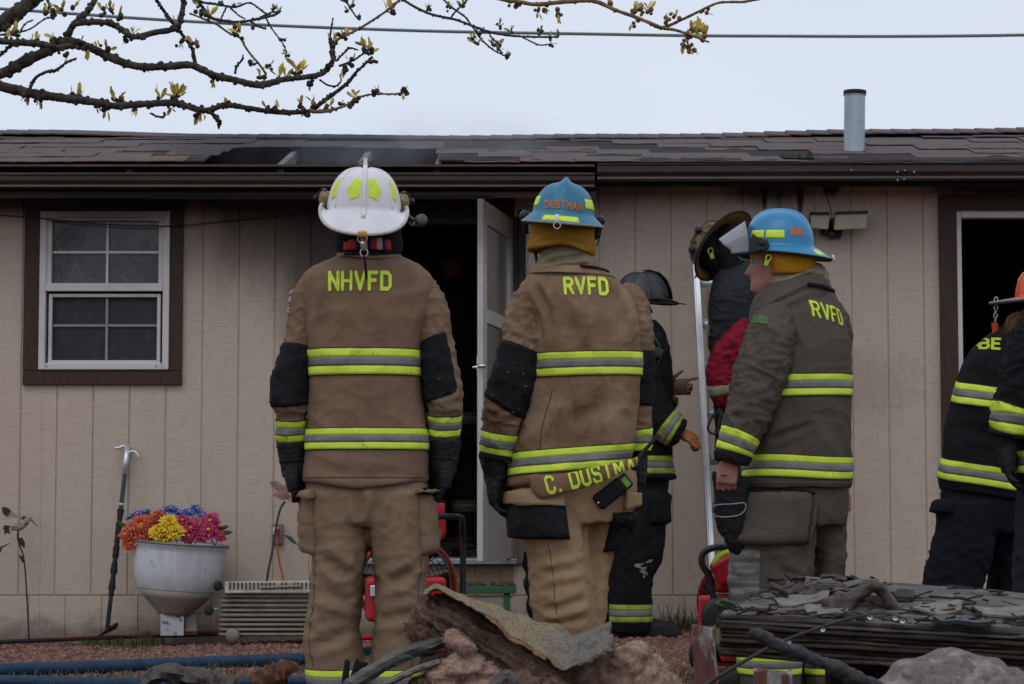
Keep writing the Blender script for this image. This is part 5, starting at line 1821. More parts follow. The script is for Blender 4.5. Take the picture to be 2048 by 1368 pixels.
# the drag strap hanging across the seat with its lettering
lo_ = [(1056, 958), (1064, 980), (1080, 996), (1100, 994), (1140, 984), (1180, 972), (1220, 956), (1250, 942), (1276, 930)]
hi_ = [(1055, 952), (1070, 948), (1085, 950), (1110, 949), (1145, 944), (1180, 936), (1215, 928), (1248, 920), (1274, 914)]
n_ = 40
lo_ = smoothpath(lo_, n_)
hi_ = smoothpath(hi_, n_)
dpt = lambda px: -.215 + .05 * (abs(px - 1150) / 130.0) ** 2.2
G = np.array([[B.p(a[0] * (1 - k) + b[0] * k, a[1] * (1 - k) + b[1] * k, dpt(a[0]) - .006 * math.sin(k * 3.1)) for k in np.linspace(0, 1, 7)] for a, b in zip(lo_, hi_)])
mb = MB()
mb.loft([np.vstack([g, g[::-1] + np.array([0, .007, 0])]) for g in G])
dsg = obj('drag_strap', mb, M['tan_b'], B.root, recalc=True)
bS = bvh_mb(mb)
word_patch(bS, 'C. DUSTMAN', B.p(1086, 952, -.2), B.p(1290, 906, -.2) - B.p(1086, 952, -.2), B.p(1096, 990, -.2) - B.p(1086, 952, -.2), (0, 1, 0), M['lime'], dsg, off=.003, lw=.2, gap=.36, ny=28)
# gloves
wr = B.p(990, 934, -.02)
dn = np.array([.10, .03, -1])
dn /= np.linalg.norm(dn)
g = hand_mesh(wr + dn * .03, dn, (.9, -.45, .2), (.3, .9, 0), L=.195, fat=1.22, curl=(.3, .42, .5, .55), tcurl=.3, tout=.6, cuff=(smoothpath([wr - dn * .04, wr, wr + dn * .05], 6), [.052, .051, .049, .046, .043, .042]))
glB = obj('glove', g, M['glove_black'], B.root)
bg = bvh_of(g)
mk = np.zeros((30, 22), bool)
for (x0, y0, x1, y1) in ((4, 2, 4, 16), (4, 16, 10, 26), (10, 4, 14, 14), (14, 14, 6, 20), (16, 6, 18, 24), (8, 8, 16, 10), (10, 26, 16, 29), (6, 2, 14, 3)):
    for t in np.linspace(0, 1, 60):
        mk[int(y0 + (y1 - y0) * t), int(x0 + (x1 - x0) * t)] = True
o_ = np.array([0, 0, 0.0])
obj('glove_print', decal(mk, B.p(962, 936, -.05) + o_, B.p(1000, 936, -.05) - B.p(962, 936, -.05), B.p(966, 998, -.05) - B.p(962, 936, -.05), (.25, 1, 0), bg, .002), mat('glove_lime', (.2, .26, .06), .7), glB, smooth=False, recalc=False)
g = hand_mesh(B.p(1278, 915, .08), (-.05, .05, -1), (-1, -.2, 0), (-.2, 1, 0), L=.19, fat=1.2, curl=(.4, .4, .5, .5))
obj('glove', g, M['glove_black'], B.root)
body(B, B.p(1126, 440, .0), (.04, 1, .0), [tB, aBl, aBr, pB, lB, rB], neck_to=B.p(1135, 540))
for L in (lB, rB):
    boot(B, np.array([L.pts[-1][0], L.pts[-1][1], 0]), (.1, 1, 0), zsole=float(gz(np.array([0.]), np.array([8.3]))[0]) + .002)
# radio in its holster
rad = thing('radio', 'black portable radio in a leather holster under the lettered strap of the blue helmeted firefighter', 'radio', B.p(1200, 1005, -.2))
e1 = B.p(1250, 950, -.2) - B.p(1190, 997, -.2)
ln = np.linalg.norm(e1)
e1 /= ln
e2 = np.cross(e1, [0, 1, 0])
e2 /= np.linalg.norm(e2)
RR = np.column_stack([e1, [0, 1, 0], e2])
c0 = (B.p(1248, 966, -.15) + B.p(1192, 1008, -.15)) / 2
obj('holster', MB().box(c0, (ln * .9, .05, .06), RR), M['patch_black'], rad, smooth=False, bevel=.012, segs=3)
obj('body', MB().box(c0 + e1 * (ln * .5 - .005) + np.array([0, .008, 0]), (.05, .036, .055), RR), M['black'], rad, smooth=False, bevel=.006)
obj('display', MB().box(c0 + e1 * (ln * .5 - .004) + np.array([0, -.013, 0]) - e2 * .002, (.03, .006, .036), RR), mat('lime_case', (.16, .36, .03), .5), rad, smooth=False, bevel=.002)
mb = MB()
mb.tube(smoothpath([c0 + e1 * (ln * .5 + .05) + e2 * .015, B.p(1280, 912, -.14), B.p(1318, 869, -.13)], 8), [.011, .010, .009, .008, .0075, .007, .0068, .0065], 10)
obj('antenna', mb, M['blackrub'], rad)
mb = MB().ball(c0 - e1 * ln * .40 - np.array([0, .026, 0]), .005, 8, 6)
obj('stud', mb, M['chrome'], rad)
# ================================================================== person C: bright blue helmet, in profile
C = Person('firefighter in olive turnout gear and bright blue helmet, facing left with a bare hand', 9.07, (1560, 1376))
fC = np.array([-.97, .22, 0])
tC = C.torso([(548, 1552, 1636, 0, .085), (562, 1536, 1652, 0, .10), (580, 1522, 1664, 0, .12), (600, 1512, 1674, 0, .14), (628, 1506, 1684, 0, .16), (660, 1503, 1694, 0, .17), (700, 1502, 1699, 0, .18),
              (770, 1498, 1701, 0, .185), (850, 1494, 1701, 0, .19), (920, 1489, 1701, 0, .195), (960, 1487, 1701, 0, .2), (976, 1488, 1700, 0, .2)])
me, bC = cloth([tC], .008, 61.0, .010, 'coat', [(C.p(1570, 640, -.15), C.p(1600, 700, -.17), .016, .012), (C.p(1580, 720, -.18), C.p(1560, 790, -.18), .018, .010), (C.p(1510, 890, -.18), C.p(1620, 850, -.18), .016, .012), (C.p(1640, 820, -.17), C.p(1690, 900, -.15), .03, .007)])
jC = obj('jacket', me, M['olive'], C.root)
tape(tC, 753, 795, -1.75, 1.75, jC, nth=60, skew=-6)
tape(tC, 913, 956, -1.9, 1.9, jC, nth=60, wave=lambda th: 3 * math.sin(th * 2))
nb = np.array([.62, -.78, 0])
ct = C.p(1654, 624, -.13)
ew = np.array([.78, .62, 0]) * .138
word_patch(bC, 'RVFD', ct - ew / 2 + UP * .046, ew - UP * .035, -UP * .066, -nb, M['lime'], jC, off=.004, lw=.17, gap=.36)
hm = patch(tC, 966, 969, -1.9, 1.9, 1, 50, .0015)
obj('hem_seam', hm, M['seam'], jC, recalc=False)
aCl = C.arm([(1572, 612, -.08, 8), (1563, 624, -.10, 28), (1548, 655, -.13, 47), (1536, 695, -.15, 51), (1522, 745, -.16, 53), (1508, 795, -.17, 50), (1493, 838, -.18, 45), (1479, 872, -.19, 39), (1468, 900, -.19, 35), (1462, 926, -.19, 33)])
sC = sleeve_of(C, aCl, M['olive'], 66.0, .013, tape_rows=(868, 905), cuff_rows=(907, 928), creases=[(C.p(1490, 800, -.25), C.p(1545, 780, -.25), .014, .012), (C.p(1500, 650, -.2), C.p(1530, 760, -.26), .02, .010), (C.p(1560, 660, -.2), C.p(1555, 750, -.24), .014, .012), (C.p(1465, 830, -.25), C.p(1520, 850, -.25), .012, .010)])
obj('shoulder_badge', decal(np.ones((6, 14), bool), C.p(1505, 627, -.2), C.p(1537, 634, -.2) - C.p(1505, 627, -.2), C.p(1502, 645, -.2) - C.p(1505, 627, -.2), (0, 1, 0), aCl.bvh, .003), M['green_badge'], sC, recalc=False)
aCr = C.arm([(1640, 600, .08, 10), (1652, 620, .10, 34), (1660, 660, .12, 46), (1656, 720, .13, 44), (1656, 790, .13, 42), (1660, 860, .12, 36), (1668, 930, .12, 30), (1674, 972, .12, 28)])
sleeve_of(C, aCr, M['olive'], 69.0, .010)
# collar, hood, neck cover
def lean(px0, px1, py0, py1, k):
    z0, z1 = C.p(0, py1)[2], C.p(0, py0)[2]
    xm, xw = C.p((px0 + px1) / 2, 0)[0], C.m((px1 - px0) / 2)
    return lambda V: np.column_stack([V[:, 0], V[:, 1], V[:, 2] + k * np.clip((V[:, 0] - xm) / xw, -1.2, 1.2)])
nC = C.torso([(534, 1552, 1636, 0, .09), (548, 1538, 1648, 0, .105), (562, 1528, 1656, 0, .112), (578, 1518, 1658, 0, .12), (594, 1514, 1650, 0, .12)])
me, _ = cloth([nC], .006, 73.0, .010, 'sleeve', [(C.p(1530, 575, -.11), C.p(1650, 548, -.11), .010, .014), (C.p(1525, 590, -.11), C.p(1640, 575, -.11), .010, .012)], warp=lean(1515, 1656, 534, 594, .022))
hC_ = obj('hood', me, M['nomex'], C.root)
c2 = C.torso([(560, 1526, 1652, 0, .125), (580, 1508, 1660, 0, .138), (604, 1500, 1664, 0, .15), (628, 1498, 1660, 0, .155)])
me, _ = cloth([c2], .007, 75.0, .008, 'coat', [(C.p(1520, 610, -.14), C.p(1620, 580, -.14), .012, .010)], warp=lean(1500, 1662, 560, 628, .030))
obj('collar', me, M['olive'], jC)
obj('collar_gap_shade', patch(c2, 577, 584, .3, 1.3, 2, 16, .012, skew=10), M['patch_black'], jC, recalc=False)  # shade of the collar opening, laid on as a black strip
gC = C.torso([(502, 1516, 1627, 0, .116), (510, 1518, 1629, 0, .122), (522, 1523, 1629, 0, .124), (536, 1530, 1626, 0, .124), (552, 1538, 1618, 0, .118)])
me, _ = cloth([gC], .006, 79.0, .005, 'coat', expo=3.4, smooth=3)
obj('neck_cover', me, M['gold'], C.root)
hC, ptC, bvC, frC = helmet(C.root, C.p(1558, 494, 0), (.03, -.035, 1), fC, M['blue_helmet'], 'modern', a=.115, b=.142, h=.142, back=.068, drop=.040, sidebrim=.022, front=.035, comb=.012, sdrop=.016)
for p0, p1 in ((-.62, -1.12), (-1.2, -1.86)):
    obj('reflective_sticker', ptpatch(ptC, p0, p1, .12, .27, .002, 14, 4), M['lime'], hC, recalc=False)
obj('reflective_sticker', ptpatch(ptC, -2.62, -2.85, -.85, -.45, .002, 8, 4), M['lime'], hC, recalc=False)
wd, asp = word_mask('WINE', .24, .3, 22)
n_y, n_x = wd.shape
P_ = np.array([[ptC(-2.06 - .62 * j / n_x, .34 - .17 * i / n_y, .002) for j in range(n_x + 1)] for i in range(n_y + 1)])
Q_ = np.array([[ptC(-2.06 - .62 * j / n_x, .34 - .17 * i / n_y, -.001) for j in range(n_x + 1)] for i in range(n_y + 1)])
wd[:, int(n_x * .74):] = False
obj('lettering', solid_patch(P_, wd, Q_), M['orange_letter'], hC, smooth=False, recalc=False)
mb = MB()
yb = -.135
pl = [(1497, 503), (1504, 470), (1507, 467), (1513, 473), (1524, 476), (1534, 479), (1539, 488), (1537, 497), (1528, 500), (1497, 506)]
q0 = np.array([C.p(x, y, yb) for x, y in pl])
mb.loft([q0, q0 + np.array([0, .02, 0])])
mb.lathe([(.012, 0), (.014, .004), (.009, .008)], C.p(1525, 485, yb), 14, (0, -1, 0))
vb = obj('visor_bracket', mb, M['black'], hC, smooth=False, bevel=.002)
mb = MB()
pl2 = q0 + np.array([0, .27, 0])
mb.loft([pl2, pl2 + np.array([0, .02, 0])])
obj('visor_bracket', mb, M['black'], hC, smooth=False)
# clear face shield swung up
ss = np.linspace(-1, 1, 25)
# u runs across (near to far), v from helmet to free edge
G = []
for v in np.linspace(0, 1, 9):
    line = []
    for s_ in ss:
        near0, near1 = np.array([1496., 470.]), np.array([1450., 492.])
        top0, top1 = np.array([1490., 442.]), np.array([1437., 478.])
        c_ = 1 - abs(s_) ** 2.4
        pa = near0 * (1 - v) + near1 * v
        pb = top0 * (1 - v) + top1 * v
        p2 = pa * (1 - c_) + pb * c_
        line.append(C.p(p2[0], p2[1], s_ * .128))
    G.append(line)
mb = MB().grid(np.array(G))
sidep = []
for t in np.linspace(0, 1, 7):
    a_ = np.array([1496., 470.]) * (1 - t) + np.array([1500., 504.]) * t
    line = []
    for v in np.linspace(0, 1, 9):
        e_ = np.array([1450., 492.]) * (1 - t) + np.array([1462., 507.]) * t
        e_ = e_ + np.array([4., 0]) * math.sin(t * 3.1)
        q_ = a_ * (1 - v) + e_ * v
        line.append(C.p(q_[0], q_[1], -.128 - .002 * math.sin(v * 3)))
    sidep.append(line)
mb.grid(np.array(sidep))
vo = obj('face_shield', mb, M['visor'], hC, recalc=False)
sm_ = vo.modifiers.new('t', 'SOLIDIFY')
sm_.thickness = .0022
mb = MB()
mb.tube(smoothpath([C.p(1476, 512, -.05), C.p(1482, 518, -.06), C.p(1497, 521, -.09)], 10), .002, 6)
obj('eye_shield', mb, M['visor'], hC)
mb = MB()
mb.tube(smoothpath([C.p(1538, 502, -.118), C.p(1536, 512, -.12), C.p(1532, 522, -.115), C.p(1528, 532, -.105)], 8), .006, 8, flat=.5)
obj('chin_strap', mb, M['black'], hC)
mb = MB()
ring(mb, C.p(1537, 516, -.125), .010, (.2, -1, 0), .0035, 18, 1.3)
mb.box(C.p(1533, 526, -.122), (.017, .012, .026), Matrix.Rotation(.35, 3, 'Y'))
obj('buckle', mb, M['limeplastic'], hC, bevel=.002)
bk = ptC(math.pi, -1)
mb = MB()
ring(mb, bk + np.array([.004, -.02, -.006]), .011, (1, .3, .2), .0018)
mb.box(bk + np.array([.002, -.02, .006]), (.008, .012, .016))
obj('d_ring', mb, M['alu'], hC, bevel=.0008)
# legs
pC = C.torso([(935, 1497, 1698, 0, .16), (980, 1496, 1697, 0, .17), (1015, 1496, 1695, 0, .17), (1050, 1500, 1690, 0, .16)])
lC = C.torso([(990, 1494, 1632, -.06, .15), (1050, 1480, 1630, -.06, .15), (1085, 1470, 1628, -.06, .15), (1115, 1462, 1626, -.06, .145), (1150, 1460, 1624, -.06, .14), (1185, 1462, 1622, -.06, .14), (1240, 1470, 1614, -.06, .135), (1300, 1476, 1604, -.06, .135), (1345, 1478, 1600, -.06, .13), (1372, 1480, 1600, -.06, .13)])
rC = C.torso([(990, 1592, 1697, .10, .14), (1050, 1606, 1694, .10, .14), (1110, 1620, 1690, .10, .135), (1150, 1624, 1688, .10, .13), (1220, 1622, 1680, .10, .13), (1300, 1612, 1668, .1, .13), (1345, 1608, 1664, .1, .125), (1368, 1608, 1664, .1, .125)])
me, bTC = cloth([pC, lC, rC], .0085, 81.0, .014, 'legs', [(C.p(1480, 1100, -.2), C.p(1620, 1080, -.2), .02, .010), (C.p(1620, 985, -.15), C.p(1628, 1140, -.15), .018, .014), (C.p(1640, 1080, -.02), C.p(1690, 1060, -.02), .016, .010), (C.p(1480, 1230, -.19), C.p(1600, 1200, -.19), .018, .012), (C.p(1560, 1140, -.2), C.p(1620, 1160, -.2), .016, .010)], expo=2.3)
trC = obj('trousers', me, M['olive'], C.root)
obj('cargo_pocket', patch(lC, 978, 1090, -1.15, .72, 16, 26, puff(.034, .10, .4), mask=round_rect(.10)), M['olive'], trC, recalc=False)
obj('pocket_edge', patch(lC, 985, 1086, .70, .73, 16, 2, .032), M['olive'], trC, recalc=False)
obj('pocket_flap', patch(lC, 958, 982, -1.1, .75, 6, 22, lambda u, v: .012 + .02 * v), M['olive'], trC, recalc=False)
obj('flap_tab', patch(lC, 950, 964, -.05, .5, 3, 10, .03, skew=-8), M['patch_black'], trC, recalc=False)
obj('knee_patch', patch(lC, 1098, 1212, -1.75, -.42, 18, 14, lambda u, v: .004 + .004 * math.sin(v * 14) ** 2), mat('worn_silver_knee', (.12, .12, .11), .6, layers=[dict(scale=(4, 4, 40), col=(.27, .27, .26), lo=.45, hi=.65, amt=.8), dict(scale=20, col=(.07, .065, .06), amt=.5)]), trC, label='grey reflective knee patch', recalc=False)
for L in (lC, rC):
    tape(L, 1308, 1346, -math.pi, math.pi, trC, nth=40)
# hands
body(C, C.p(1547, 527, 0), fC, [tC, aCl, aCr, pC, lC, rC], neck_to=C.p(1580, 570), voxel=.0055)
hand_l = hand_mesh(C.p(1458, 918, -.19), (-.12, .0, -1), (.35, .93, .1), (-1, .3, 0), L=.185, curl=(.5, .65, .85, .9), tcurl=.5, tout=.45, fat=1.0, cuff=(smoothpath([C.p(1464, 895, -.19), C.p(1459, 918, -.19)], 5), [.032, .031, .030, .029, .029]))
hl = obj('hand', hand_l, M['skin'], C.root)
mb = MB()
ring(mb, C.p(1447, 951, -.215), .0105, (-.1, 0, -1), .0025, 18)
obj('finger_ring', mb, M['black'], hl)
hand_r = hand_mesh(C.p(1685, 975, .12), (.10, -.05, -1), (-1, -.2, 0), (-.2, 1, 0), L=.185, curl=(.4, .5, .55, .6), fat=1.05, cuff=(smoothpath([C.p(1680, 955, .12), C.p(1685, 980, .12)], 5), [.032, .031, .030, .029, .029]))
obj('hand', hand_r, M['skin'], C.root)
for L, k in ((lC, 0), (rC, .1)):
    boot(C, np.array([L.pts[-1][0] + .0, L.pts[-1][1], 0]), (-.97, .22, 0), zsole=float(gz(np.array([1.]), np.array([9.1]))[0]) + .002, w=.056)
# the spare glove in that hand
YG = 9.07 - .15
gp = lambda x, y, d=0.0: W(x, y, YG + d)
mb = MB()
th = np.linspace(0, 2 * np.pi, 24, endpoint=False)
sG = YG / F
for_r = [(1462, 948, 37, .030), (1463, 958, 40, .034), (1464, 975, 38, .034), (1463, 995, 35, .032), (1465, 1015, 37, .033), (1468, 1040, 38, .033), (1472, 1062, 36, .03), (1476, 1074, 32, .024)]
S_ = smoothpath(np.array(for_r, float), 26)
mb.loft([gp(r_[0], r_[1]) + np.stack([np.cos(th) * r_[2] * sG, np.sin(th) * r_[3], -.012 * np.cos(th) * 1.0 * (r_[1] < 990)], 1) for r_ in S_])
for (x0, y0, x1, y1, r_) in ((1452, 1050, 1466, 1098, 10), (1466, 1058, 1478, 1104, 10.5), (1480, 1060, 1489, 1100, 10), (1492, 1052, 1498, 1086, 9)):
    pts = smoothpath([gp(x0, y0 - 14), gp((x0 + x1) / 2 - 1, (y0 + y1) / 2, -.006), gp(x1, y1, .004)], 9)
    mb.tube(pts, np.linspace(r_ + 1, r_ - 1, 9) * sG, 12)
    mb.ball(pts[-1], (r_ - 1) * sG, 10, 7)
pts = smoothpath([gp(1488, 1000), gp(1500, 1025, -.01), gp(1503, 1056, -.01)], 9)
mb.tube(pts, np.linspace(11, 8.5, 9) * sG, 12)
mb.ball(pts[-1], 8.5 * sG, 10, 7)
me = remesh(mb, .0048, 3)
displace(me, lambda V: folds(V, .0022, (26, 26, 50), 90) + .0008 * fbm(V * 60, 2))
gth = thing('glove', 'spare black firefighting glove dangling from the bare hand of the olive coated firefighter', 'glove', gp(1465, 1100))
gob = obj('shell', me, M['glove_black'], gth)
bgl = bvh_of(me)
mb = MB()
mb.tube(smoothpath([gp(1426, 1012, -.03), gp(1440, 1009, -.04), gp(1465, 1008, -.045), gp(1488, 1006, -.04), gp(1491, 1018, -.04), gp(1478, 1030, -.045), gp(1450, 1034, -.045), gp(1430, 1032, -.035)], 30), .0022, 6)
obj('piping', mb, M['white_piping'], gth)
lg = np.zeros((16, 40), bool)
for x in range(40):
    y = 9 + 3 * math.sin(x * .5)
    lg[int(min(15, max(0, y))), x] = True
    if 14 < x < 30:
        lg[int(6 + 3 * math.sin(x * 1.1)), x] = True
        lg[int(11 + 2 * math.sin(x * .9 + 1)), x] = True
obj('emblem', decal(lg, gp(1428, 1014, -.03), gp(1470, 1014, -.03) - gp(1428, 1014, -.03), gp(1428, 1031, -.03) - gp(1428, 1014, -.03), (0, 1, 0), bgl, .003), M['red_logo'], gth, smooth=False, recalc=False)

# ================================================================== person D: dark gear, pointing
D = Person('firefighter in black gear with black helmet, pointing with a bare hand towards the ladder', 11.9, (1262, 1280))
fD = np.array([.93, .36, 0])
tD = D.torso([(640, 1250, 1312, 0, .09), (660, 1236, 1326, 0, .12), (700, 1226, 1338, 0, .16), (760, 1222, 1346, 0, .18), (830, 1222, 1346, 0, .19), (900, 1224, 1342, 0, .19), (940, 1222, 1346, 0, .19), (958, 1221, 1347, 0, .19)])
me, bD = cloth([tD], .010, 101.0, .014, 'coat')
jD = obj('jacket', me, M['blackcloth'], D.root)
tape(tD, 913, 948, -1.9, 1.9, jD, nth=50, m=M['lime_dull'])
obj('name_tail', patch(tD, 950, 962, -.2, 1.6, 3, 16, .012), M['blackcloth'], jD, recalc=False)
aDf = D.arm([(1292, 668, .12, 18), (1300, 700, .12, 30), (1308, 750, .13, 34), (1312, 795, .12, 36), (1326, 800, .10, 30), (1338, 786, .10, 24)], par=[0, 1, 2, 3, 4, 5])
sleeve_of(D, aDf, M['blackcloth'], 103.0, .012, par=None)
obj('wristlet', patch(aDf, 4.5, 5.0, -math.pi, math.pi, 3, 24, .004), mat('ochre_knit', (.26, .16, .03), .9), D.root, recalc=False)
aDn = D.arm([(1268, 672, -.10, 18), (1274, 705, -.14, 34), (1284, 755, -.16, 38), (1298, 805, -.17, 39), (1318, 838, -.18, 36), (1344, 858, -.19, 31), (1362, 868, -.19, 27)], par=[0, 1, 2, 3, 4, 5, 6])
sDn = sleeve_of(D, aDn, M['blackcloth'], 107.0, .012, tape_rows=(4.45, 5.35), tm=M['lime_dull'])
pf = D.p(1338, 778, .10)
h1 = hand_mesh(pf, (.98, -.0, .16), (.1, -.95, -.35), (-.1, .1, 1), L=.185, curl=(.06, 1.05, 1.15, 1.2), tcurl=-.2, tout=1.3, fat=1.05, cuff=(smoothpath([D.p(1325, 790, .10), pf], 5), [.034, .033, .032, .031, .03]))
obj('hand', h1, M['skin_dark'], D.root)
h2 = hand_mesh(D.p(1362, 867, -.19), (.85, 0, -.35), (-.25, .1, -.9), (.1, -1, 0), L=.17, curl=(.9, 1.0, 1.1, 1.1), fat=1.35, tcurl=.6, tout=.5)
obj('glove', h2, M['orange_glove'], D.root)
body(D, D.p(1266, 608, 0), fD, [tD, aDf, aDn], m=M['skin_dark'], neck_to=D.p(1276, 660), voxel=.009)
nD = D.torso([(600, 1232, 1288, 0, .10), (630, 1230, 1292, 0, .10), (660, 1236, 1306, 0, .11), (676, 1240, 1312, 0, .11)])
me, _ = cloth([nD], .008, 111.0, .008, 'coat')
obj('hood', me, M['blackcloth'], D.root)
hD, ptD, bvD, frD = helmet(D.root, D.p(1284, 600, 0), (-.02, -.05, 1), fD, M['black_helmet'], 'trad', a=.125, b=.148, h=.142, back=.07, drop=.04, sidebrim=.02, front=.045, comb=0, sdrop=.008, curl=.02)
for ph in np.arange(8) * math.pi / 4:
    mb = MB()
    mb.tube([ptD(ph, t, .001) for t in np.linspace(.02, .96, 14)], .0045, 6)
    obj('rib', mb, M['black_helmet'], hD)
for ph in (-1.2, -1.9, -2.5):
    obj('reflective_sticker', ptpatch(ptD, ph + .16, ph - .16, .16, .40, .002, 6, 5, mask=lambda u, v: abs(u - .5) < .5 * (.35 + .65 * v)), mat('sooted_sticker', (.035, .033, .018), .6), hD, recalc=False)
mb = MB()
fp = [ptD(0, t, .012) for t in (0, .2, .45, .7, .95)]
mb.grid(np.array([[p + frD[2] * s * (.055 - .02 * k / 4) + frD[1] * (.006 + .012 * k / 4 - .02 * abs(s)) for s in np.linspace(-1, 1, 9)] for k, p in enumerate(fp)]))
so = obj('front_shield', mb, M['black_helmet'], hD, recalc=False)
sm_ = so.modifiers.new('t', 'SOLIDIFY')
sm_.thickness = .006
mb = MB()
pk = ptD(0.2, -1)
mb.tube([pk, pk + frD[1] * .05 - UP * .006], [.004, .0025], 6)
obj('eye_shield', mb, M['greycloth'], hD)
mb = MB()
mb.tube(smoothpath([D.p(1288, 652, -.12), D.p(1300, 665, -.15), D.p(1304, 690, -.18), D.p(1312, 705, -.18)], 10), .016, 8, flat=.5)
mb.box(D.p(1314, 705, -.19), (.06, .04, .05), Matrix.Rotation(.4, 3, 'Y'))
mb.tube(smoothpath([D.p(1306, 672, -.16), D.p(1318, 690, -.18), D.p(1320, 715, -.18), D.p(1312, 735, -.19)], 10), .008, 8)
obj('radio_mic', mb, M['black'], jD, bevel=.003)
pD = D.torso([(935, 1226, 1338, 0, .16), (975, 1224, 1336, 0, .17), (1010, 1222, 1332, 0, .16), (1035, 1226, 1322, 0, .15)])
lD = D.torso([(985, 1222, 1332, -.05, .14), (1040, 1222, 1330, -.05, .14), (1090, 1220, 1328, -.05, .135), (1125, 1220, 1322, -.05, .13), (1160, 1220, 1306, -.05, .125), (1210, 1219, 1303, -.05, .12), (1248, 1220, 1302, -.05, .12), (1266, 1222, 1300, -.05, .11)])
rD = D.torso([(985, 1206, 1290, .10, .13), (1090, 1196, 1270, .16, .12), (1180, 1190, 1258, .2, .11), (1262, 1188, 1256, .22, .11)])
me, bTD = cloth([pD, lD, rD], .010, 113.0, .016, 'legs')
trD = obj('trousers', me, M['blackcloth'], D.root)
tape(lD, 1208, 1243, -math.pi, math.pi, trD, nth=40, m=M['lime_dull'])
obj('cargo_pocket', patch(lD, 985, 1050, .4, 1.7, 10, 14, puff(.03, .14, .4)), M['blackcloth'], trD, recalc=False)
pm_ = np.zeros((18, 22), bool)
for (y, a, b) in ((3, 4, 12), (4, 3, 10), (5, 5, 9), (6, 8, 15), (7, 9, 14), (8, 8, 13), (9, 9, 15), (10, 11, 14), (2, 14, 20), (12, 11, 13), (1, 17, 21), (11, 14, 16), (13, 12, 13)):
    pm_[y, a:b] = True
obj('paint_smear', decal(pm_, D.p(1262, 1120, -.2), D.p(1308, 1116, -.2) - D.p(1262, 1120, -.2), D.p(1264, 1170, -.2) - D.p(1262, 1120, -.2), (0, 1, 0), bTD, .002), mat('pale_smear', (.22, .22, .21), .8), trD, smooth=False, recalc=False)
zD = float(gz(np.array([D.p(1262, 1280)[0]]), np.array([11.85]))[0])
boot(D, np.array([D.p(1262, 1260)[0], 11.85, 0]), (.98, .1, 0), L=.36, w=.06, zsole=zD + .002)
boot(D, np.array([D.p(1222, 1260)[0], 12.1, 0]), (.9, .3, 0), L=.33, w=.055, zsole=zD + .002)

# ================================================================== person E: on the ladder
E = Person('firefighter in charcoal gear and smoked gold helmet, bent over at the ladder', 12.05, (1480, 1136))
fE = np.array([-.55, .05, -.83])
uE = np.array([-.80, .18, .50])
tE = E.torso([(515, 1452, 1512, 0, .10), (535, 1440, 1522, 0, .13), (565, 1426, 1530, 0, .16), (610, 1420, 1534, 0, .18), (670, 1418, 1536, 0, .185), (740, 1422, 1540, 0, .18), (830, 1430, 1545, 0, .18), (915, 1434, 1548, 0, .18)])
me, bE = cloth([tE], .010, 121.0, .018, 'coat', [(E.p(1440, 560, -.16), E.p(1480, 600, -.17), .02, .016), (E.p(1425, 620, -.16), E.p(1490, 640, -.17), .02, .014)])
jE = obj('jacket', me, M['greycloth'], E.root)
tape(tE, 652, 690, -1.7, -.3, jE, nth=30, m=M['lime_dull'])
aE = E.arm([(1470, 560, -.14, 20), (1468, 590, -.17, 38), (1462, 640, -.18, 40), (1458, 690, -.18, 38), (1470, 740, -.19, 34), (1480, 780, -.2, 30)])
sleeve_of(E, aE, M['greycloth'], 123.0, .014)
aE2 = E.arm([(1466, 560, .10, 20), (1464, 590, .12, 34), (1460, 640, .16, 34), (1458, 700, .2, 30), (1460, 740, .22, 28)])
sleeve_of(E, aE2, M['greycloth'], 127.0, .012)
obj('glove', hand_mesh(E.p(1482, 782, -.2), (.2, 0, -1), (1, 0, 0), (0, 1, 0), L=.19, fat=1.3, curl=(.6, .7, .7, .7)), M['glove_black'], E.root)
obj('glove', hand_mesh(E.p(1460, 742, .22), (-.1, 0, -1), (-1, 0, 0), (0, -1, 0), L=.19, fat=1.3, curl=(.6, .7, .7, .7)), M['glove_black'], E.root)
hcE = E.p(1432, 508, 0)
body(E, hcE, fE, [tE, aE, aE2], m=M['blackcloth'], eyes=(), up=uE, neck_to=E.p(1470, 535), voxel=.010)
me, _ = cloth([E.torso([(450, 1452, 1500, 0, .09), (470, 1432, 1506, 0, .115), (500, 1424, 1508, 0, .12), (530, 1432, 1510, 0, .12), (552, 1440, 1516, 0, .12)])], .009, 131.0, .012, 'coat')
obj('hood', me, M['blackcloth'], E.root)
hE, ptE, bvE, frE = helmet(E.root, E.p(1434, 494, 0), (-.66, .58, .48), (-.5, -.2, -.84), M['tan_helmet'], 'trad', a=.125, b=.15, h=.13, back=.085, drop=.025, under=M['gold_under'], sidebrim=.045, front=.04, comb=0, sdrop=.01, curl=.0)
for ph in np.arange(8) * math.pi / 4:
    mb = MB()
    mb.tube([ptE(ph, t, .001) for t in np.linspace(.02, .96, 14)], .0045, 6)
    obj('rib', mb, M['black_helmet'], hE)
mb = MB()
ring(mb, E.p(1421, 502, -.15), .013, (.2, -1, 0), .0035, 18, 1.2)
mb.box(E.p(1424, 513, -.15), (.022, .012, .028), Matrix.Rotation(-.2, 3, 'Y'))
obj('buckle', mb, mat('dull_lime_buckle', (.22, .25, .04), .5), hE, bevel=.002)
mb = MB()
for (x, y, rr) in ((1384, 500, .02), (1392, 488, .018), (1396, 462, .018)):
    mb.ball(E.p(x, y, -.02), (rr, .05, rr * 1.3), 10, 7)
obj('goggle', mb, M['black'], hE)
mb = MB()
G = [[E.p(1388 + 6 * math.sin(t * 3) - 2 + 10 * k, 524 + 34 * t - 6 * k, -.06 + .12 * k) for k in np.linspace(0, 1, 6)] for t in np.linspace(0, 1, 8)]
mb.grid(np.array(G))
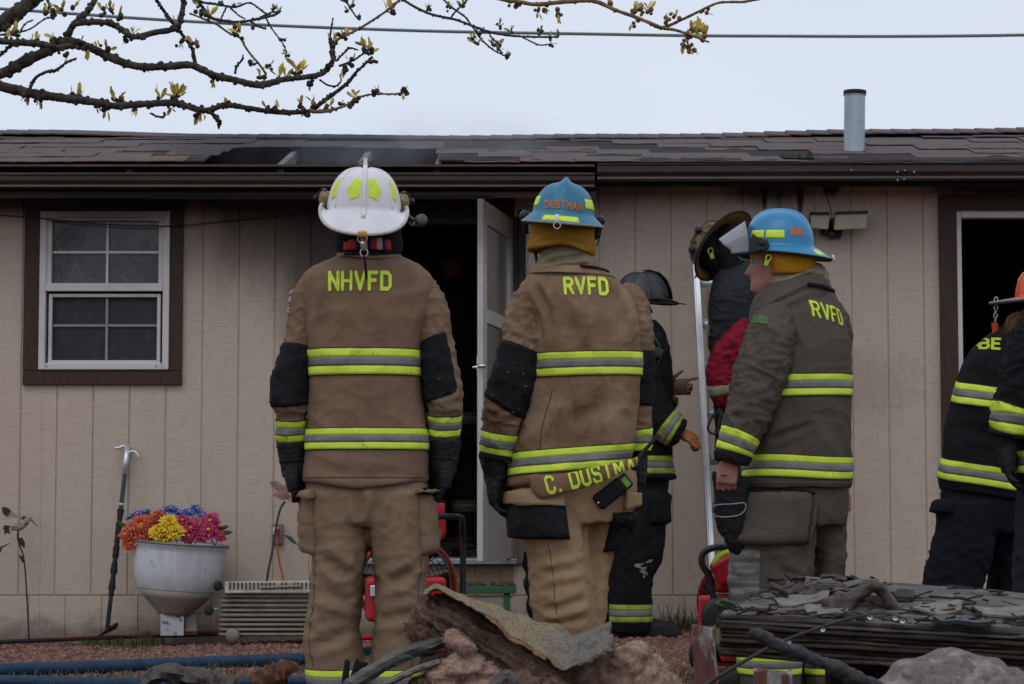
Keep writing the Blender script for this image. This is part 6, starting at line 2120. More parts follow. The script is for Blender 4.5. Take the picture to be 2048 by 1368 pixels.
so = obj('face_shield', mb, M['visor'], hE, recalc=False)
sm_ = so.modifiers.new('t', 'SOLIDIFY')
sm_.thickness = .002
pE = E.torso([(895, 1440, 1545, 0, .15), (940, 1440, 1546, 0, .16), (975, 1444, 1542, 0, .15)])
lE = E.torso([(945, 1440, 1500, -.06, .10), (1040, 1446, 1500, -.04, .09), (1120, 1452, 1498, 0, .08)])
rE = E.torso([(945, 1490, 1546, .06, .10), (1040, 1490, 1540, .06, .09), (1120, 1490, 1536, .04, .08)])
me, _ = cloth([pE, lE, rE], .010, 135.0, .012, 'legs')
obj('trousers', me, M['greycloth'], E.root)
for px in (1475, 1513):
    boot(E, np.array([E.p(px, 1120)[0], 12.05, 0]), (-.1, 1, 0), zsole=W(0, 1134, 12.05)[2], w=.045, L=.29)

# ladder
YL0, YL1 = 12.02, 12.70
ld = thing('ladder', 'silver aluminium ladder leaning on the siding beside the bent firefighter', 'ladder', W(1425, 1275, YL0))
top_l, bot_l = W(1385, 508, YL1), W(1425, 1262, YL0)
sp_ = np.array([.40, 0, 0])
ax = (top_l - bot_l)
Ll = np.linalg.norm(ax)
ax /= Ll
fr_ = np.cross([1.0, 0, 0], ax)
RL = np.column_stack([[1.0, 0, 0], fr_, ax])
for k in (0, 1):
    c_ = (top_l + bot_l) / 2 + sp_ * k
    mb = MB()
    sg = 1 if k == 0 else -1
    mb.box(c_, (.008, .075, Ll), RL)
    mb.box(c_ + np.array([sg * .017, 0, 0]) - fr_ * .034 * 1, (.026, .007, Ll), RL)
    mb.box(c_ + np.array([sg * .017, 0, 0]) + fr_ * .034, (.026, .007, Ll), RL)
    obj('rail', mb, M['alu'], ld, smooth=False, bevel=.002)
    obj('rail_foot', MB().box(bot_l + sp_ * k - ax * .0 + fr_ * 0, (.05, .09, .05), RL), M['blackrub'], ld, smooth=False, bevel=.008)
for py in (555, 642, 734, 826, 920, 1016, 1112, 1208):
    t = (W(1400, py, 12.35)[2] - bot_l[2]) / (top_l[2] - bot_l[2])
    p = bot_l + (top_l - bot_l) * t
    mb = MB().tube([p + np.array([.002, 0, 0]), p + sp_ - np.array([.002, 0, 0])], .027, 14)
    obj('rung', mb, M['alu'], ld)

# red bag hanging by the ladder
YR = 11.72
rp = lambda x, y, d=0.0: W(x, y, YR + d)
rb = thing('bag', 'red cloth rescue bag with a pale reflective stripe, hanging in front of the ladder', 'bag', rp(1445, 815))
tR = Limb([636, 655, 690, 730, 765, 795, 812], [rp(x, y) for x, y in ((1494, 640), (1484, 662), (1470, 695), (1457, 732), (1452, 765), (1458, 795), (1464, 812))], [PX(r, YR) for r in (10, 20, 34, 40, 39, 33, 18)], [.05, .08, .11, .12, .12, .10, .06], n=36)
me, bR = cloth([tR], .008, 141.0, .018, 'sleeve', [(rp(1440, 660, -.1), rp(1480, 720, -.12), .016, .012), (rp(1425, 710, -.1), rp(1480, 690, -.12), .016, .01)])
rbo = obj('pouch', me, M['red_bag'], rb)
obj('stripe', patch(tR, 773, 789, -1.7, 1.7, 4, 36, .004, skew=8), mat('grubby_stripe', (.27, .29, .2), .6, layers=[dict(scale=(4, 4, 90), col=(.15, .2, .06), amt=.8)]), rb, recalc=False)
mb = MB()
mb.tube(smoothpath([rp(1446, 810, -.02), rp(1440, 822, -.03), rp(1448, 836, -.03), rp(1450, 850, -.03)], 8), .014, 8, flat=.5)
obj('strap', mb, M['black'], rb)
mb = MB()
pts = [rp(x, y, -.04) for x, y in ((1432, 824), (1420, 842), (1416, 858), (1424, 867), (1434, 866), (1438, 848), (1441, 828), (1432, 824))]
mb.tube(smoothpath(pts, 40), .0065, 8)
obj('carabiner', mb, M['black'], rb)

# ================================================================== person F: orange helmet
Fp = Person('firefighter in black gear leaning forward under an orange helmet with a dangling tag', 10.6, (1960, 1322))
fF = np.array([.95, .25, -.15])
tF = Fp.torso([(652, 2010, 2085, 0, .09), (668, 1982, 2096, 0, .12), (690, 1954, 2102, 0, .15), (725, 1930, 2106, 0, .17), (775, 1909, 2106, 0, .18), (830, 1897, 2104, 0, .185), (900, 1886, 2100, 0, .19), (960, 1879, 2094, 0, .19), (996, 1881, 2090, 0, .19)])
zF0, zF1 = Fp.p(0, 900)[2], Fp.p(0, 996)[2]
me, bF = cloth([tF], .009, 151.0, .014, 'coat', [(Fp.p(1950, 720, -.17), Fp.p(1930, 770, -.18), .02, .008), (Fp.p(1905, 850, -.17), Fp.p(1990, 870, -.19), .03, .01)],
               warp=lambda V: np.column_stack([V[:, 0], V[:, 1], V[:, 2] - sstep(zF0, zF1, V[:, 2]) * (V[:, 0] - Fp.p(1985, 0)[0]) * .14]))
jF = obj('jacket', me, M['blackcloth'], Fp.root)
tape(tF, 784, 824, -1.7, 1.7, jF, nth=60, skew=46)
tape(tF, 938, 977, -1.8, 1.8, jF, nth=60, skew=52)
word_patch(bF, 'BE', Fp.p(1969, 671, -.16), Fp.p(2006, 675, -.16) - Fp.p(1969, 671, -.16), Fp.p(1965, 696, -.16) - Fp.p(1969, 671, -.16), (0, 1, 0), M['lime_dirty'], jF, lw=.22)
body(Fp, Fp.p(2092, 612, 0), fF, [tF], neck_to=Fp.p(2050, 650), voxel=.010)
hF, ptF, bvF, frF = helmet(Fp.root, Fp.p(2094, 592, 0), (-.05, -.03, 1), fF, M['orange_helmet'], 'trad', a=.125, b=.15, h=.142, back=.125, drop=.012, rim=M['greyrim'], sidebrim=.02, front=.04, comb=0, sdrop=.008, curl=.01)
obj('reflective_sticker', ptpatch(ptF, -2.4, -2.9, .35, .6, .002, 8, 5), M['lime'], hF, recalc=False)
for ph in np.arange(8) * math.pi / 4:
    mb = MB()
    mb.tube([ptF(ph, t, .001) for t in np.linspace(.02, .96, 14)], .004, 6)
    obj('rib', mb, M['orange_helmet'], hF)
cx = Fp.p(1992, 596, -.02)
cz = Fp.p(1991, 644, -.02)
mb = MB()
for i in range(6):
    p = cx + (cz - cx) * (i + .4) / 6
    ring(mb, p, .008, (1, .2, 0) if i % 2 else (.2, 1, 0), .002, 14, 1.5)
obj('chain', mb, M['chrome'], hF)
mb = MB().box((cz + Fp.p(1992, 686, -.03)) / 2, (.030, .010, PX(40, 10.6)), Matrix.Rotation(-.1, 3, 'Y'))
tg = obj('tag', mb, M['orange_tag'], hF, smooth=False, bevel=.003)
mb = MB()
th = np.linspace(0, 2 * np.pi, 28, endpoint=False)
S_ = smoothpath(np.array([(2062, 628, 10), (2046, 636, 24), (2028, 650, 30), (2014, 668, 26), (2006, 684, 14), (2002, 692, 4)], float), 24)
mb.loft([Fp.p(a, b, -.05) + np.stack([np.cos(th) * PX(c, 10.6) * .7 * (1 + .08 * np.sin(th * 9 + b * .1)), -np.sin(th) * PX(c, 10.6) * (1 + .08 * np.sin(th * 7)), np.cos(th) * PX(c, 10.6) * .7], 1) for a, b, c in S_])
obj('hair', mb, M['hair'], Fp.root)
mb = MB()
for k in range(60):
    a = RNG.uniform(-1, 1)
    p0, p1, p2 = Fp.p(2056, 632 + a * 10, -.08), Fp.p(2022 + a * 6, 655 + a * 22, -.12 - .01 * RNG.uniform(0, 1)), Fp.p(2004 + RNG.uniform(-6, 8), 690 + RNG.uniform(-12, 8), -.07)
    mb.tube(smoothpath([p0, p1, p2], 7), [.0022, .0026, .0026, .0024, .002, .0016, .0008], 5)
obj('strands', mb, M['hair'], Fp.root)
pF = Fp.torso([(955, 1888, 2084, 0, .16), (1000, 1882, 2084, 0, .17), (1040, 1882, 2080, 0, .165), (1065, 1890, 2070, 0, .15)])
lF = Fp.torso([(1005, 1878, 1994, -.04, .15), (1060, 1872, 1990, -.04, .15), (1100, 1862, 1984, -.05, .14), (1140, 1852, 1974, -.05, .14), (1180, 1845, 1962, -.05, .135), (1240, 1840, 1950, -.05, .13), (1300, 1838, 1946, -.05, .13)])
rF = Fp.torso([(1005, 1972, 2085, .08, .15), (1060, 1974, 2082, .1, .14), (1110, 1978, 2078, .1, .14), (1180, 1976, 2072, .12, .13), (1300, 1974, 2066, .12, .13)])
me, _ = cloth([pF, lF, rF], .010, 157.0, .018, 'legs')
trF = obj('trousers', me, mat('navy_turnout', (.008, .009, .014), .9, spec=.15, bumps=[((600, 600, 600), .3, .001), ((25, 25, 30), .4, .01)]), Fp.root)
obj('cargo_pocket', patch(lF, 985, 1028, -2.2, -.6, 10, 14, puff(.035, .15, .5)), trF.data.materials[0], trF, recalc=False)
for L in (lF, rF):
    boot(Fp, np.array([L.pts[-1][0], L.pts[-1][1], 0]), (.8, .5, 0), zsole=float(gz(np.array([2.1]), np.array([10.6]))[0]) + .002)

# ================================================================== person H: barely seen inside
M['lime_dim'] = mat('dimmed_tape', (.10, .12, .02), .8)  # lime tape darkened, the doorway's gloom put into its colour
Hp = Person('firefighter barely visible in the dark doorway, only dim lime stripes showing', 14.2, (905, 1118))
tH = Hp.torso([(560, 850, 960, 0, .1), (600, 830, 972, 0, .15), (700, 838, 966, 0, .17), (800, 836, 966, 0, .17), (880, 832, 968, 0, .17)])
me, _ = cloth([tH], .012, 191.0, .012, 'coat')
jH = obj('jacket', me, M['blackcloth'], Hp.root)
tape(tH, 826, 850, -1.5, 1.5, jH, nth=30, m=M['lime_dim'])
lH = [Hp.torso([(850, a, b, 0, .13), (960, a + 2, b - 4, 0, .12), (1110, a + 6, b - 6, 0, .11)]) for a, b in ((838, 900), (902, 964))]
me, _ = cloth(lH, .012, 193.0, .012, 'legs')
trH = obj('trousers', me, M['blackcloth'], Hp.root)
tape(lH[1], 1000, 1024, -math.pi, math.pi, trH, nth=24, m=M['lime_dim'])
tape(lH[0], 1000, 1024, -math.pi, math.pi, trH, nth=24, m=M['lime_dim'])
body(Hp, Hp.p(904, 520, 0), (.3, 1, 0), [tH] + lH, m=M['skin_dark'], neck_to=Hp.p(904, 566), voxel=.012)
helmet(Hp.root, Hp.p(904, 505, 0), (0, 0, 1), (.3, 1, 0), M['black_helmet'], 'trad', comb=0)

# ================================================================== person G: at the edge of the frame
Gp = Person('firefighter in charcoal gear cut off by the frame, arm hanging in a dark printed glove', 8.9, (2100, 1382))
tG = Gp.torso([(600, 2095, 2180, 0, .09), (625, 2080, 2205, 0, .12), (660, 2064, 2226, 0, .14), (740, 2052, 2236, 0, .15), (840, 2036, 2238, 0, .155), (910, 2034, 2240, 0, .16), (965, 2034, 2240, 0, .165)])
me, bG = cloth([tG], .010, 171.0, .012, 'coat')
jG = obj('jacket', me, M['blackcloth'], Gp.root)
tape(tG, 902, 946, -1.7, 1.7, jG, nth=50)
aG = Gp.arm([(2096, 628, -.02, 12), (2088, 640, -.03, 34), (2070, 676, -.05, 48), (2058, 716, -.06, 51), (2050, 750, -.07, 50), (2038, 790, -.08, 46), (2026, 816, -.08, 41), (2022, 845, -.08, 38), (2017, 872, -.07, 35)])
sleeve_of(Gp, aG, M['blackcloth'], 175.0, .014, tape_rows=(815, 861), cuff_rows=(863, 876), th=(-math.pi, math.pi), creases=[(Gp.p(1995, 770, -.15), Gp.p(2048, 740, -.15), .016, .014)])
aG2 = Gp.arm([(2200, 622, .02, 12), (2214, 650, .03, 44), (2228, 740, .0, 46), (2236, 840, 0, 38), (2238, 880, .0, 34)])
sleeve_of(Gp, aG2, M['blackcloth'], 178.0, .012)
wr = Gp.p(2014, 880, -.07)
dn = np.array([.0, .03, -1.0])
g = hand_mesh(wr + dn * .02, (.05, .03, -1), (.9, -.4, .1), (.3, .9, 0), L=.20, fat=1.2, curl=(.25, .35, .4, .45), tcurl=.3, tout=.5, cuff=(smoothpath([wr - dn * .03, wr, wr + dn * .05], 6), [.046, .046, .044, .042, .041, .04]))
glG = obj('glove', g, M['glove_black'], Gp.root)
bg = bvh_of(g)
mk = np.zeros((30, 22), bool)
for (x0, y0, x1, y1) in ((3, 2, 16, 2), (3, 4, 16, 5), (5, 8, 12, 14), (12, 14, 4, 18), (4, 10, 16, 8), (8, 16, 14, 24), (14, 12, 6, 22), (6, 24, 12, 28)):
    for t in np.linspace(0, 1, 60):
        mk[int(y0 + (y1 - y0) * t), int(x0 + (x1 - x0) * t)] = True
obj('glove_print', decal(mk, Gp.p(1982, 886, -.1), Gp.p(2024, 886, -.1) - Gp.p(1982, 886, -.1), Gp.p(1984, 944, -.1) - Gp.p(1982, 886, -.1), (.2, 1, 0), bg, .002), mat('faded_lime_print', (.22, .25, .09), .7), glG, smooth=False, recalc=False)
pG = Gp.torso([(935, 2040, 2234, 0, .14), (990, 2036, 2236, 0, .155), (1050, 2042, 2230, 0, .15)])
lG = Gp.torso([(1000, 2034, 2134, 0, .14), (1100, 2030, 2128, 0, .13), (1200, 2026, 2122, 0, .125), (1350, 2028, 2120, 0, .12)])
rG = Gp.torso([(1000, 2140, 2236, 0, .14), (1100, 2146, 2232, 0, .13), (1200, 2150, 2232, 0, .125), (1350, 2150, 2230, 0, .12)])
me, _ = cloth([pG, lG, rG], .010, 181.0, .014, 'legs')
obj('trousers', me, M['greycloth'], Gp.root)
body(Gp, Gp.p(2132, 520, 0), (.1, 1, 0), [tG, aG, aG2, pG, lG, rG], neck_to=Gp.p(2132, 610), voxel=.011)
hG, ptG, _, _ = helmet(Gp.root, Gp.p(2132, 500, 0), (0, -.05, 1), (.1, 1, 0), M['black_helmet'], 'modern', sidebrim=.02)
for L in (lG, rG):
    boot(Gp, np.array([L.pts[-1][0], L.pts[-1][1], 0]), (.1, 1, 0), zsole=float(gz(np.array([2.1]), np.array([8.9]))[0]) + .002)
# ------------------------------------------------------------------ things along the wall
M['petal_red'] = mat('coral_petal', (.50, .075, .04), .7, layers=[dict(scale=40, col=(.7, .22, .12), amt=.7)])
M['petal_yellow'] = mat('yellow_petal', (.72, .46, .02), .7, layers=[dict(scale=40, col=(.75, .58, .06), amt=.7)])
M['petal_pink'] = mat('magenta_petal', (.38, .025, .085), .7, layers=[dict(scale=40, col=(.62, .10, .22), amt=.7)])
M['petal_blue'] = mat('blue_petal', (.06, .09, .38), .7, layers=[dict(scale=40, col=(.20, .25, .55), amt=.8)])
M['leafgreen'] = mat('silk_leaf', (.05, .10, .03), .7)
M['pot_white'] = mat('white_planter', (.62, .635, .66), .5, spec=.4, layers=[dict(scale=(14, 14, 2), col=(.48, .49, .5), amt=.7), dict(scale=22, col=(.22, .2, .18), lo=.6, hi=.72, amt=.6)], bumps=[((12, 12, 12), .3, .01)])
M['pot_base'] = mat('stained_planter_foot', (.36, .325, .29), .7, layers=[dict(scale=9, col=(.25, .21, .17), amt=.8), dict(scale=(20, 20, 6), col=(.4, .38, .36), lo=.55, hi=.7, amt=.6)])

YP = 12.52
pw = lambda x, y, d=0.0: W(x, y, YP + d)
pot = thing('planter', 'white urn planter with a grey conical foot, filled with bright silk flowers', 'planter', pw(345, 1268))
ax_ = np.array([.075, 0, 1.0])
ax_ /= np.linalg.norm(ax_)
pc = pw(349, 1225)
u = lambda n: n * YP / F
prof = [(u(97), u(138)), (u(97), u(134)), (u(92), u(130)), (u(91), u(120)), (u(90), u(98)), (u(88), u(78)), (u(84), u(62)), (u(77), u(47)), (u(76), u(45))]
mb = MB()
mb.lathe([(u(80), u(125)), (u(93), u(138))] + prof, pc, 40, ax_)
obj('bowl', mb, M['pot_white'], pot)
mb = MB()
mb.lathe([(u(76.3), u(44.5)), (u(66), u(31)), (u(50), u(14)), (u(36), u(2)), (u(32), -u(4))], pc, 40, ax_)
obj('foot', mb, M['pot_base'], pot)
mb = MB()
mb.lathe([(u(84), u(126)), (.01, u(132))], pc, 30, ax_)
obj('soil', mb, M['soil'], pot)
mb = MB()
ring(mb, pc + ax_ * u(137), u(96), ax_, .008, 40)
obj('rim', mb, mat('metal_rim', (.2, .2, .2), .5, metallic=.5), pot)
blk = thing('block', 'white chipped concrete block under the planter', 'block', pw(347, 1268))
obj('face', MB().box(pw(346, 1248, .02), (u(46), .17, u(44)), Matrix.Rotation(.1, 3, 'Z')), M['white_paint'], blk, smooth=False, bevel=.005)
obj('side_block', MB().box(pw(383, 1247, .06), (u(24), .14, u(42)), Matrix.Rotation(.1, 3, 'Z')), M['pot_base'], blk, smooth=False, bevel=.006)


def flower_mesh(r, n, layers, seed, spiky=1.0):
    rg = np.random.default_rng(seed)
    mb = MB()
    for L in range(layers):
        rr = r * (1 - .22 * L)
        lift = .10 + .30 * L
        for k in range(n - 2 * L):
            a = 2 * np.pi * (k + .5 * L + rg.uniform(-.2, .2)) / (n - 2 * L)
            d = np.array([math.cos(a), math.sin(a), 0])
            s_ = np.array([-d[1], d[0], 0])
            w = rr * .17 * rg.uniform(.8, 1.2)
            l = rr * rg.uniform(.85, 1.1)
            h = lift * r + rg.uniform(-.05, .08) * r
            P = []
            for t, ww, z in ((.05, .4, 0), (.4, 1, h * .8), (.75, .95, h * 1.0), (1.0, .22 * spiky, h * .75)):
                c = d * l * t + UP * z
                P.append([c - s_ * w * ww + UP * .02 * r, c, c + s_ * w * ww + UP * .02 * r])
            mb.grid(np.array(P))
    return mb


fl_spec = [
    ('r', 'coral orange silk flower in the white planter', [(268, 1062, 25), (285, 1050, 25), (262, 1088, 20), (288, 1078, 24), (306, 1046, 23), (316, 1034, 18), (252, 1070, 16), (300, 1062, 22)]),
    ('y', 'yellow silk flower in the white planter', [(338, 1050, 24), (331, 1077, 24), (314, 1066, 18), (350, 1066, 22)]),
    ('p', 'magenta pink silk flower in the white planter', [(385, 1056, 24), (374, 1072, 20), (417, 1064, 25), (398, 1074, 20), (422, 1044, 22), (438, 1074, 16), (364, 1044, 18)]),
    ('b', 'small blue silk flower in the white planter', [(262, 1036, 15), (276, 1030, 15), (292, 1026, 15), (328, 1024, 16), (342, 1020, 17), (356, 1027, 16), (378, 1027, 17), (393, 1021, 18), (404, 1032, 15), (320, 1032, 13)])]
gname = {'r': 'coral silk flowers', 'y': 'yellow silk flowers', 'p': 'magenta silk flowers', 'b': 'blue silk flowers'}
fm = {'r': M['petal_red'], 'y': M['petal_yellow'], 'p': M['petal_pink'], 'b': M['petal_blue']}
for k, lab, spots in fl_spec:
    r0 = u(22)
    mbs = flower_mesh(r0, 15 if k != 'b' else 12, 3 if k != 'b' else 2, ord(k))
    pm = bpy.data.meshes.new('petals')
    pm.from_pydata(mbs.V().tolist(), [], mbs.f)
    pm.materials.append(fm[k])
    pm.polygons.foreach_set('use_smooth', [True] * len(pm.polygons))
    e = MB().ball((0, 0, r0 * .35), (r0 * .16, r0 * .16, r0 * .1), 10, 6)
    em = bpy.data.meshes.new('eye')
    em.from_pydata(e.V().tolist(), [], e.f)
    em.materials.append(M['petal_yellow'] if k != 'y' else mat('ochre_eye', (.35, .2, .02), .8))
    st = MB().tube([(0, 0, .004), (0, .01, -.05), (0, .03, -.13)], .003, 6)
    sm2 = bpy.data.meshes.new('stem')
    sm2.from_pydata(st.V().tolist(), [], st.f)
    sm2.materials.append(M['leafgreen'])
    proto = None
    for i, (x, y, r) in enumerate(spots):
        dd_ = {'r': -.10, 'y': -.16, 'p': -.12, 'b': .08}[k] + RNG.uniform(-.03, .03)
        loc = pw(x, y, dd_)
        if proto is None:
            o = bpy.data.objects.new('silk_flower', None)
            kids = [bpy.data.objects.new(nm, me_) for nm, me_ in (('petals', pm), ('eye', em), ('stem', sm2))]
            proto = (o, kids)
        else:
            o = proto[0].copy()
            kids = [q.copy() for q in proto[1]]
        COL.objects.link(o)
        o.location = tuple(loc)
        dx = (x - 345) / 110
        sc = r / 22
        o.scale = (sc, sc, sc)
        o.rotation_euler = (1.0 + RNG.uniform(-.3, .3) if k != 'b' else .5, dx * .7 + RNG.uniform(-.25, .25), RNG.uniform(-.5, .5))
        rk = sorted(q[0] for q in spots).index(x)
        tag(o, lab + ', %s from the left of its colour' % ('first second third fourth fifth sixth seventh eighth ninth tenth'.split()[rk]), 'flower', gname[k])
        for q in kids:
            COL.objects.link(q)
            q.parent = o
mb = MB()
for (x, y, a) in ((440, 1058, .4), (446, 1066, .1), (250, 1052, 2.6), (405, 1046, 1.2), (300, 1036, 1.8), (360, 1052, 1.3)):
    c = pw(x, y, -.06)
    d = np.array([math.cos(a), -.2, math.sin(a) * .8])
    s_ = np.array([-d[2], 0, d[0]])
    mb.grid(np.array([[c + d * t - s_ * w, c + d * t + np.array([0, -.004, 0]), c + d * t + s_ * w] for t, w in ((-.03, .004), (0, .012), (.03, .012), (.055, .002))]))
obj('leaf_spray', mb, M['leafgreen'], pot)

# radiator on its side
YR2 = 12.22
rw = lambda x, y, d=0.0: W(x, y, YR2 + d)
v = lambda n: n * YR2 / F
rad2 = thing('radiator', 'cream oil filled radiator lying on its side against the siding', 'radiator', rw(535, 1280))
M['cream'] = mat('grimy_cream', (.235, .215, .165), .5, spec=.4, layers=[dict(scale=9, col=(.165, .15, .115), amt=.8), dict(scale=40, col=(.1, .09, .07), lo=.6, hi=.72, amt=.6)])
M['cream_light'] = mat('cream_panel', (.44, .42, .36), .5, spec=.35, layers=[dict(scale=16, col=(.28, .26, .2), amt=.8), dict(scale=(60, 60, 60), col=(.08, .075, .06), lo=.62, hi=.7, amt=.6)])
nf = 9
for i in range(nf):
    z = rw(0, 1192 + i * 9.6)[2]
    mb = MB()
    x0, x1 = rw(449 - i * .4, 0)[0], rw(665, 0)[0]
    th = np.linspace(0, 2 * np.pi, 20, endpoint=False)
    P = []
    for (x, s_) in ((x0, .35), (x0 + .012, .8), (x0 + .03, 1.0), (x1 - .03, 1), (x1 - .01, .8), (x1, .3)):
        k = (np.abs(np.cos(th)) ** 3 + np.abs(np.sin(th)) ** 3) ** (-1 / 3)
        P.append(np.stack([np.full(20, x), YR2 + .07 * s_ * k * np.cos(th) + .06, z + v(4.3) * s_ * k * np.sin(th)], 1))
    mb.loft(P)
    obj('fin', mb, M['cream'], rad2)
for xx in (475, 640):
    mb = MB().tube([rw(xx, 1186, .06), rw(xx, 1274, .06)], .035, 16)
    obj('oil_tube', mb, M['cream'], rad2)
q = [rw(449, 1163, -.02), rw(670, 1160, -.02), rw(670, 1160, .14), rw(449, 1163, .14)]
b4 = [rw(449, 1187, -.04), rw(670, 1184, -.04), rw(670, 1184, .14), rw(449, 1187, .14)]
pan = obj('end_panel', MB().hexa(q, b4), M['cream_light'], rad2, smooth=False, bevel=.006)
for i in range(22):
    if 9 < i < 17 and i % 3 == 0:
        continue
    x = 458 + i * 8
    mb = MB().box(rw(x + 2, 1172, -.032), (v(3.2), .012, v(14)), Matrix.Rotation(.0, 3, 'X'))
    obj('slot', mb, M['soil'], pan, smooth=False)
mb = MB()
mb.hexa([rw(520, 1163, -.012), rw(600, 1162, -.012), rw(600, 1161, .04), rw(520, 1162, .04)], [rw(520, 1176, -.05), rw(600, 1173, -.05), rw(600, 1180, .0), rw(520, 1182, .0)])
obj('scorch_plate', mb, M['cream'], pan, smooth=False)
for (x, y, xj, yj) in ((436, 1172, 452, 1180), (418, 1221, 449, 1215)):
    mb = MB()
    mb.lathe([(.004, -.014), (v(8), -.013), (v(9.5), -.008), (v(9.5), .008), (v(8), .013), (.004, .014)], rw(x, y, -.03), 20, (.3, -1, .2))
    w_ = obj('caster', mb, M['blackrub'], rad2)
    mb = MB().tube([rw(x, y, -.03), rw(xj, yj, .02)], .005, 8)
    obj('axle', mb, M['galv'], w_)
mb = MB()
mb.lathe([(v(13), -.0), (v(14), .01), (v(14), .03), (v(11), .04)], rw(468, 1270, -.0), 20, (-.2, -1, 0))
obj('dial', mb, M['cream'], rad2)

# ceiling hook leaning on the wall
hk = thing('pike_pole', 'black roof hook with a silver claw head leaning on the siding beside the planter', 'fire hook', W(213, 1268, 12.4))
a0, a1 = W(214, 1262, 12.42), W(250, 945, 12.74)
L_ = lambda t: a0 + (a1 - a0) * t
mb = MB().tube([L_(0), L_(1)], .0125, 12)
shaft = obj('shaft', mb, mat('dark_pole', (.045, .05, .055), .5, layers=[dict(scale=10, col=(.08, .085, .09), amt=.6)]), hk)
mb = MB()
tt = np.linspace(.22, .76, 60)
mb.tube([L_(t) for t in tt], .0165 + .003 * np.sin(tt * 97) * np.sin(tt * 31) + .002 * np.sin(tt * 53), 12)
obj('grip', mb, M['blackrub'], hk)
mb = MB().tube([L_(.785), L_(.797)], .0145, 12)
obj('band', mb, M['white_vinyl'], hk)
top_ = W(255, 890, 12.77)
mb = MB()
mb.tube([L_(.985), top_], .0165, 12)
mb.tube(smoothpath([top_ + (0, 0, -.012), W(246, 893, 12.76), W(237, 896, 12.75), W(229, 896, 12.745)], 10), np.linspace(.013, .007, 10), 8, flat=.7)
mb.tube(smoothpath([W(254, 908, 12.76), W(264, 903, 12.75), W(272, 905, 12.74), W(279, 917, 12.73)], 12), np.linspace(.012, .004, 12), 8, flat=.7)
obj('hook_head', mb, M['alu'], hk)
mb = MB()
mb.hexa([W(194, 1272, 12.30), W(216, 1254, 12.34), W(236, 1244, 12.42), W(232, 1252, 12.5)], [W(195, 1276, 12.30), W(217, 1259, 12.34), W(237, 1250, 12.42), W(233, 1258, 12.5)])
obj('foot_blade', mb, M['black'], hk, smooth=False, bevel=.003)

# garden stakes
Ys = 12.62
sw_ = lambda x, y, d=0.0: W(x, y, Ys + d)
hb_ = thing('garden_stake', 'rusty hummingbird garden stake with spotted wings by the left end of the wall', 'garden ornament', sw_(57, 1278))
M['rust'] = mat('dark_rusty_wire', (.03, .026, .024), .7)
M['bird'] = mat('painted_bird', (.30, .27, .22), .6, layers=[dict(scale=50, col=(.06, .05, .05), lo=.52, hi=.62, amt=.9)])
mb = MB().tube(smoothpath([sw_(58, 1280), sw_(54, 1200), sw_(48, 1120), sw_(36, 1080), sw_(36, 1058)], 24), .0045, 7)
obj('rod', mb, M['rust'], hb_)
mb = MB()
S_ = smoothpath(np.array([(18, 1058, 2), (28, 1056, 6), (40, 1052, 9), (50, 1046, 7), (56, 1038, 6), (61, 1038, 4), (64, 1040, 1.5)], float), 26)
mb.tube([sw_(a, b) for a, b, c in S_], [c * Ys / F for a, b, c in S_], 10, flat=.6)
bd = obj('bird', mb, M['bird'], hb_)
mb = MB()
mb.tube([sw_(62, 1040), sw_(76, 1053)], [.004, .0015], 6)
obj('beak', mb, M['rust'], bd)


def leafplate(mb, poly, y, tap=.004):
    q = np.array([W(a, b, y) for a, b in poly])
    mb.loft([q, q + np.array([0, tap, 0])])


mb = MB()
leafplate(mb, [(8, 1050), (22, 1052), (18, 1060), (21, 1068), (13, 1066), (8, 1070), (9, 1062), (6, 1058)], Ys)
obj('tail', mb, M['rust'], bd, smooth=False)
M['wing'] = mat('spotted_wing', (.26, .24, .20), .6, layers=[dict(scale=26, col=(.02, .02, .02), lo=.50, hi=.56, amt=.95, detail=1)])
mb = MB()
leafplate(mb, [(34, 1038), (26, 1034), (14, 1036), (6, 1028), (3, 1018), (7, 1013), (16, 1016), (26, 1024), (34, 1030)], Ys - .02)
obj('wing', mb, M['wing'], bd, smooth=False)
mb = MB()
leafplate(mb, [(38, 1038), (40, 1033), (46, 1032), (54, 1032), (46, 1040)], Ys + .02)
obj('wing', mb, M['wing'], bd, smooth=False)
for pl in ([(36, 1076), (44, 1075), (50, 1086), (49, 1097), (41, 1090)], [(37, 1110), (44, 1112), (50, 1122), (50, 1129), (42, 1122)]):
    mb = MB()
    leafplate(mb, pl, Ys - .01)
    obj('leaf', mb, M['rust'], hb_, smooth=False)
hb2 = thing('garden_stake', 'second bird stake cut off by the left edge of the photo', 'garden ornament', sw_(-14, 1284))
mb = MB().tube(smoothpath([sw_(-14, 1284), sw_(-18, 1200), sw_(-16, 1112)], 10), .0045, 7)
obj('rod', mb, M['rust'], hb2)
mb = MB().tube([sw_(-30, 1112), sw_(-14, 1106), sw_(-2, 1099), sw_(4, 1094), sw_(21, 1086)], [.006, .02, .018, .006, .002], 8, flat=.5)
obj('bird', mb, mat('rosy_bird', (.14, .07, .05), .6), hb2)

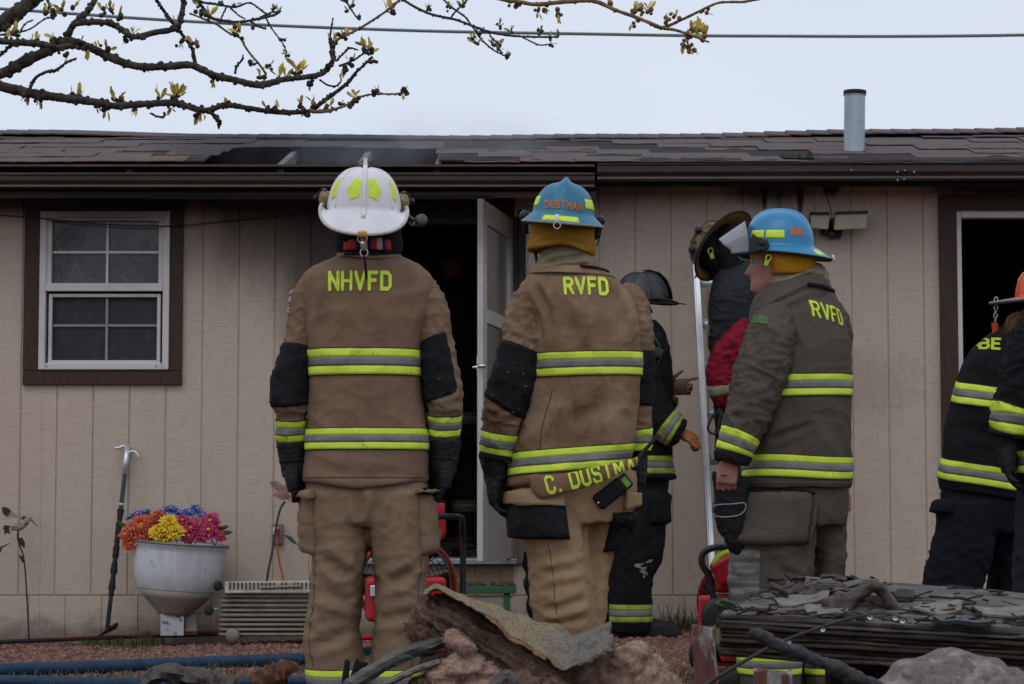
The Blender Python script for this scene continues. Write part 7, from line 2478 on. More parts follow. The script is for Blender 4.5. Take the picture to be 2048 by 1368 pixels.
pk_ = thing('garden_stake', 'pink petalled metal flower stake between the radiator and the white helmeted firefighter', 'garden ornament', sw_(532, 1275))
mb = MB().tube(smoothpath([sw_(524, 1275), sw_(534, 1160), sw_(544, 1105), sw_(551, 1060), sw_(560, 1020), sw_(570, 1003)], 26), .0065, 8)
obj('rod', mb, mat('green_wire', (.05, .07, .06), .6), pk_)
M['pinkmetal'] = mat('pink_metal', (.42, .27, .235), .5, layers=[dict(scale=20, col=(.28, .16, .15), amt=.7), dict(scale=9, col=(.5, .36, .3), amt=.5)])
for pl in ([(570, 996), (556, 984), (545, 972), (541, 964), (552, 961), (568, 970), (580, 986)], [(572, 1000), (558, 998), (546, 990), (550, 984), (566, 984), (582, 990)], [(574, 998), (586, 985), (604, 972), (612, 978), (602, 994), (584, 1004)], [(576, 1000), (590, 1000), (592, 1010), (586, 1017), (578, 1014)], [(572, 990), (570, 970), (580, 956), (590, 966), (584, 984)]):
    q = np.array([W(a, b, Ys - .03) for a, b in pl])
    c = q.mean(0)
    q[:, 1] -= np.linalg.norm(q - q[0], axis=1) * .4
    mb = MB().loft([q, q + np.array([0, .006, 0])])
    obj('petal', mb, M['pinkmetal'], pk_, smooth=False, bevel=.002)
mb = MB()
pts = np.array([[sw_(566 + 8 * t * 4, 1070 + 22 * t ** 1.4 - w * (1 - abs(2 * t - 1)) * 6, -.03 - .02 * t) for w in (-1, 0, 1)] for t in np.linspace(0, 1, 8)])
mb.grid(pts)
so = obj('leaf', mb, mat('bluegreen_leaf', (.05, .075, .065), .6), pk_)
sm_ = so.modifiers.new('t', 'SOLIDIFY')
sm_.thickness = .003
ot = thing('outlet', 'weathered outdoor outlet with an orange cord plugged in, behind the pink flower stake', 'outlet', W(555, 1088, YW - .02))
mb = MB().box(W(555, 1068, YW - .018), (PX(22, YW), .03, PX(40, YW)))
obj('box', mb, M['sooty_trim'], ot, smooth=False, bevel=.004)
obj('socket', MB().box(W(551, 1062, YW - .034), (PX(11, YW), .012, PX(14, YW))), M['alu'], ot, smooth=False, bevel=.002)
obj('plug', MB().box(W(554, 1063, YW - .05), (PX(6, YW), .03, PX(12, YW))), M['red'], ot, smooth=False, bevel=.003)
M['orange_cord'] = mat('orange_cord', (.55, .06, .02), .5)
mb = MB().tube(smoothpath([W(554, 1068, YW - .05), W(555, 1100, YW - .07), W(560, 1130, YW - .08), W(567, 1162, YW - .10), W(570, 1200, YW - .12), W(540, 1272, YW - .12)], 24), .005, 7)
tag(obj('extension_cord', mb, M['orange_cord']), 'thin orange extension cord hanging from the outlet behind the radiator', 'cord')
mb = MB()
pts = [(-120, 1288, 12.6), (0, 1284, 12.6), (120, 1279, 12.6), (240, 1274, 12.58), (360, 1270, 12.56), (450, 1267, 12.5), (560, 1266, 12.5), (700, 1268, 12.5)]
P = [W(*p) for p in pts]
mb.tube(smoothpath([p + np.array([0, 0, 0]) for p in P], 60), .012, 8)
tag(obj('drip_hose', mb, M['blackrub']), 'thin black garden hose along the foot of the siding', 'hose')
mb = MB().tube(smoothpath([W(110, 1277, 12.5), W(200, 1272, 12.48), W(300, 1270, 12.5), W(382, 1264, 12.5), W(420, 1261, 12.48), W(446, 1258, 12.45), W(448, 1252, 12.45)], 40), .005, 6)
tag(obj('red_cord', mb, mat('red_cord', (.2, .02, .015), .6)), 'dull red cord lying along the foot of the siding behind the planter', 'cord')

# green step under the door
st_ = thing('step_stool', 'low green painted wooden step under the door sill, littered with debris', 'step', W(950, 1240, 12.4))
z0, z1 = W(0, 1187, 12.2)[2], W(0, 1173, 12.2)[2]
gx = lambda px: W(px, 1180, 12.2)[0]
obj('tread', MB().box2((gx(800), 12.2, z0), (gx(1033), 12.38, z1)), M['green_paint'], st_, smooth=False, bevel=.004)
obj('tread', MB().box2((gx(800), 12.39, z0), (gx(1033), 12.58, z1)), M['green_paint'], st_, smooth=False, bevel=.004)
for px in (806, 1007):
    for yy in (12.22, 12.52):
        obj('leg', MB().box2((gx(px), yy, -.03), (gx(px) + .035, yy + .045, z0 - .0015)), M['green_paint'], st_, smooth=False, bevel=.003)
mb = MB()
for _ in range(70):
    x, y = RNG.uniform(gx(915), gx(1018)), RNG.uniform(12.24, 12.55)
    r = RNG.uniform(.008, .03)
    mb.box((x, y, z1 + r * .25), (r * 2, r * 1.3, r * .5), Matrix.Rotation(RNG.uniform(0, 3), 3, 'Z') @ Matrix.Rotation(RNG.uniform(-.3, .3), 3, 'X'))
o = obj('rubble', mb, mat('ashy_rubble', (.10, .09, .08), .9, layers=[dict(scale=30, col=(.22, .2, .18), amt=.8), dict(scale=50, col=(.02, .02, .02), lo=.5, hi=.6, amt=.8)]), smooth=False, kind='stuff')


# ------------------------------------------------------------------ fans
def fan(label, cx, cy, Y, r, yaw, frame=True):
    s = Y / F
    c = W(cx, cy, Y)
    zg = float(gz(np.array([c[0]]), np.array([Y]))[0])
    t = thing('ventilation_fan', label, 'fan', (c[0], c[1], zg), 'red ventilation fans')
    R_ = np.array(Matrix.Rotation(yaw, 3, 'Z'))
    T = lambda p: c + R_ @ np.asarray(p, float)
    axd = R_ @ np.array([0, 1.0, 0])
    n = 40
    th = np.linspace(0, 2 * np.pi, n, endpoint=False)
    prof = [(r * .96, -.085), (r * 1.02, -.09), (r * 1.03, -.07), (r * .99, .0), (r * .97, .08), (r * 1.01, .10), (r * .98, .10), (r * .93, .06), (r * .95, 0), (r * .94, -.07)]
    mb = MB()
    rings = [[T((q * math.cos(a), y, q * math.sin(a))) for a in th] for q, y in prof]
    mb.loft(rings + [rings[0]], cap=False)
    obj('shroud', mb, M['red'], t)
    mb = MB()
    for q in np.linspace(.2, .98, 9):
        mb.tube([T((r * q * math.cos(a), -.10 - .025 * (1 - q), r * q * math.sin(a))) for a in np.linspace(0, 2 * np.pi, 41)], .0022, 5, cap=False)
    for a in np.arange(36) * math.pi / 18:
        mb.tube([T((r * q * math.cos(a + .35 * (1 - q)), -.102 - .025 * (1 - q), r * q * math.sin(a + .35 * (1 - q)))) for q in np.linspace(.18, 1.0, 5)], .0022, 5)
    obj('guard', mb, M['black'], t)
    for k in range(6):
        a0_ = k * math.pi / 3
        P = []
        for q in np.linspace(.15, .92, 6):
            row = []
            for w in np.linspace(-.26, .26, 4):
                row.append(T((r * q * math.cos(a0_ + w), .02 + .06 * w / .26 * .5, r * q * math.sin(a0_ + w))))
            P.append(row)
        mb = MB().grid(np.array(P))
        so_ = obj('blade', mb, M['black'], t)
        sm = so_.modifiers.new('t', 'SOLIDIFY')
        sm.thickness = .004
    hgt = c[2] - zg
    for sx in (-1, 1):
        x = sx * (r + .035)
        if frame:
          mb = MB().tube(smoothpath([T((x, .10, -hgt + .03)), T((x, .0, -hgt + .03)), T((x, -.06, -hgt + .08)), T((x, -.07, -.1)), T((x, -.07, r * .7)), T((x * .98, -.10, r + .03)), T((x * .93, -.20, r + .08)), T((x * .80, -.26, r + .09))], 40), .0145, 12)
          obj('frame_tube', mb, M['black'], t)
        mb = MB()
        mb.lathe([(.01, -.02), (.055, -.018), (.06, -.01), (.06, .01), (.055, .018), (.01, .02)], T((x + sx * .025, .06, -hgt + .06)), 22, R_ @ np.array([1.0, 0, 0]))
        obj('wheel', mb, M['blackrub'], t)
    if frame:
        obj('handle', MB().tube([T((-(r + .035) * .80, -.26, r + .09)), T(((r + .035) * .80, -.26, r + .09))], .0145, 12), M['blackrub'], t)
    mb = MB()
    mb.tube([T((-r - .03, .02, -hgt + .03)), T((r + .03, .02, -hgt + .03))], .0145, 10)
    mb.tube([T((-r - .03, -.06, -hgt + .10)), T((r + .03, -.06, -hgt + .10))], .0145, 10)
    obj('base_bar', mb, M['red'], t)
    mb = MB().box(T((-.02, -.22, -.06)), (.36 if frame else .19, .20, .20), R_)
    en = obj('engine', mb, M['red'], t, smooth=False, bevel=.02, segs=3)
    mb = MB()
    mb.lathe([(.085, 0), (.085, .03), (.06, .05)], T((0, -.32, -.05)), 24, -axd)
    mb.box(T((.0, -.33, -.16)), (.14, .08, .06), R_)
    obj('recoil_cover', mb, M['black'], en, bevel=.004)
    if frame:
        obj('engine_plate', MB().box(T((-.16, -.325, -.02)), (.05, .02, .05), R_), M['alu'], en, smooth=False, bevel=.004)
    mb = MB().box(T((0, -.20, .09)), (.17, .13, .08), R_)
    obj('fuel_tank', mb, M['red'], t, smooth=False, bevel=.02, segs=3)
    mb = MB().box(T((0, -.18, -.21)), (.22, .22, .07), R_)
    obj('engine_mount', mb, M['black'], t, smooth=False, bevel=.01)
    return t, T, hgt


t1, T1, h1_ = fan('red fan in a black tube frame standing by the door, half hidden by tan trousers', 812, 1168, 10.75, .225, .12)
# red tensioning bracket rising over the first fan
f1 = lambda x, y, d=0.0: W(x, y, 10.62 + d)
mb = MB()
mb.hexa([f1(861, 1007), f1(889, 1006), f1(889, 1006, .02), f1(861, 1007, .02)], [f1(863, 1040), f1(890, 1040), f1(890, 1040, .02), f1(863, 1040, .02)])
cv = smoothpath([f1(884, 1038, .008), f1(886, 1060, .008), f1(882, 1072, .008), f1(868, 1080, .008)], 12)
mb.tube(cv, .016, 8, flat=.6)
obj('bracket', mb, M['red'], t1, bevel=.003)
t2, T2, h2_ = fan('red fan with a lime tube, half hidden by the olive trousers and the wood stack', 1496, 1205, 10.0, .20, -.45, False)
f2 = lambda x, y, d=0.0: W(x, y, 9.72 + d)
mb = MB().tube(smoothpath([f2(1432, 1136), f2(1430, 1128), f2(1440, 1113), f2(1456, 1106), f2(1480, 1106)], 16), .018, 10)
obj('fuel_line', mb, M['limeplastic'], t2)
mb = MB().tube(smoothpath([f2(1478, 1097, .02), f2(1440, 1094, .0), f2(1415, 1100), f2(1404, 1112), f2(1405, 1130), f2(1416, 1148), f2(1424, 1170), f2(1428, 1210), f2(1430, 1262), f2(1432, 1325)], 50), .0145, 12)
obj('side_handle', mb, M['black'], t2)
mb = MB().box(f2(1450, 1140), (.10, .1, .10), Matrix.Rotation(-.5, 3, 'Y'))
obj('filter_cover', mb, M['red'], t2, smooth=False, bevel=.015, segs=3)
mb = MB().box(f2(1463, 1300, -.1), (.085, .12, .09))
obj('skid_box', mb, M['red'], t2, smooth=False, bevel=.006)

# ------------------------------------------------------------------ hoses on the ground
M['blue_hose'] = mat('blue_hose', (.014, .042, .09), .6, spec=.3, layers=[dict(scale=12, col=(.008, .025, .055), amt=.7), dict(scale=(40, 40, 40), col=(.08, .1, .12), lo=.6, hi=.72, amt=.5)], bumps=[((300, 300, 300), .3, .002), ((12, 12, 12), .4, .008)])


def hose(pts, r, label):
    P = []
    for (x, y) in pts:
        d = CAM_H - r
        v_ = (684.0 - y) / F
        zs = _sp + v_ * _cp
        t = d / -zs
        Y = t * (_cp - v_ * _sp)
        q = W(x, y, Y)
        q[2] = r * .96 + float(gz(np.array([q[0]]), np.array([Y]))[0])
        P.append(q)
    mb = MB().tube(smoothpath(P, 80), r, 14)
    tag(obj('fire_hose', mb, M['blue_hose']), label, 'fire hose', 'blue fire hoses')


hose([(-250, 1356), (0, 1338), (200, 1331), (400, 1324), (600, 1317), (740, 1311), (860, 1308), (960, 1300)], .029, 'farther of the two blue fire hoses crossing the gravel behind the white helmeted firefighter')
hose([(-300, 1372), (0, 1368), (200, 1367), (420, 1366), (640, 1364), (800, 1366), (1000, 1380)], .026, 'nearer blue fire hose at the bottom left, partly under burnt scraps')
hose([(1560, 1352), (1640, 1334), (1720, 1327), (1800, 1325), (1900, 1330), (2200, 1345)], .03, 'short stretch of blue hose seen under the wood stack at the right')
# ------------------------------------------------------------------ debris in front
M['fibre'] = mat('brown_insulation', (.165, .105, .072), .95, spec=.05, layers=[dict(scale=(25, 25, 40), col=(.075, .045, .032), amt=.8), dict(scale=60, col=(.27, .19, .14), amt=.6)], bumps=[((90, 90, 90), .9, .01)])
M['fibre_strand'] = mat('insulation_fibre', (.19, .125, .088), .95, spec=.05, world_pos=True, layers=[dict(scale=20, col=(.08, .05, .035), amt=.8), dict(scale=31, col=(.3, .22, .17), lo=.5, hi=.7, amt=.7)])
M['fibre_pink'] = mat('pale_insulation', (.42, .285, .22), .95, spec=.05, layers=[dict(scale=30, col=(.24, .145, .11), amt=.8), dict(scale=70, col=(.45, .33, .27), amt=.5)], bumps=[((80, 80, 80), .9, .01)])
M['fibre_pink_strand'] = mat('pale_fibre', (.46, .32, .25), .95, spec=.05, world_pos=True, layers=[dict(scale=25, col=(.22, .13, .1), amt=.8)])
M['kraft'] = mat('kraft_facing', (.25, .19, .11), .6, spec=.2, world_pos=True,
                 layers=[dict(spot=(tuple(W(1190, 1300, 6.55)), (.13, 1, .14)), col=(.15, .14, .125), amt=.95, lo=.4, hi=1.3, wob=.9, scale=9), dict(scale=7, col=(.17, .14, .10), amt=.8), dict(scale=34, col=(.06, .05, .042), lo=.52, hi=.62, amt=.8, dist=3.5), dict(scale=(18, 18, 18), col=(.33, .19, .10), lo=.56, hi=.72, amt=.6), dict(scale=(45, 45, 45), col=(.07, .065, .06), lo=.58, hi=.72, amt=.7)],
                 bumps=[((30, 30, 30), .7, .012), ((120, 120, 120), .4, .004)])
M['greywood'] = mat('weathered_grey_wood', (.13, .12, .11), .75, spec=.3, layers=[dict(scale=(3, 30, 30), col=(.075, .07, .066), amt=.8), dict(scale=(6, 80, 80), col=(.21, .20, .19), lo=.54, hi=.7, amt=.5), dict(scale=(2.2, 24, 24), col=(.02, .028, .026), lo=.44, hi=.72, amt=.75)],
                    bumps=[((5, 120, 120), .9, .008), ((25, 25, 25), .5, .01)], rough_noise=.2)
M['bark'] = mat('dark_bark', (.03, .022, .017), .75, spec=.3, layers=[dict(scale=(3, 30, 60), col=(.11, .068, .045), lo=.46, hi=.68, amt=.85), dict(scale=50, col=(.015, .013, .012), lo=.5, hi=.65, amt=.7)], bumps=[((6, 60, 90), 1.0, .012), ((80, 80, 80), .6, .005)], rough_noise=.25)
M['wetbranch'] = mat('wet_branch', (.04, .021, .014), .4, spec=.5, layers=[dict(scale=20, col=(.028, .016, .011), amt=.8), dict(scale=(60, 60, 12), col=(.09, .05, .03), lo=.55, hi=.7, amt=.6)], bumps=[((50, 50, 20), .8, .006)])
M['blackstick'] = mat('blackened_branch', (.018, .017, .019), .55, spec=.35, layers=[dict(scale=25, col=(.05, .048, .05), amt=.6)], bumps=[((50, 50, 50), .7, .005)])
M['redpost'] = mat('peeling_red_post', (.11, .042, .032), .7, layers=[dict(scale=(26, 26, 9), col=(.30, .28, .27), lo=.5, hi=.58, amt=.85), dict(scale=(30, 30, 6), col=(.055, .03, .025), amt=.7)], bumps=[((40, 40, 8), .7, .006)])
M['boulder'] = mat('pinkish_granite', (.15, .125, .118), .85, layers=[dict(scale=18, col=(.30, .26, .25), amt=.8), dict(scale=40, col=(.09, .065, .06), lo=.54, hi=.66, amt=.8), dict(scale=90, col=(.36, .33, .32), lo=.58, hi=.7, amt=.6)], bumps=[((30, 30, 30), .9, .015), ((120, 120, 120), .6, .004)])
M['tanply'] = mat('wet_ply_scrap', (.115, .097, .075), .4, spec=.45, layers=[dict(scale=(4, 25, 25), col=(.15, .125, .1), amt=.7), dict(scale=25, col=(.05, .045, .04), lo=.6, hi=.72, amt=.7)], bumps=[((9, 60, 60), .5, .006)], rough_noise=.2)


def strands(mb, pts, nrm, n, ln, along, spread=.5, w=.0006):
    """loose fibres standing off a surface"""
    k = RNG.integers(0, len(pts), n)
    for i in k:
        p, q = pts[i], nrm[i]
        d = np.asarray(along) + RNG.normal(size=3) * spread + q * .22
        d /= np.linalg.norm(d)
        l = ln * RNG.uniform(.4, 1.3)
        c = RNG.normal(size=3) * .35
        a = p - q * .003
        b = p + d * l * .5 + q * l * .12 + c * l * .15
        e = p + d * l + c * l * .3 - np.array([0, 0, l * .15])
        s = np.cross(d, q)
        s /= np.linalg.norm(s) + 1e-9
        s = s * w * RNG.uniform(.6, 1.6)
        mb.add([a - s, a + s, b + s, b - s, e], [(0, 1, 2, 3), (3, 2, 4)])


def lump(P, R, voxel, seed, amp, fr):
    """P: list of points, R: radii -> one noisy mass"""
    mb = MB()
    for p, r in zip(P, R):
        mb.ball(p, r, 14, 9)
    me = remesh(mb, voxel, 2)
    displace(me, lambda V: amp * fbm(V * fr + seed, 4) + amp * .8 * (1 - np.abs(pnoise(V * np.asarray([fr * .8, fr * .8, fr * 1.6]) + seed * 2)) * 2))
    return me


YD = 6.6
dw = lambda x, y, d=0.0: W(x, y, YD + d)
dr = lambda n: n * YD / F
batt = thing('insulation_batt', 'torn brown insulation batt with its kraft paper facing, on the rubble in front', 'insulation', dw(980, 1380))
sp = smoothpath(np.array([(838, 1228, 32, 0), (866, 1236, 46, -.02), (908, 1250, 44, -.03), (960, 1282, 36, -.04), (1010, 1312, 38, -.05), (1060, 1340, 38, -.05), (1110, 1366, 36, -.04), (1150, 1392, 34, 0)], float), 60)
mb = MB()
th = np.linspace(0, 2 * np.pi, 26, endpoint=False)
axis = np.array([dw(a, b, d) for a, b, c, d in sp])
mb.loft([p + np.stack([np.sin(th) * dr(c) * .55, np.cos(th) * dr(c) * 1.5 + .04, np.sin(th) * dr(c) * .85], 1) for p, (a, b, c, d) in zip(axis, sp)])
me = remesh(mb, .007, 1)
displace(me, lambda V: .010 * fbm(V * 14, 4) + .016 * (1 - 2.2 * np.abs(pnoise((V @ np.array([[.8, 0, .5], [0, 1, 0], [-.5, 0, .8]])) * np.array([5, 20, 60]) + 3))))
Vb, Nb = get_co(me)
f_o = obj('fibre_core', me, M['fibre'], batt)
# its own coordinates were moved to the base; use the world copies for the loose fibres
sel = (Nb[:, 1] < .3)
mb = MB()
strands(mb, Vb[sel], Nb[sel], 14000, .022, (.78, -.05, -.5), .16, .0007)
strands(mb, Vb[sel][Vb[sel][:, 0] < dw(850, 0)[0]], Nb[sel][Vb[sel][:, 0] < dw(850, 0)[0]], 900, .016, (-.6, -.1, -.3), .5)
obj('loose_fibre', mb, M['fibre_strand'], batt, smooth=False, kind='stuff', recalc=False)
topc = smoothpath([(851, 1184), (860, 1178), (872, 1176), (900, 1189), (924, 1197), (956, 1208), (990, 1216), (1030, 1230), (1069, 1244), (1110, 1259), (1147, 1271), (1182, 1266), (1217, 1256)], 70)
botc = smoothpath([(846, 1196), (856, 1192), (873, 1187), (905, 1200), (944, 1219), (966, 1233), (990, 1250), (1024, 1278), (1061, 1300), (1092, 1322), (1121, 1346), (1170, 1334), (1224, 1312)], 70)
G = []
for k in np.linspace(0, 1, 26):
    row = []
    for a, b in zip(topc, botc):
        q = a * (1 - k) + b * k
        p = dw(q[0], q[1], .17 - .30 * k)
        row.append(p)
    G.append(row)
G = np.array(G)
sh = G.shape
fl_ = G.reshape(-1, 3)
nz = fbm(fl_ * 9 + 5, 3) * .009 + .010 * (1 - 2 * np.abs(pnoise(fl_ * np.array([7, 7, 9]) + 2))) + .006 * (1 - 2 * np.abs(pnoise(fl_ * 26 + 8))) + .003 * (1 - 2 * np.abs(pnoise(fl_ * 60 + 8)))
right = sstep(dw(1080, 0)[0], dw(1200, 0)[0], fl_[:, 0])
nz = nz * (1 + 1.2 * right)
G = (fl_ + nz[:, None] * np.array([.15, -.6, .75])).reshape(sh)
mb = MB().grid(G)
po = obj('kraft_facing', mb, M['kraft'], batt, recalc=False)
sm_ = po.modifiers.new('t', 'SOLIDIFY')
sm_.thickness = .004
# thin orange torn edge of the paper
mb = MB()
e_ = G[-1][30:52]
mb.grid(np.array([e_, e_ + np.array([.002, -.006, -.005]) + RNG.normal(size=e_.shape) * .0015, e_ + np.array([.0, -.004, -.011]) + RNG.normal(size=e_.shape) * .002]))
eo = obj('torn_edge', mb, mat('rusty_paper_edge', (.27, .13, .06), .8, layers=[dict(scale=30, col=(.2, .15, .1), amt=.8)]), batt, recalc=False)

lumps = [
    ('pale pinkish clump of insulation right of the kraft paper sheet', [(1240, 1322, 24), (1215, 1340, 28), (1165, 1358, 26), (1268, 1318, 30), (1300, 1345, 34), (1330, 1372, 30), (1250, 1356, 36), (1210, 1350, 24), (1180, 1372, 34), (1290, 1388, 46)], 0.02, M['fibre_pink'], M['fibre_pink_strand'], 5000),
    ('fluffy pinkish clump of insulation under the torn brown batt', [(880, 1348, 24), (916, 1334, 26), (946, 1336, 26), (972, 1356, 26), (900, 1378, 38), (950, 1384, 38), (1000, 1396, 34)], -.12, M['fibre_pink'], M['fibre_pink_strand'], 4500),
    ('small tan clump of insulation tucked under the batt', [(902, 1278, 14), (918, 1284, 15), (932, 1292, 12)], -.16, M['fibre_pink'], M['fibre_pink_strand'], 900),
    ('low brown clump of insulation in the middle of the rubble', [(1010, 1362, 26), (1050, 1384, 40), (1100, 1394, 40), (960, 1390, 34), (905, 1392, 34), (850, 1388, 34)], -.10, M['fibre'], M['fibre_strand'], 3000)]
for lab, pts, dd_, m1, m2, nst in lumps:
    t = thing('insulation_clump', lab, 'insulation', dw(pts[0][0], 1400, dd_), 'insulation clumps in the rubble')
    me = lump([dw(a, b, dd_ + RNG.uniform(-.02, .02)) for a, b, c in pts], [dr(c) for a, b, c in pts], .006, pts[0][0], .011, 20)
    V_, N_ = get_co(me)
    obj('fluff', me, m1, t)
    s_ = (N_[:, 1] < .35)
    mb = MB()
    strands(mb, V_[s_], N_[s_], nst, .013, (.2, -.3, .1), .9, .0005)
    obj('loose_fibre', mb, m2, t, smooth=False, kind='stuff', recalc=False)


def splinter(pts, w, h, m, label, cat='wood scrap', name='wood_scrap', jag=.3, n=24, seed=0, grp=None):
    """a broken board or stick: uneven prism along pts (px,py,dY)"""
    S = smoothpath(np.array(pts, float), n)
    rg = np.random.default_rng(seed)
    P = np.array([dw(a, b, d) for a, b, d in S])
    t = np.gradient(P, axis=0)
    t /= np.linalg.norm(t, axis=1)[:, None]
    rings = []
    th = np.linspace(0, 2 * np.pi, 10, endpoint=False)
    jit = 1 + rg.uniform(-jag, jag, (n, 10)) * .5
    jit = (jit + np.roll(jit, 1, 0)) / 2
    for i in range(n):
        a = np.cross(t[i], [0, 1, 0])
        a /= np.linalg.norm(a) + 1e-9
        b = np.cross(t[i], a)
        k = (np.abs(np.cos(th)) ** 4 + np.abs(np.sin(th)) ** 4) ** -.25
        e = .55 if i in (0, n - 1) else 1
        rings.append(P[i] + ((k * np.cos(th) * h * e * jit[i])[:, None] * a + (k * np.sin(th) * w * e * jit[i])[:, None] * b))
    mb = MB().loft(rings)
    return tag(obj(name, mb, m, smooth=False), label, cat, grp)


gx_, gy_ = np.meshgrid(np.linspace(-.62, .62, 60), np.linspace(-.5, .5, 44))       # burnt rubble heaped under the insulation
c_ = dw(1010, 1390)
hh = .21 * np.clip(1 - (gx_ / .58) ** 2 - (gy_ / .42) ** 2, 0, 1) ** .6
P_ = np.stack([gx_ + c_[0], gy_ + 6.62, hh - .02], 2)
nz_ = fbm(P_.reshape(-1, 3) * 9, 4).reshape(gx_.shape)
P_[..., 2] += np.minimum(nz_, .5) * .035 * (hh > 0) - .012
mb = MB().grid(P_)
for i in range(160):
    a_, r_ = RNG.uniform(0, 6.28), RNG.uniform(0, 1) ** .5
    p_ = np.array([c_[0] + .56 * r_ * math.cos(a_), 6.62 + .4 * r_ * math.sin(a_), .19 * max(0, 1 - r_ ** 2) ** .6])
    mb.box(p_, RNG.uniform(.01, .06, 3) * (1.5, 1, .5), Matrix.Rotation(RNG.uniform(0, 3), 3, 'Z') @ Matrix.Rotation(RNG.normal() * .4, 3, 'X'))
obj('rubble', mb, M['charred'], smooth=False, kind='stuff', recalc=False)
splinter([(690, 1376, -.1), (740, 1345, -.08), (800, 1312, -.05), (860, 1290, -.04), (895, 1276, -.03)], .05, .020, M['greywood'], 'grey splintered board sloping up under the insulation batt', seed=2)
splinter([(760, 1372, -.16), (830, 1340, -.14), (880, 1322, -.12)], .03, .010, M['tanply'], 'thin tan splinter in front of the grey board', seed=3)
splinter([(840, 1330, -.1), (905, 1306, -.1), (960, 1296, -.1)], .04, .012, M['charred'], 'charred lath under the insulation batt', seed=4)
splinter([(985, 1378, -.22), (1010, 1352, -.22), (1030, 1362, -.22), (1052, 1390, -.2)], .02, .016, M['greywood'], 'small grey curled scrap at the bottom middle', seed=5)
t = thing('charred_shard', 'forked black charred shard standing at the white helmeted firefighter\'s ankle', 'charred wood', dw(700, 1390, .1))
mb = MB()
for pl in ([(682, 1385), (684, 1350), (690, 1318), (697, 1322), (695, 1352), (700, 1372), (716, 1385)], [(696, 1385), (700, 1352), (712, 1316), (718, 1322), (734, 1326), (722, 1346), (716, 1366), (724, 1385)]):
    q = np.array([dw(a, b, .1) for a, b in pl])
    mb.loft([q, q + np.array([.004, .02, 0])])
    obj('prong', mb, M['charred'], t, smooth=False, bevel=.002)
    mb = MB()
M['furbark'] = mat('grey_fur_bark', (.12, .105, .095), .95, layers=[dict(scale=(30, 30, 30), col=(.05, .043, .04), amt=.8)], bumps=[((50, 50, 50), 1.0, .02)])
o_ = splinter([(285, 1368, 2.0), (320, 1346, 2.0), (360, 1350, 2.0), (400, 1356, 2.0), (440, 1368, 2.0), (480, 1374, 2.0)], .10, .032, M['furbark'], 'grey furry scrap of bark lying over the nearer blue hose', name='bark_scrap', seed=6, jag=.5)
splinter([(505, 1372, 2.0), (540, 1356, 2.0), (572, 1345, 2.0), (580, 1352, 2.0)], .05, .045, mat('orange_wood', (.14, .06, .03), .7, layers=[dict(scale=20, col=(.05, .03, .02), amt=.8)], bumps=[((30, 30, 30), .6, .008)]), 'rusty orange chunk of wood beside the nearer blue hose', seed=7, jag=.5)

# ------------------------------------------------------------------ stack of wood at the right
stack = thing('wood_stack', 'low stack of charred boards and wet scraps on short posts at the bottom right', 'wood stack', W(1800, 1400, 6.2))
NL, NR, FL, FR_ = W(1440, 1226, 6.0), W(2180, 1266, 5.55), W(1600, 1153, 6.75), W(2200, 1196, 6.35)
bil = lambda u_, v_: NL * (1 - u_) * (1 - v_) + NR * u_ * (1 - v_) + FL * (1 - u_) * v_ + FR_ * u_ * v_
th_ = .105
LA = math.atan2(NR[1] - NL[1], NR[0] - NL[0])


def along(o):
    # the board's own x axis runs along its grain
    o.data.transform(Matrix.Rotation(-LA, 4, 'Z'))
    o.rotation_euler = (0, 0, LA)


nb_ = 5
for i in range(nb_):
    v0, v1 = i / nb_ + .008, (i + 1) / nb_ - .004
    top, bot = [], []
    n = 40
    G1, G2 = [], []
    for k in range(n + 1):
        u_ = k / n
        r1, r2 = [], []
        for w_ in np.linspace(v0, v1, 6):
            p = bil(u_ * 1.0 - .0, w_)
            h = .007 * pnoise(np.array([[u_ * 3 + i * 9, w_ * 31, i * 3.3]]))[0] + .004 * pnoise(np.array([[u_ * 11, w_ * 60, i * 5.1]]))[0]
            r1.append(p + np.array([0, 0, h]))
            r2.append(p + np.array([0, 0, -.024]))
        G1.append(r1)
        G2.append(r2)
    mb = MB().loft([np.vstack([np.array(a), np.array(b)[::-1]]) for a, b in zip(G1, G2)])
    along(obj('top_board', mb, M['greywood'], stack, smooth=False))
# layered, charred front edge: uneven slats one on another
nl = 9
for i in range(nl):
    n = 70
    z0 = -.012 - i * (th_ / nl)
    rings = []
    th = np.linspace(0, 2 * np.pi, 12, endpoint=False)
    for k in range(n + 1):
        p = bil(k / n, 0) + np.array([-.004 * (i % 2), .012 + .012 * math.sin(i * 2.3) , z0])
        q = np.array([[p[0] * 5, i * 4.4, 1.0], [p[0] * 17, i * 7.7, 5.0]])
        nn = pnoise(q)
        hz = th_ / nl * (.62 + .22 * nn[0] + .16 * nn[1])
        dy = .026 + .016 * nn[0] + .010 * nn[1]
        rings.append(p + np.stack([np.zeros(12), np.cos(th) * dy + .015, np.sin(th) * hz + .004 * nn[0]], 1))
    mb = MB().loft(rings)
    along(obj('charred_slat', mb, M['bark'], stack, smooth=True))
for (a, b) in ((.30, .28), (.92, .3), (.3, .8), (.9, .8)):
    p = bil(a, b)
    mb = MB().box2((p[0] - .045, p[1] - .05, -.02), (p[0] + .045, p[1] + .05, p[2] - th_ - .004))
    obj('post', mb, M['charred'], stack, smooth=False, bevel=.006)
mb = MB().hexa([bil(0, .02) + (0, 0, -.03), bil(1, .02) + (0, 0, -.03), bil(1, .98) + (0, 0, -.03), bil(0, .98) + (0, 0, -.03)], [bil(0, .05) + (0, .05, -th_), bil(1, .05) + (0, .05, -th_), bil(1, .95) + (0, 0, -th_), bil(0, .95) + (0, 0, -th_)])
obj('core_board', mb, M['charred'], stack, smooth=False)


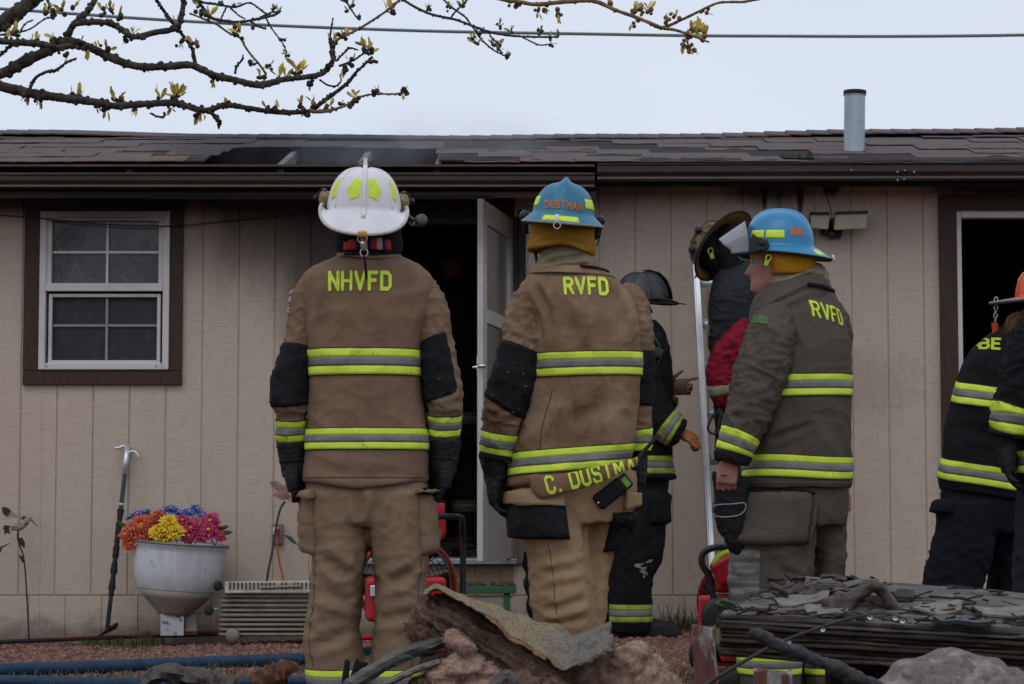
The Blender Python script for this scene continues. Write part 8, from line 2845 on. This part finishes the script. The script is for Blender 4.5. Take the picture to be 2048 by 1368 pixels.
def onstack(px, py, h=0.0):
    """point on the top of the stack seen at a photo position"""
    o = np.array([0, 0, CAM_H])
    d = W(px, py, 6.0) - o
    n_ = np.cross(NR - NL, FL - NL)
    t = ((NL - o) @ n_) / (d @ n_)
    return o + d * t + np.array([0, 0, h])


def scrap(pl, h, th, m, name, label, cat='wood scrap', seed=0, curl=.008, smooth=False):
    q = np.array([onstack(a, b, h) for a, b in pl])
    c = q.mean(0)
    # fan of rings from centre to edge, gently curled
    rings_t = []
    n = 30
    idx = np.linspace(0, len(q), n, endpoint=False)
    E = np.array([q[int(i) % len(q)] * (1 - i % 1) + q[(int(i) + 1) % len(q)] * (i % 1) for i in idx])
    V, Fc = [], []
    for k, s_ in enumerate((.02, .35, .7, 1.0)):
        r_ = c + (E - c) * s_
        r_ = r_ + np.array([0, 0, 1.0]) * (curl * s_ ** 2 * np.sin(idx * 1.7 + seed)[:, None] * .5 + .006 * pnoise(r_ * 20 + seed)[:, None])
        V.append(r_)
    Vb = [v_ - np.array([0, 0, th]) for v_ in V]
    mb = MB().loft(Vb[:1] + Vb[1:] + V[::-1])
    return tag(obj(name, mb, m, smooth=smooth), label, cat)


scrap([(1608, 1222), (1640, 1214), (1690, 1216), (1698, 1224), (1690, 1234), (1650, 1236), (1612, 1232)], .008, .005, M['tanply'], 'ply_scrap', 'wet pale sheet of ply at the left end of the wood stack', seed=1)
scrap([(1545, 1206), (1580, 1196), (1620, 1190), (1660, 1194), (1655, 1206), (1610, 1212), (1560, 1216)], .010, .006, M['tanply'], 'ply_scrap', 'buckled tan scrap lying behind the pale sheet of ply', seed=2, curl=.012)
scrap([(1820, 1222), (1850, 1210), (1890, 1208), (1925, 1216), (1922, 1226), (1870, 1230), (1826, 1228)], .010, .006, M['tanply'], 'ply_scrap', 'curled tan veneer left of the dark disc on the wood stack', seed=3, curl=.014)
scrap([(1940, 1222), (1990, 1218), (2060, 1222), (2080, 1234), (2020, 1236), (1960, 1232)], .010, .006, M['tanply'], 'ply_scrap', 'curled tan veneer at the right edge of the photo on the wood stack', seed=4, curl=.014)
scrap([(1866, 1247), (1885, 1243), (1930, 1243), (1970, 1247), (1992, 1253), (1980, 1258), (1930, 1258), (1885, 1254)], .016, .010, M['black'], 'plastic_disc', 'flat black curved plate near the front edge of the wood stack', 'plate', seed=5, curl=.0)
scrap([(1780, 1196), (1800, 1188), (1830, 1192), (1826, 1202), (1795, 1204)], .012, .012, M['bark'], 'bark_chip', 'dark bark chip behind the bent branch', 'bark', seed=6)
# heap of bark pieces at the far left corner
hp = thing('bark_heap', 'heap of broken grey bark on the far left corner of the wood stack', 'bark', onstack(1640, 1190))
rg = np.random.default_rng(5)
for i in range(44):
    x = rg.uniform(1540, 1760)
    y = rg.uniform(1168, 1196) - (x - 1560) * .03
    c = onstack(x, y, rg.uniform(.004, .022))
    r = rg.uniform(.008, .034)
    mb = MB()
    mb.box(c, (r * 2, r * 1.3, r * .35), Matrix.Rotation(rg.uniform(0, 3), 3, 'Z') @ Matrix.Rotation(rg.uniform(-.5, .5), 3, 'X') @ Matrix.Rotation(rg.uniform(-.4, .4), 3, 'Y'))
    V_ = mb.V() + rg.normal(size=(8, 3)) * r * .18
    mb.v = [V_]
    obj('bark_piece', mb, M['bark'] if i % 3 else M['greywood'], hp, smooth=False, bevel=.003)
mb = MB()
for i in range(150):                                        # splinters and char flakes strewn over it
    p = bil(rg.uniform(0, .85), rg.uniform(-.02, .95) ** 1.3 if i % 3 else rg.uniform(-.03, .05)) + (0, 0, rg.uniform(.004, .014))
    l = rg.uniform(.008, .06) * (1.6 if i % 7 == 0 else 1)
    mb.box(p, (l, rg.uniform(.003, .010), rg.uniform(.002, .007)), Matrix.Rotation(rg.normal() * .14 + LA, 3, 'Z') @ Matrix.Rotation(rg.normal() * .25, 3, 'Y'))
obj('splinters', mb, M['bark'], stack, smooth=False, kind='stuff', recalc=False)
# bent branch
br = smoothpath(np.array([(1652, 1196, 8, 0), (1660, 1206, 17, 0), (1676, 1208, 21, 0), (1698, 1204, 15, 0), (1720, 1186, 12, 0), (1740, 1174, 11, 0), (1757, 1175, 11, 0), (1772, 1192, 11, 0), (1788, 1218, 12, 0), (1806, 1236, 11, 0), (1812, 1240, 5, 0)], float), 60)
Yb = 6.05
mb = MB()
mb.tube([W(a, b, Yb) for a, b, c, d in br], br[:, 2] * 1.25 * Yb / F, 14)
for (x, y, r_) in ((1664, 1214, 16), (1690, 1218, 18), (1674, 1220, 18), (1706, 1228, 10), (1655, 1204, 10)):
    mb.ball(W(x, y, Yb - .01), r_ * Yb / F, 12, 8)
me = remesh(mb, .005, 2)
displace(me, lambda V: .004 * fbm(V * 30, 3))
tag(obj('bent_branch', me, M['wetbranch']), 'wet brown branch bent like a handle on top of the wood stack', 'branch')
mb = MB()
wq = [(1700, 1226), (1712, 1205), (1738, 1188), (1756, 1190), (1770, 1210), (1778, 1230), (1740, 1234)]
q = np.array([W(a, b, Yb + .04) for a, b in wq])
mb.loft([q, q + np.array([0, .05, 0])])
tag(obj('split_wood', mb, mat('split_pine', (.17, .13, .10), .7, layers=[dict(scale=(6, 30, 90), col=(.08, .06, .045), amt=.9)], bumps=[((6, 30, 120), .9, .006)]), smooth=False, bevel=.003), 'pale split wood end framed by the bent branch', 'wood scrap')
# green flakes at the left end
M['flake'] = mat('green_flake', (.035, .06, .025), .5, layers=[dict(scale=30, col=(.06, .08, .04), amt=.7)])
for lab, pl, yy in (('dark green leaf stuck on the top left corner of the wood stack', [(1432, 1208), (1436, 1198), (1450, 1196), (1466, 1206), (1476, 1216), (1462, 1219), (1440, 1222)], 5.95), ('dark green leaf hanging below the left end of the wood stack', [(1424, 1272), (1430, 1260), (1440, 1258), (1441, 1276), (1436, 1291), (1426, 1290)], 5.93)):
    q = np.array([W(a, b, yy) for a, b in pl])
    q[:, 1] += .02 * np.sin(np.arange(len(q)) * 1.3)
    mb = MB().loft([q, q + np.array([.002, .004, 0])])
    tag(obj('leaf', mb, M['flake'], smooth=False), lab, 'leaf')
# water drops and thin twig
tw = [(1462, 1338, 0), (1500, 1316, .02), (1560, 1285, .03), (1620, 1262, .03), (1680, 1243, .02), (1740, 1229, 0), (1780, 1228, 0), (1815, 1240, 0)]
Yt = 4.7
P = smoothpath([W(a, b, Yt + d) for a, b, d in tw], 50)
twg = thing('twig', 'thin dark twig hung with water drops in front of the wood stack', 'twig', P[0])
low = [W(1462, 1338, Yt), W(1400, 1380, Yt), W(1330, 1450, Yt), np.array([W(1240, 1600, Yt)[0], Yt, 0.0])]
mb = MB().tube(np.vstack([smoothpath(low[::-1], 16)[:-1], P]), np.concatenate([np.full(15, .0045), np.linspace(.0042, .002, 50)]), 8)
obj('stem', mb, M['blackstick'], twg)
M['drop'] = mat('water_drop', (.9, .95, 1), .03, trans=1.0, spec=.6)
for (x, y) in ((1648, 1257), (1578, 1281), (1741, 1233), (1790, 1234), (1806, 1240)):
    k = np.argmin(np.abs(P[:, 0] - W(x, y, Yt)[0]))
    mb = MB().ball(P[k] - np.array([0, 0, .0052]), (.005, .005, .006), 12, 8)
    obj('water_drop', mb, M['drop'], twg)
Yk = 4.5
bs = smoothpath(np.array([(1502, 1260, 9), (1512, 1268, 12), (1560, 1292, 13), (1630, 1320, 14), (1700, 1352, 15), (1800, 1402, 17), (2000, 1500, 19), (2250, 1640, 20), (2400, 1735, 20)], float), 60)
me_ = MB().tube([W(a, b, Yk + (a - 1500) * .0002) for a, b, c in bs], bs[:, 2] * Yk / F, 12)
me = remesh(me_, .005, 1)
displace(me, lambda V: .004 * fbm(V * 22, 3) + .003 * (1 - 2 * np.abs(pnoise(V * 60))))
tag(obj('fallen_branch', me, M['blackstick']), 'thick blackened branch slanting across the bottom right in front of the wood stack', 'branch')

# posts and boulder
for lab, (x0, x1, yt), Yq in (('square reddish post with peeling white paint at the left end of the wood stack', (1389, 1435, 1255), 5.75), ('shorter reddish brown post stub at the bottom right behind the slanting branch', (1516, 1590, 1345), 5.2)):
    a, b = W(x0, yt, Yq), W(x1, yt, Yq)
    mb = MB()
    w_ = b[0] - a[0]
    n = 14
    th = np.linspace(0, 2 * np.pi, 24, endpoint=False)
    k = (np.abs(np.cos(th)) ** 5 + np.abs(np.sin(th)) ** 5) ** -.2
    rings = []
    for i, z in enumerate(np.linspace(-.05, a[2], n)):
        c = (a + b) / 2
        rings.append(np.stack([c[0] + k * np.cos(th) * w_ / 2 * (1 + .03 * math.sin(i * 2.1)) + .004 * math.sin(i * .9), c[1] + .5 * w_ + k * np.sin(th) * w_ / 2, np.full(24, z) + (.006 * np.sin(th * 3 + 1) if i == n - 1 else 0)], 1))
    mb.loft(rings)
    tag(obj('wooden_post', mb, M['redpost'], smooth=False), lab, 'post', 'reddish posts by the wood stack')
Yo = 4.75
me = lump([W(x, y, Yo + d) for x, y, r_, d in ((1790, 1440, 90, 0), (1850, 1420, 100, .02), (1930, 1430, 120, .05), (2020, 1450, 110, .04), (2090, 1470, 110, .05), (1700, 1500, 70, 0), (1930, 1560, 190, .05))], [r_ * Yo / F for r_ in (90, 100, 122, 110, 110, 70, 200)], .012, 3.3, .014, 9)
tag(obj('boulder', me, M['boulder']), 'speckled pinkish grey boulder in the bottom right corner', 'boulder')

# thin smoke drifting off the burnt roof
sm = bpy.data.materials.new('smoke')
sm.use_nodes = True
nt = sm.node_tree
nt.nodes.remove(nt.nodes['Principled BSDF'])
pv, tc, ns, mr, gr, mu = [nt.nodes.new('ShaderNode' + k) for k in ('VolumePrincipled', 'TexCoord', 'TexNoise', 'MapRange', 'TexGradient', 'Math')]
pv.inputs['Color'].default_value = (.75, .78, .85, 1)
ns.inputs['Scale'].default_value = 2.2
ns.inputs['Detail'].default_value = 4
mr.inputs['From Min'].default_value = .42
mr.inputs['From Max'].default_value = .75
mr.inputs['To Max'].default_value = 1.6
gr.gradient_type = 'SPHERICAL'
mp = nt.nodes.new('ShaderNodeMapping')
mp.inputs['Scale'].default_value = (.85, 2.2, 3.6)
nt.links.new(tc.outputs['Object'], mp.inputs['Vector'])
nt.links.new(mp.outputs[0], gr.inputs['Vector'])
nt.links.new(tc.outputs['Object'], ns.inputs['Vector'])
nt.links.new(ns.outputs['Fac'], mr.inputs['Value'])
mu.operation = 'MULTIPLY'
nt.links.new(mr.outputs[0], mu.inputs[0])
nt.links.new(gr.outputs['Fac'], mu.inputs[1])
nt.links.new(mu.outputs[0], pv.inputs['Density'])
nt.links.new(pv.outputs[0], nt.nodes['Material Output'].inputs['Volume'])
cs = W(800, 296, 12.7)
obj('smoke', MB().box(cs, (2.4, .9, .55)), sm, smooth=False, kind='stuff', loc=tuple(cs))

# ------------------------------------------------------------------ trees whose branches hang into view
M['twigbark'] = mat('knobby_bark', (.045, .036, .028), .85, world_pos=True, layers=[dict(scale=25, col=(.085, .07, .055), amt=.7), dict(scale=60, col=(.02, .016, .013), lo=.5, hi=.66, amt=.7)], bumps=[((60, 60, 60), .9, .006)])
M['tantwig'] = mat('young_tan_bark', (.20, .13, .06), .7, world_pos=True, layers=[dict(scale=30, col=(.08, .05, .03), amt=.7)], bumps=[((90, 90, 90), .5, .003)])
M['fartwig'] = mat('far_bark', (.035, .038, .036), .85, world_pos=True, layers=[dict(scale=25, col=(.07, .072, .066), amt=.6)])
M['bud'] = mat('yellow_bud_leaf', (.62, .47, .07), .6, spec=.3, world_pos=True, layers=[dict(scale=25, col=(.42, .38, .08), amt=.7), dict(scale=90, col=(.66, .5, .14), amt=.5)])
M['farbud'] = mat('far_bud_leaf', (.36, .36, .13), .7, world_pos=True)


def leaf_mesh(seed):
    rg = np.random.default_rng(seed)
    mb = MB()
    P = []
    for t, w in ((0, .06), (.15, .12), (.35, .22), (.6, .30), (.82, .24), (1, .05)):
        bend = .18 * math.sin(t * 2.2 + seed)
        cup = .08
        P.append([(x * w * .72 * (1 + rg.uniform(-.12, .12)), bend + cup * abs(x) + .03 * math.sin(t * 9 + x * 3), t) for x in (-1, -.5, 0, .5, 1)])
    mb.grid(np.array(P))
    me = bpy.data.meshes.new('leaf')
    me.from_pydata(mb.V().tolist(), [], mb.f)
    me.polygons.foreach_set('use_smooth', [True] * len(me.polygons))
    return me


leaf_near = [leaf_mesh(i) for i in range(4)]
leaf_far = [leaf_mesh(10 + i) for i in range(2)]
for m_ in leaf_near:
    m_.materials.append(M['bud'])
for m_ in leaf_far:
    m_.materials.append(M['farbud'])


def branch(mbk, pts, Y, knob=1.0, n=None, dy=0.0, seed=0):
    """pts: (px, py, thickness px); returns the path"""
    rg = np.random.default_rng(seed)
    n = n or max(16, int(len(pts) * 9))
    S = smoothpath(np.array(pts, float), n)
    jit = np.cumsum(rg.normal(size=n)) * .006
    P = np.array([W(a, b, Y + dy + j) for (a, b, c), j in zip(S, jit)])
    r = np.maximum(S[:, 2], 2.4) * .5 * Y / F * (1 + .12 * rg.uniform(-1, 1, n))
    mbk.tube(P, r, 9)
    if knob:
        for i in range(2, n - 1):
            if rg.uniform() < .55 * knob:
                a = rg.uniform(0, 6.28)
                q = P[i] + r[i] * .85 * np.array([math.cos(a), .4 * math.sin(a * 2), math.sin(a)])
                mbk.ball(q, r[i] * rg.uniform(.35, .62) + .002, 7, 5)
    return P, r


def add_leaf(tree, p, d, size, meshes, rg, base):
    o = bpy.data.objects.new('leaf', meshes[int(rg.integers(0, len(meshes)))])
    COL.objects.link(o)
    o.parent = tree
    zq = Vector(d).to_track_quat('Z', 'Y')
    o.matrix_local = Matrix.Translation(Vector(p) - Vector(base)) @ zq.to_matrix().to_4x4() @ Matrix.Rotation(rg.uniform(0, 6.28), 4, 'Z') @ Matrix.Diagonal((size * .9, size * .9, size, 1))


def bud_cluster(tree, base, mbk, px, py, Y, n, size, up, rg, meshes, spur=True):
    p = W(px, py, Y)
    if spur:
        for k in range(4):
            mbk.ball(p + rg.normal(size=3) * .006, rg.uniform(.005, .009), 7, 5)
    for k in range(int(n * 1.4 + .5)):
        a = rg.normal() * .6 + (0 if up > 0 else math.pi)
        d = np.array([math.sin(a), rg.normal() * .4, math.cos(a)])
        add_leaf(tree, p + d * .004, d / np.linalg.norm(d), size * rg.uniform(.4, .92), meshes, rg, base)


YT = 7.0
base1 = np.array([-3.1, 7.3, -.02])
tree1 = thing('tree', 'knobby branched tree with yellow green buds reaching in from the upper left', 'tree', base1)
mb = MB()
mb.tube(smoothpath([base1, base1 + (.03, 0, .9), base1 + (.1, -.05, 1.7), base1 + (.3, -.1, 2.3), base1 + (.45, -.1, 3.0)], 20), np.linspace(.16, .075, 20), 14)
tr_ = obj('trunk', mb, M['twigbark'], tree1)
near = [
    [(-560, 60, 60), (-380, 100, 44), (-200, 130, 32), (-60, 150, 25), (0, 172, 22), (60, 186, 21), (110, 194, 18), (156, 200, 17), (195, 205, 15), (232, 212, 15), (290, 208, 14), (344, 206, 14), (375, 213, 13), (404, 221, 12), (428, 217, 12), (452, 210, 12), (495, 216, 11), (540, 223, 11), (580, 225, 11), (620, 222, 10), (640, 208, 9), (656, 196, 9), (678, 180, 8), (697, 164, 8), (712, 145, 6), (728, 130, 5), (744, 114, 5)],
    [(620, 222, 8), (648, 223, 7), (689, 212, 5), (712, 197, 4.5), (735, 190, 4), (760, 188, 4), (790, 188, 4), (812, 184, 4)],
    [(-560, 90, 64), (-300, 190, 40), (-120, 178, 28), (0, 148, 24), (48, 124, 24), (100, 100, 21), (132, 84, 20), (160, 88, 18), (190, 100, 17), (224, 116, 17), (255, 128, 16), (288, 134, 15), (335, 133, 15), (380, 130, 15), (405, 140, 14), (432, 152, 14), (470, 160, 13), (512, 170, 14), (540, 166, 13), (568, 159, 12), (605, 155, 11), (640, 149, 11), (655, 136, 11), (666, 120, 10), (664, 105, 10), (668, 88, 9)],
    [(668, 88, 6), (680, 76, 5.5), (710, 62, 5), (740, 44, 5), (770, 24, 5), (797, 2, 5), (830, -30, 5), (900, -80, 8)],
    [(-300, 220, 44), (-150, 130, 40), (-20, 58, 32), (30, 28, 30), (75, -8, 28), (160, -80, 24)],
    [(-100, 60, 20), (0, 82, 14), (60, 86, 14), (95, 90, 13), (116, 96, 12), (140, 92, 12)],
    [(132, 82, 15), (144, 54, 14), (160, 38, 13), (176, 22, 13), (192, -6, 12), (210, -60, 14)],
    [(152, 48, 12), (180, 44, 12), (216, 46, 12), (245, 60, 12), (268, 74, 12), (310, 65, 12), (352, 56, 11), (364, 26, 11), (368, -8, 11), (372, -60, 12)],
    [(310, -6, 6), (316, 4, 6), (332, 28, 7), (348, 48, 7), (368, 74, 7), (384, 97, 7), (390, 126, 9)],
    [(380, 27, 4), (408, 38, 4), (432, 48, 4.5), (458, 66, 4.5), (480, 76, 4.5), (492, 96, 4.5), (504, 112, 4.5), (518, 128, 5), (532, 148, 5)],
    [(60, 178, 6), (66, 162, 6), (76, 152, 6), (92, 144, 6), (112, 140, 6), (132, 126, 5), (152, 117, 5)],
    [(-10, 118, 7), (8, 104, 6), (20, 92, 6), (30, 84, 5)],
    [(664, 110, 5), (660, 84, 4), (662, 60, 4), (666, 36, 3)],
    [(672, 122, 4), (690, 104, 4), (700, 96, 4), (716, 100, 3)],
    [(678, 132, 5), (700, 124, 4.5), (720, 112, 4), (734, 100, 4)],
    [(640, 160, 4), (655, 170, 4), (672, 172, 4), (682, 162, 3), (680, 150, 3)],
    [(418, 224, 6), (430, 232, 8), (438, 244, 7), (437, 256, 4)],
    [(470, 146, 5), (474, 132, 5), (484, 120, 4), (486, 110, 3)],
    [(300, 226, 4), (312, 232, 4), (326, 234, 5), (330, 226, 4)],
]
for i, pts in enumerate(near):
    mb = MB()
    branch(mb, pts, YT, 1.0 if pts[0][2] > 5.5 else .35, dy=.04 * math.sin(i * 2.3) if i > 3 else 0, seed=i + 40)
    obj('branch', mb, M['twigbark'] if i not in (3, 9, 1) else M['tantwig'], tree1)
rg = np.random.default_rng(77)
cl = [(20, 70, 2, 30, 1), (32, 62, 2, 30, 1), (92, 20, 2, 24, 1), (72, 78, 3, 34, 1), (108, 74, 2, 26, 1), (124, 18, 2, 28, 1), (148, 10, 2, 22, 1), (160, 78, 2, 24, 1), (205, 18, 2, 22, 1), (222, 16, 3, 26, 1), (240, 26, 2, 22, 1),
      (150, 185, 2, 30, 1), (162, 186, 2, 24, 1), (196, 90, 2, 22, 1), (215, 94, 2, 24, 1), (230, 196, 3, 34, 1), (240, 196, 2, 24, 1), (320, 194, 3, 36, 1), (348, 190, 5, 40, 1), (352, 186, 3, 34, 1), (342, 218, 3, 26, -1), (210, 226, 3, 30, -1), (270, 222, 3, 22, -1), (404, 232, 4, 26, -1), (396, 236, 3, 26, -1),
      (454, 202, 2, 20, 1), (534, 212, 1, 20, 1), (554, 212, 2, 22, 1), (600, 206, 2, 26, 1), (624, 206, 3, 28, 1), (608, 232, 2, 18, -1), (658, 208, 2, 22, 1), (684, 204, 1, 18, 1), (712, 190, 3, 24, 1), (752, 180, 2, 22, 1), (808, 180, 2, 18, 1), (806, 190, 2, 18, -1),
      (360, 88, 3, 22, -1), (388, 82, 2, 24, 1), (270, 64, 2, 22, 1), (252, 84, 1, 20, -1), (352, 46, 2, 24, 1), (418, 28, 3, 28, 1), (400, 22, 1, 20, 1), (480, 62, 3, 30, 1), (468, 56, 2, 24, 1), (520, 150, 2, 26, 1), (558, 150, 3, 36, 1), (574, 150, 2, 28, 1), (592, 144, 4, 44, 1), (598, 140, 3, 38, 1), (538, 126, 1, 20, 1), (424, 164, 2, 22, -1),
      (668, 78, 3, 30, 1), (686, 66, 2, 26, 1), (732, 92, 5, 34, 1), (740, 96, 4, 28, 1), (700, 118, 2, 24, 1), (784, 18, 4, 32, 1), (692, 144, 3, 22, -1), (620, 172, 2, 20, -1), (744, 118, 1, 14, 1), (505, 122, 2, 18, 1), (60, 194, 2, 24, -1), (76, 204, 2, 26, -1), (196, 216, 2, 20, -1), (106, 22, 2, 22, 1), (130, 112, 2, 20, -1), (175, 104, 2, 24, -1), (288, 144, 1, 20, -1), (700, 204, 1, 20, 1)]
kn = MB()
for (x, y, n, s_, up) in cl:
    bud_cluster(tree1, base1, kn, x, y + (6 if up > 0 else -6), YT, n, s_ * YT / F, up, rg, leaf_near)
obj('spurs', kn, M['twigbark'], tree1, kind='stuff')

# second limb system of the same kind, coming down from above right of centre
base2 = np.array([2.6, 6.6, -.02])
tree2 = thing('tree', 'tree out of the frame whose tan budding twig dips over the sky at top centre', 'tree', base2)
mb = MB()
mb.tube(smoothpath([base2, base2 + (-.05, 0, 1.0), base2 + (-.15, 0, 1.8), base2 + (-.6, 0, 2.3), (W(1900, -240, 6.6) + W(1760, -180, 6.6)) / 2, W(1750, -174, 6.6)], 24), np.linspace(.15, .024, 24), 14)
obj('trunk', mb, M['twigbark'], tree2)
b2 = [[(1760, -180, 30), (1640, -90, 16), (1560, -20, 9), (1497, 2, 6), (1460, 4, 5.5), (1430, 8, 5.5), (1371, 36, 6), (1325, 55, 7), (1300, 46, 8)],
      [(900, -30, 6), (960, -12, 7), (1010, 0, 8), (1040, 4, 8), (1073, 9, 9), (1127, 4, 9), (1186, 2, 9), (1228, 19, 8), (1270, 34, 7.5), (1300, 46, 7), (1325, 56, 7), (1350, 60, 6), (1375, 68, 6), (1396, 76, 5), (1417, 84, 4)],
      [(1640, -90, 14), (1400, -70, 12), (1200, -40, 10), (1127, 2, 8)],
      [(1371, 70, 4), (1374, 84, 4), (1381, 97, 3)], [(1374, 78, 3), (1366, 86, 3), (1364, 94, 2.5)]]
for i, pts in enumerate(b2):
    mb = MB()
    branch(mb, pts, 6.6, .3, seed=i + 140)
    obj('branch', mb, M['tantwig'], tree2)
kn = MB()
for (x, y, n, s_, up) in [(1020, 2, 2, 24, 1), (1075, 22, 3, 24, -1), (1092, 14, 2, 20, -1), (1118, 24, 3, 26, -1), (1270, 22, 3, 26, 1), (1282, 24, 3, 26, 1), (1298, 24, 3, 26, 1), (1264, 46, 2, 20, -1), (1335, 40, 2, 22, 1), (1350, 34, 2, 20, 1), (1386, 62, 4, 40, 1), (1392, 64, 3, 34, 1), (1404, 70, 4, 28, 1), (1366, 86, 4, 26, -1), (1382, 96, 3, 22, -1), (1412, 26, 1, 18, -1), (1218, 8, 1, 18, 1), (1030, 6, 3, 18, 1), (1405, 78, 3, 24, 1), (1378, 74, 2, 22, 1)]:
    bud_cluster(tree2, base2, kn, x, y, 6.6, n, s_ * 6.6 / F, up, rg, leaf_near)
obj('spurs', kn, M['tantwig'], tree2, kind='stuff')

YF = 10.2
base3 = np.array([-3.4, 10.4, -.02])
tree3 = thing('tree', 'darker thin branched tree farther back, its twigs in front of the power line', 'tree', base3)
mb = MB()
mb.tube(smoothpath([base3, base3 + (.05, 0, 1.2), base3 + (.3, -.1, 2.4), base3 + (1.2, -.15, 3.15), base3 + (2.6, -.2, 3.35)], 26), np.linspace(.13, .02, 26), 12)
obj('trunk', mb, M['fartwig'], tree3)
b3 = [[(300, -60, 14), (350, -30, 9), (392, 0, 7), (408, 18, 7), (424, 36, 6.5), (452, 42, 6), (480, 44, 6), (515, 38, 6), (549, 30, 5), (562, 22, 3)],
      [(384, -10, 5), (404, 4, 5), (430, 8, 5), (470, 14, 5), (500, 6, 4), (530, 26, 4), (548, 32, 4)],
      [(532, 36, 3), (540, 52, 3), (556, 74, 3), (566, 88, 3), (574, 107, 3)],
      [(500, 42, 4), (515, 52, 4), (532, 58, 4)], [(440, 44, 4), (446, 28, 3), (455, 12, 3)], [(520, 34, 3), (536, 28, 4), (548, 22, 3)], [(460, 14, 4), (476, 30, 3), (490, 38, 3)],
      [(760, -30, 8), (804, -2, 6), (830, 14, 5.5), (858, 27, 5.5), (885, 34, 5.5), (913, 40, 5.5), (945, 52, 5.5), (976, 63, 5.5), (1010, 70, 5), (1043, 73, 4.5), (1080, 74, 4.5), (1117, 74, 4)],
      [(951, 60, 4), (962, 78, 4), (984, 98, 3.5), (1000, 107, 3), (1018, 115, 3)],
      [(884, -4, 4), (900, 12, 4), (930, 34, 4), (942, 50, 3.5), (955, 67, 3.5), (966, 84, 3)],
      [(900, 38, 4), (912, 22, 4), (934, 0, 4), (950, -30, 5)], [(1043, 73, 3), (1060, 82, 3), (1080, 90, 3), (1105, 88, 2.6)], [(976, 62, 3), (984, 76, 3), (996, 86, 3)],
      [(0, 70, 5), (30, 66, 4), (60, 58, 3.5), (90, 38, 3.5), (110, 34, 3)], [(40, 66, 3.5), (50, 48, 3), (66, 40, 3)], [(682, 0, 4), (694, 6, 4), (704, 22, 3.5), (716, 38, 3)], [(600, -60, 9), (690, -30, 6), (760, -30, 7)], [(690, -30, 5), (682, 0, 4)]]
for i, pts in enumerate(b3):
    mb = MB()
    branch(mb, pts, YF, .7, seed=i + 240)
    obj('branch', mb, M['fartwig'], tree3)
kn = MB()
for (x, y, n, s_) in [(395, 12, 2, 18), (440, 8, 2, 16), (470, 12, 2, 16), (555, 24, 3, 18), (548, 22, 2, 16), (574, 108, 2, 14), (566, 78, 1, 12), (504, 56, 2, 16), (858, 20, 2, 16), (900, 18, 3, 18), (926, 12, 2, 18), (946, 78, 4, 20), (952, 86, 3, 20), (985, 90, 3, 20), (996, 92, 3, 22), (1000, 100, 3, 18), (1016, 114, 3, 16), (1000, 52, 2, 18), (1022, 62, 2, 16), (1080, 64, 2, 14), (1100, 76, 2, 16), (1115, 70, 2, 16), (1104, 88, 2, 14), (962, 64, 2, 14), (98, 14, 3, 20), (94, 22, 3, 20), (110, 32, 2, 16), (706, 10, 3, 18), (716, 38, 2, 18), (694, 20, 2, 16), (690, 2, 2, 14)]:
    bud_cluster(tree3, base3, kn, x, y, YF, n, s_ * YF / F, 1, rg, leaf_far)
obj('spurs', kn, M['fartwig'], tree3, kind='stuff')
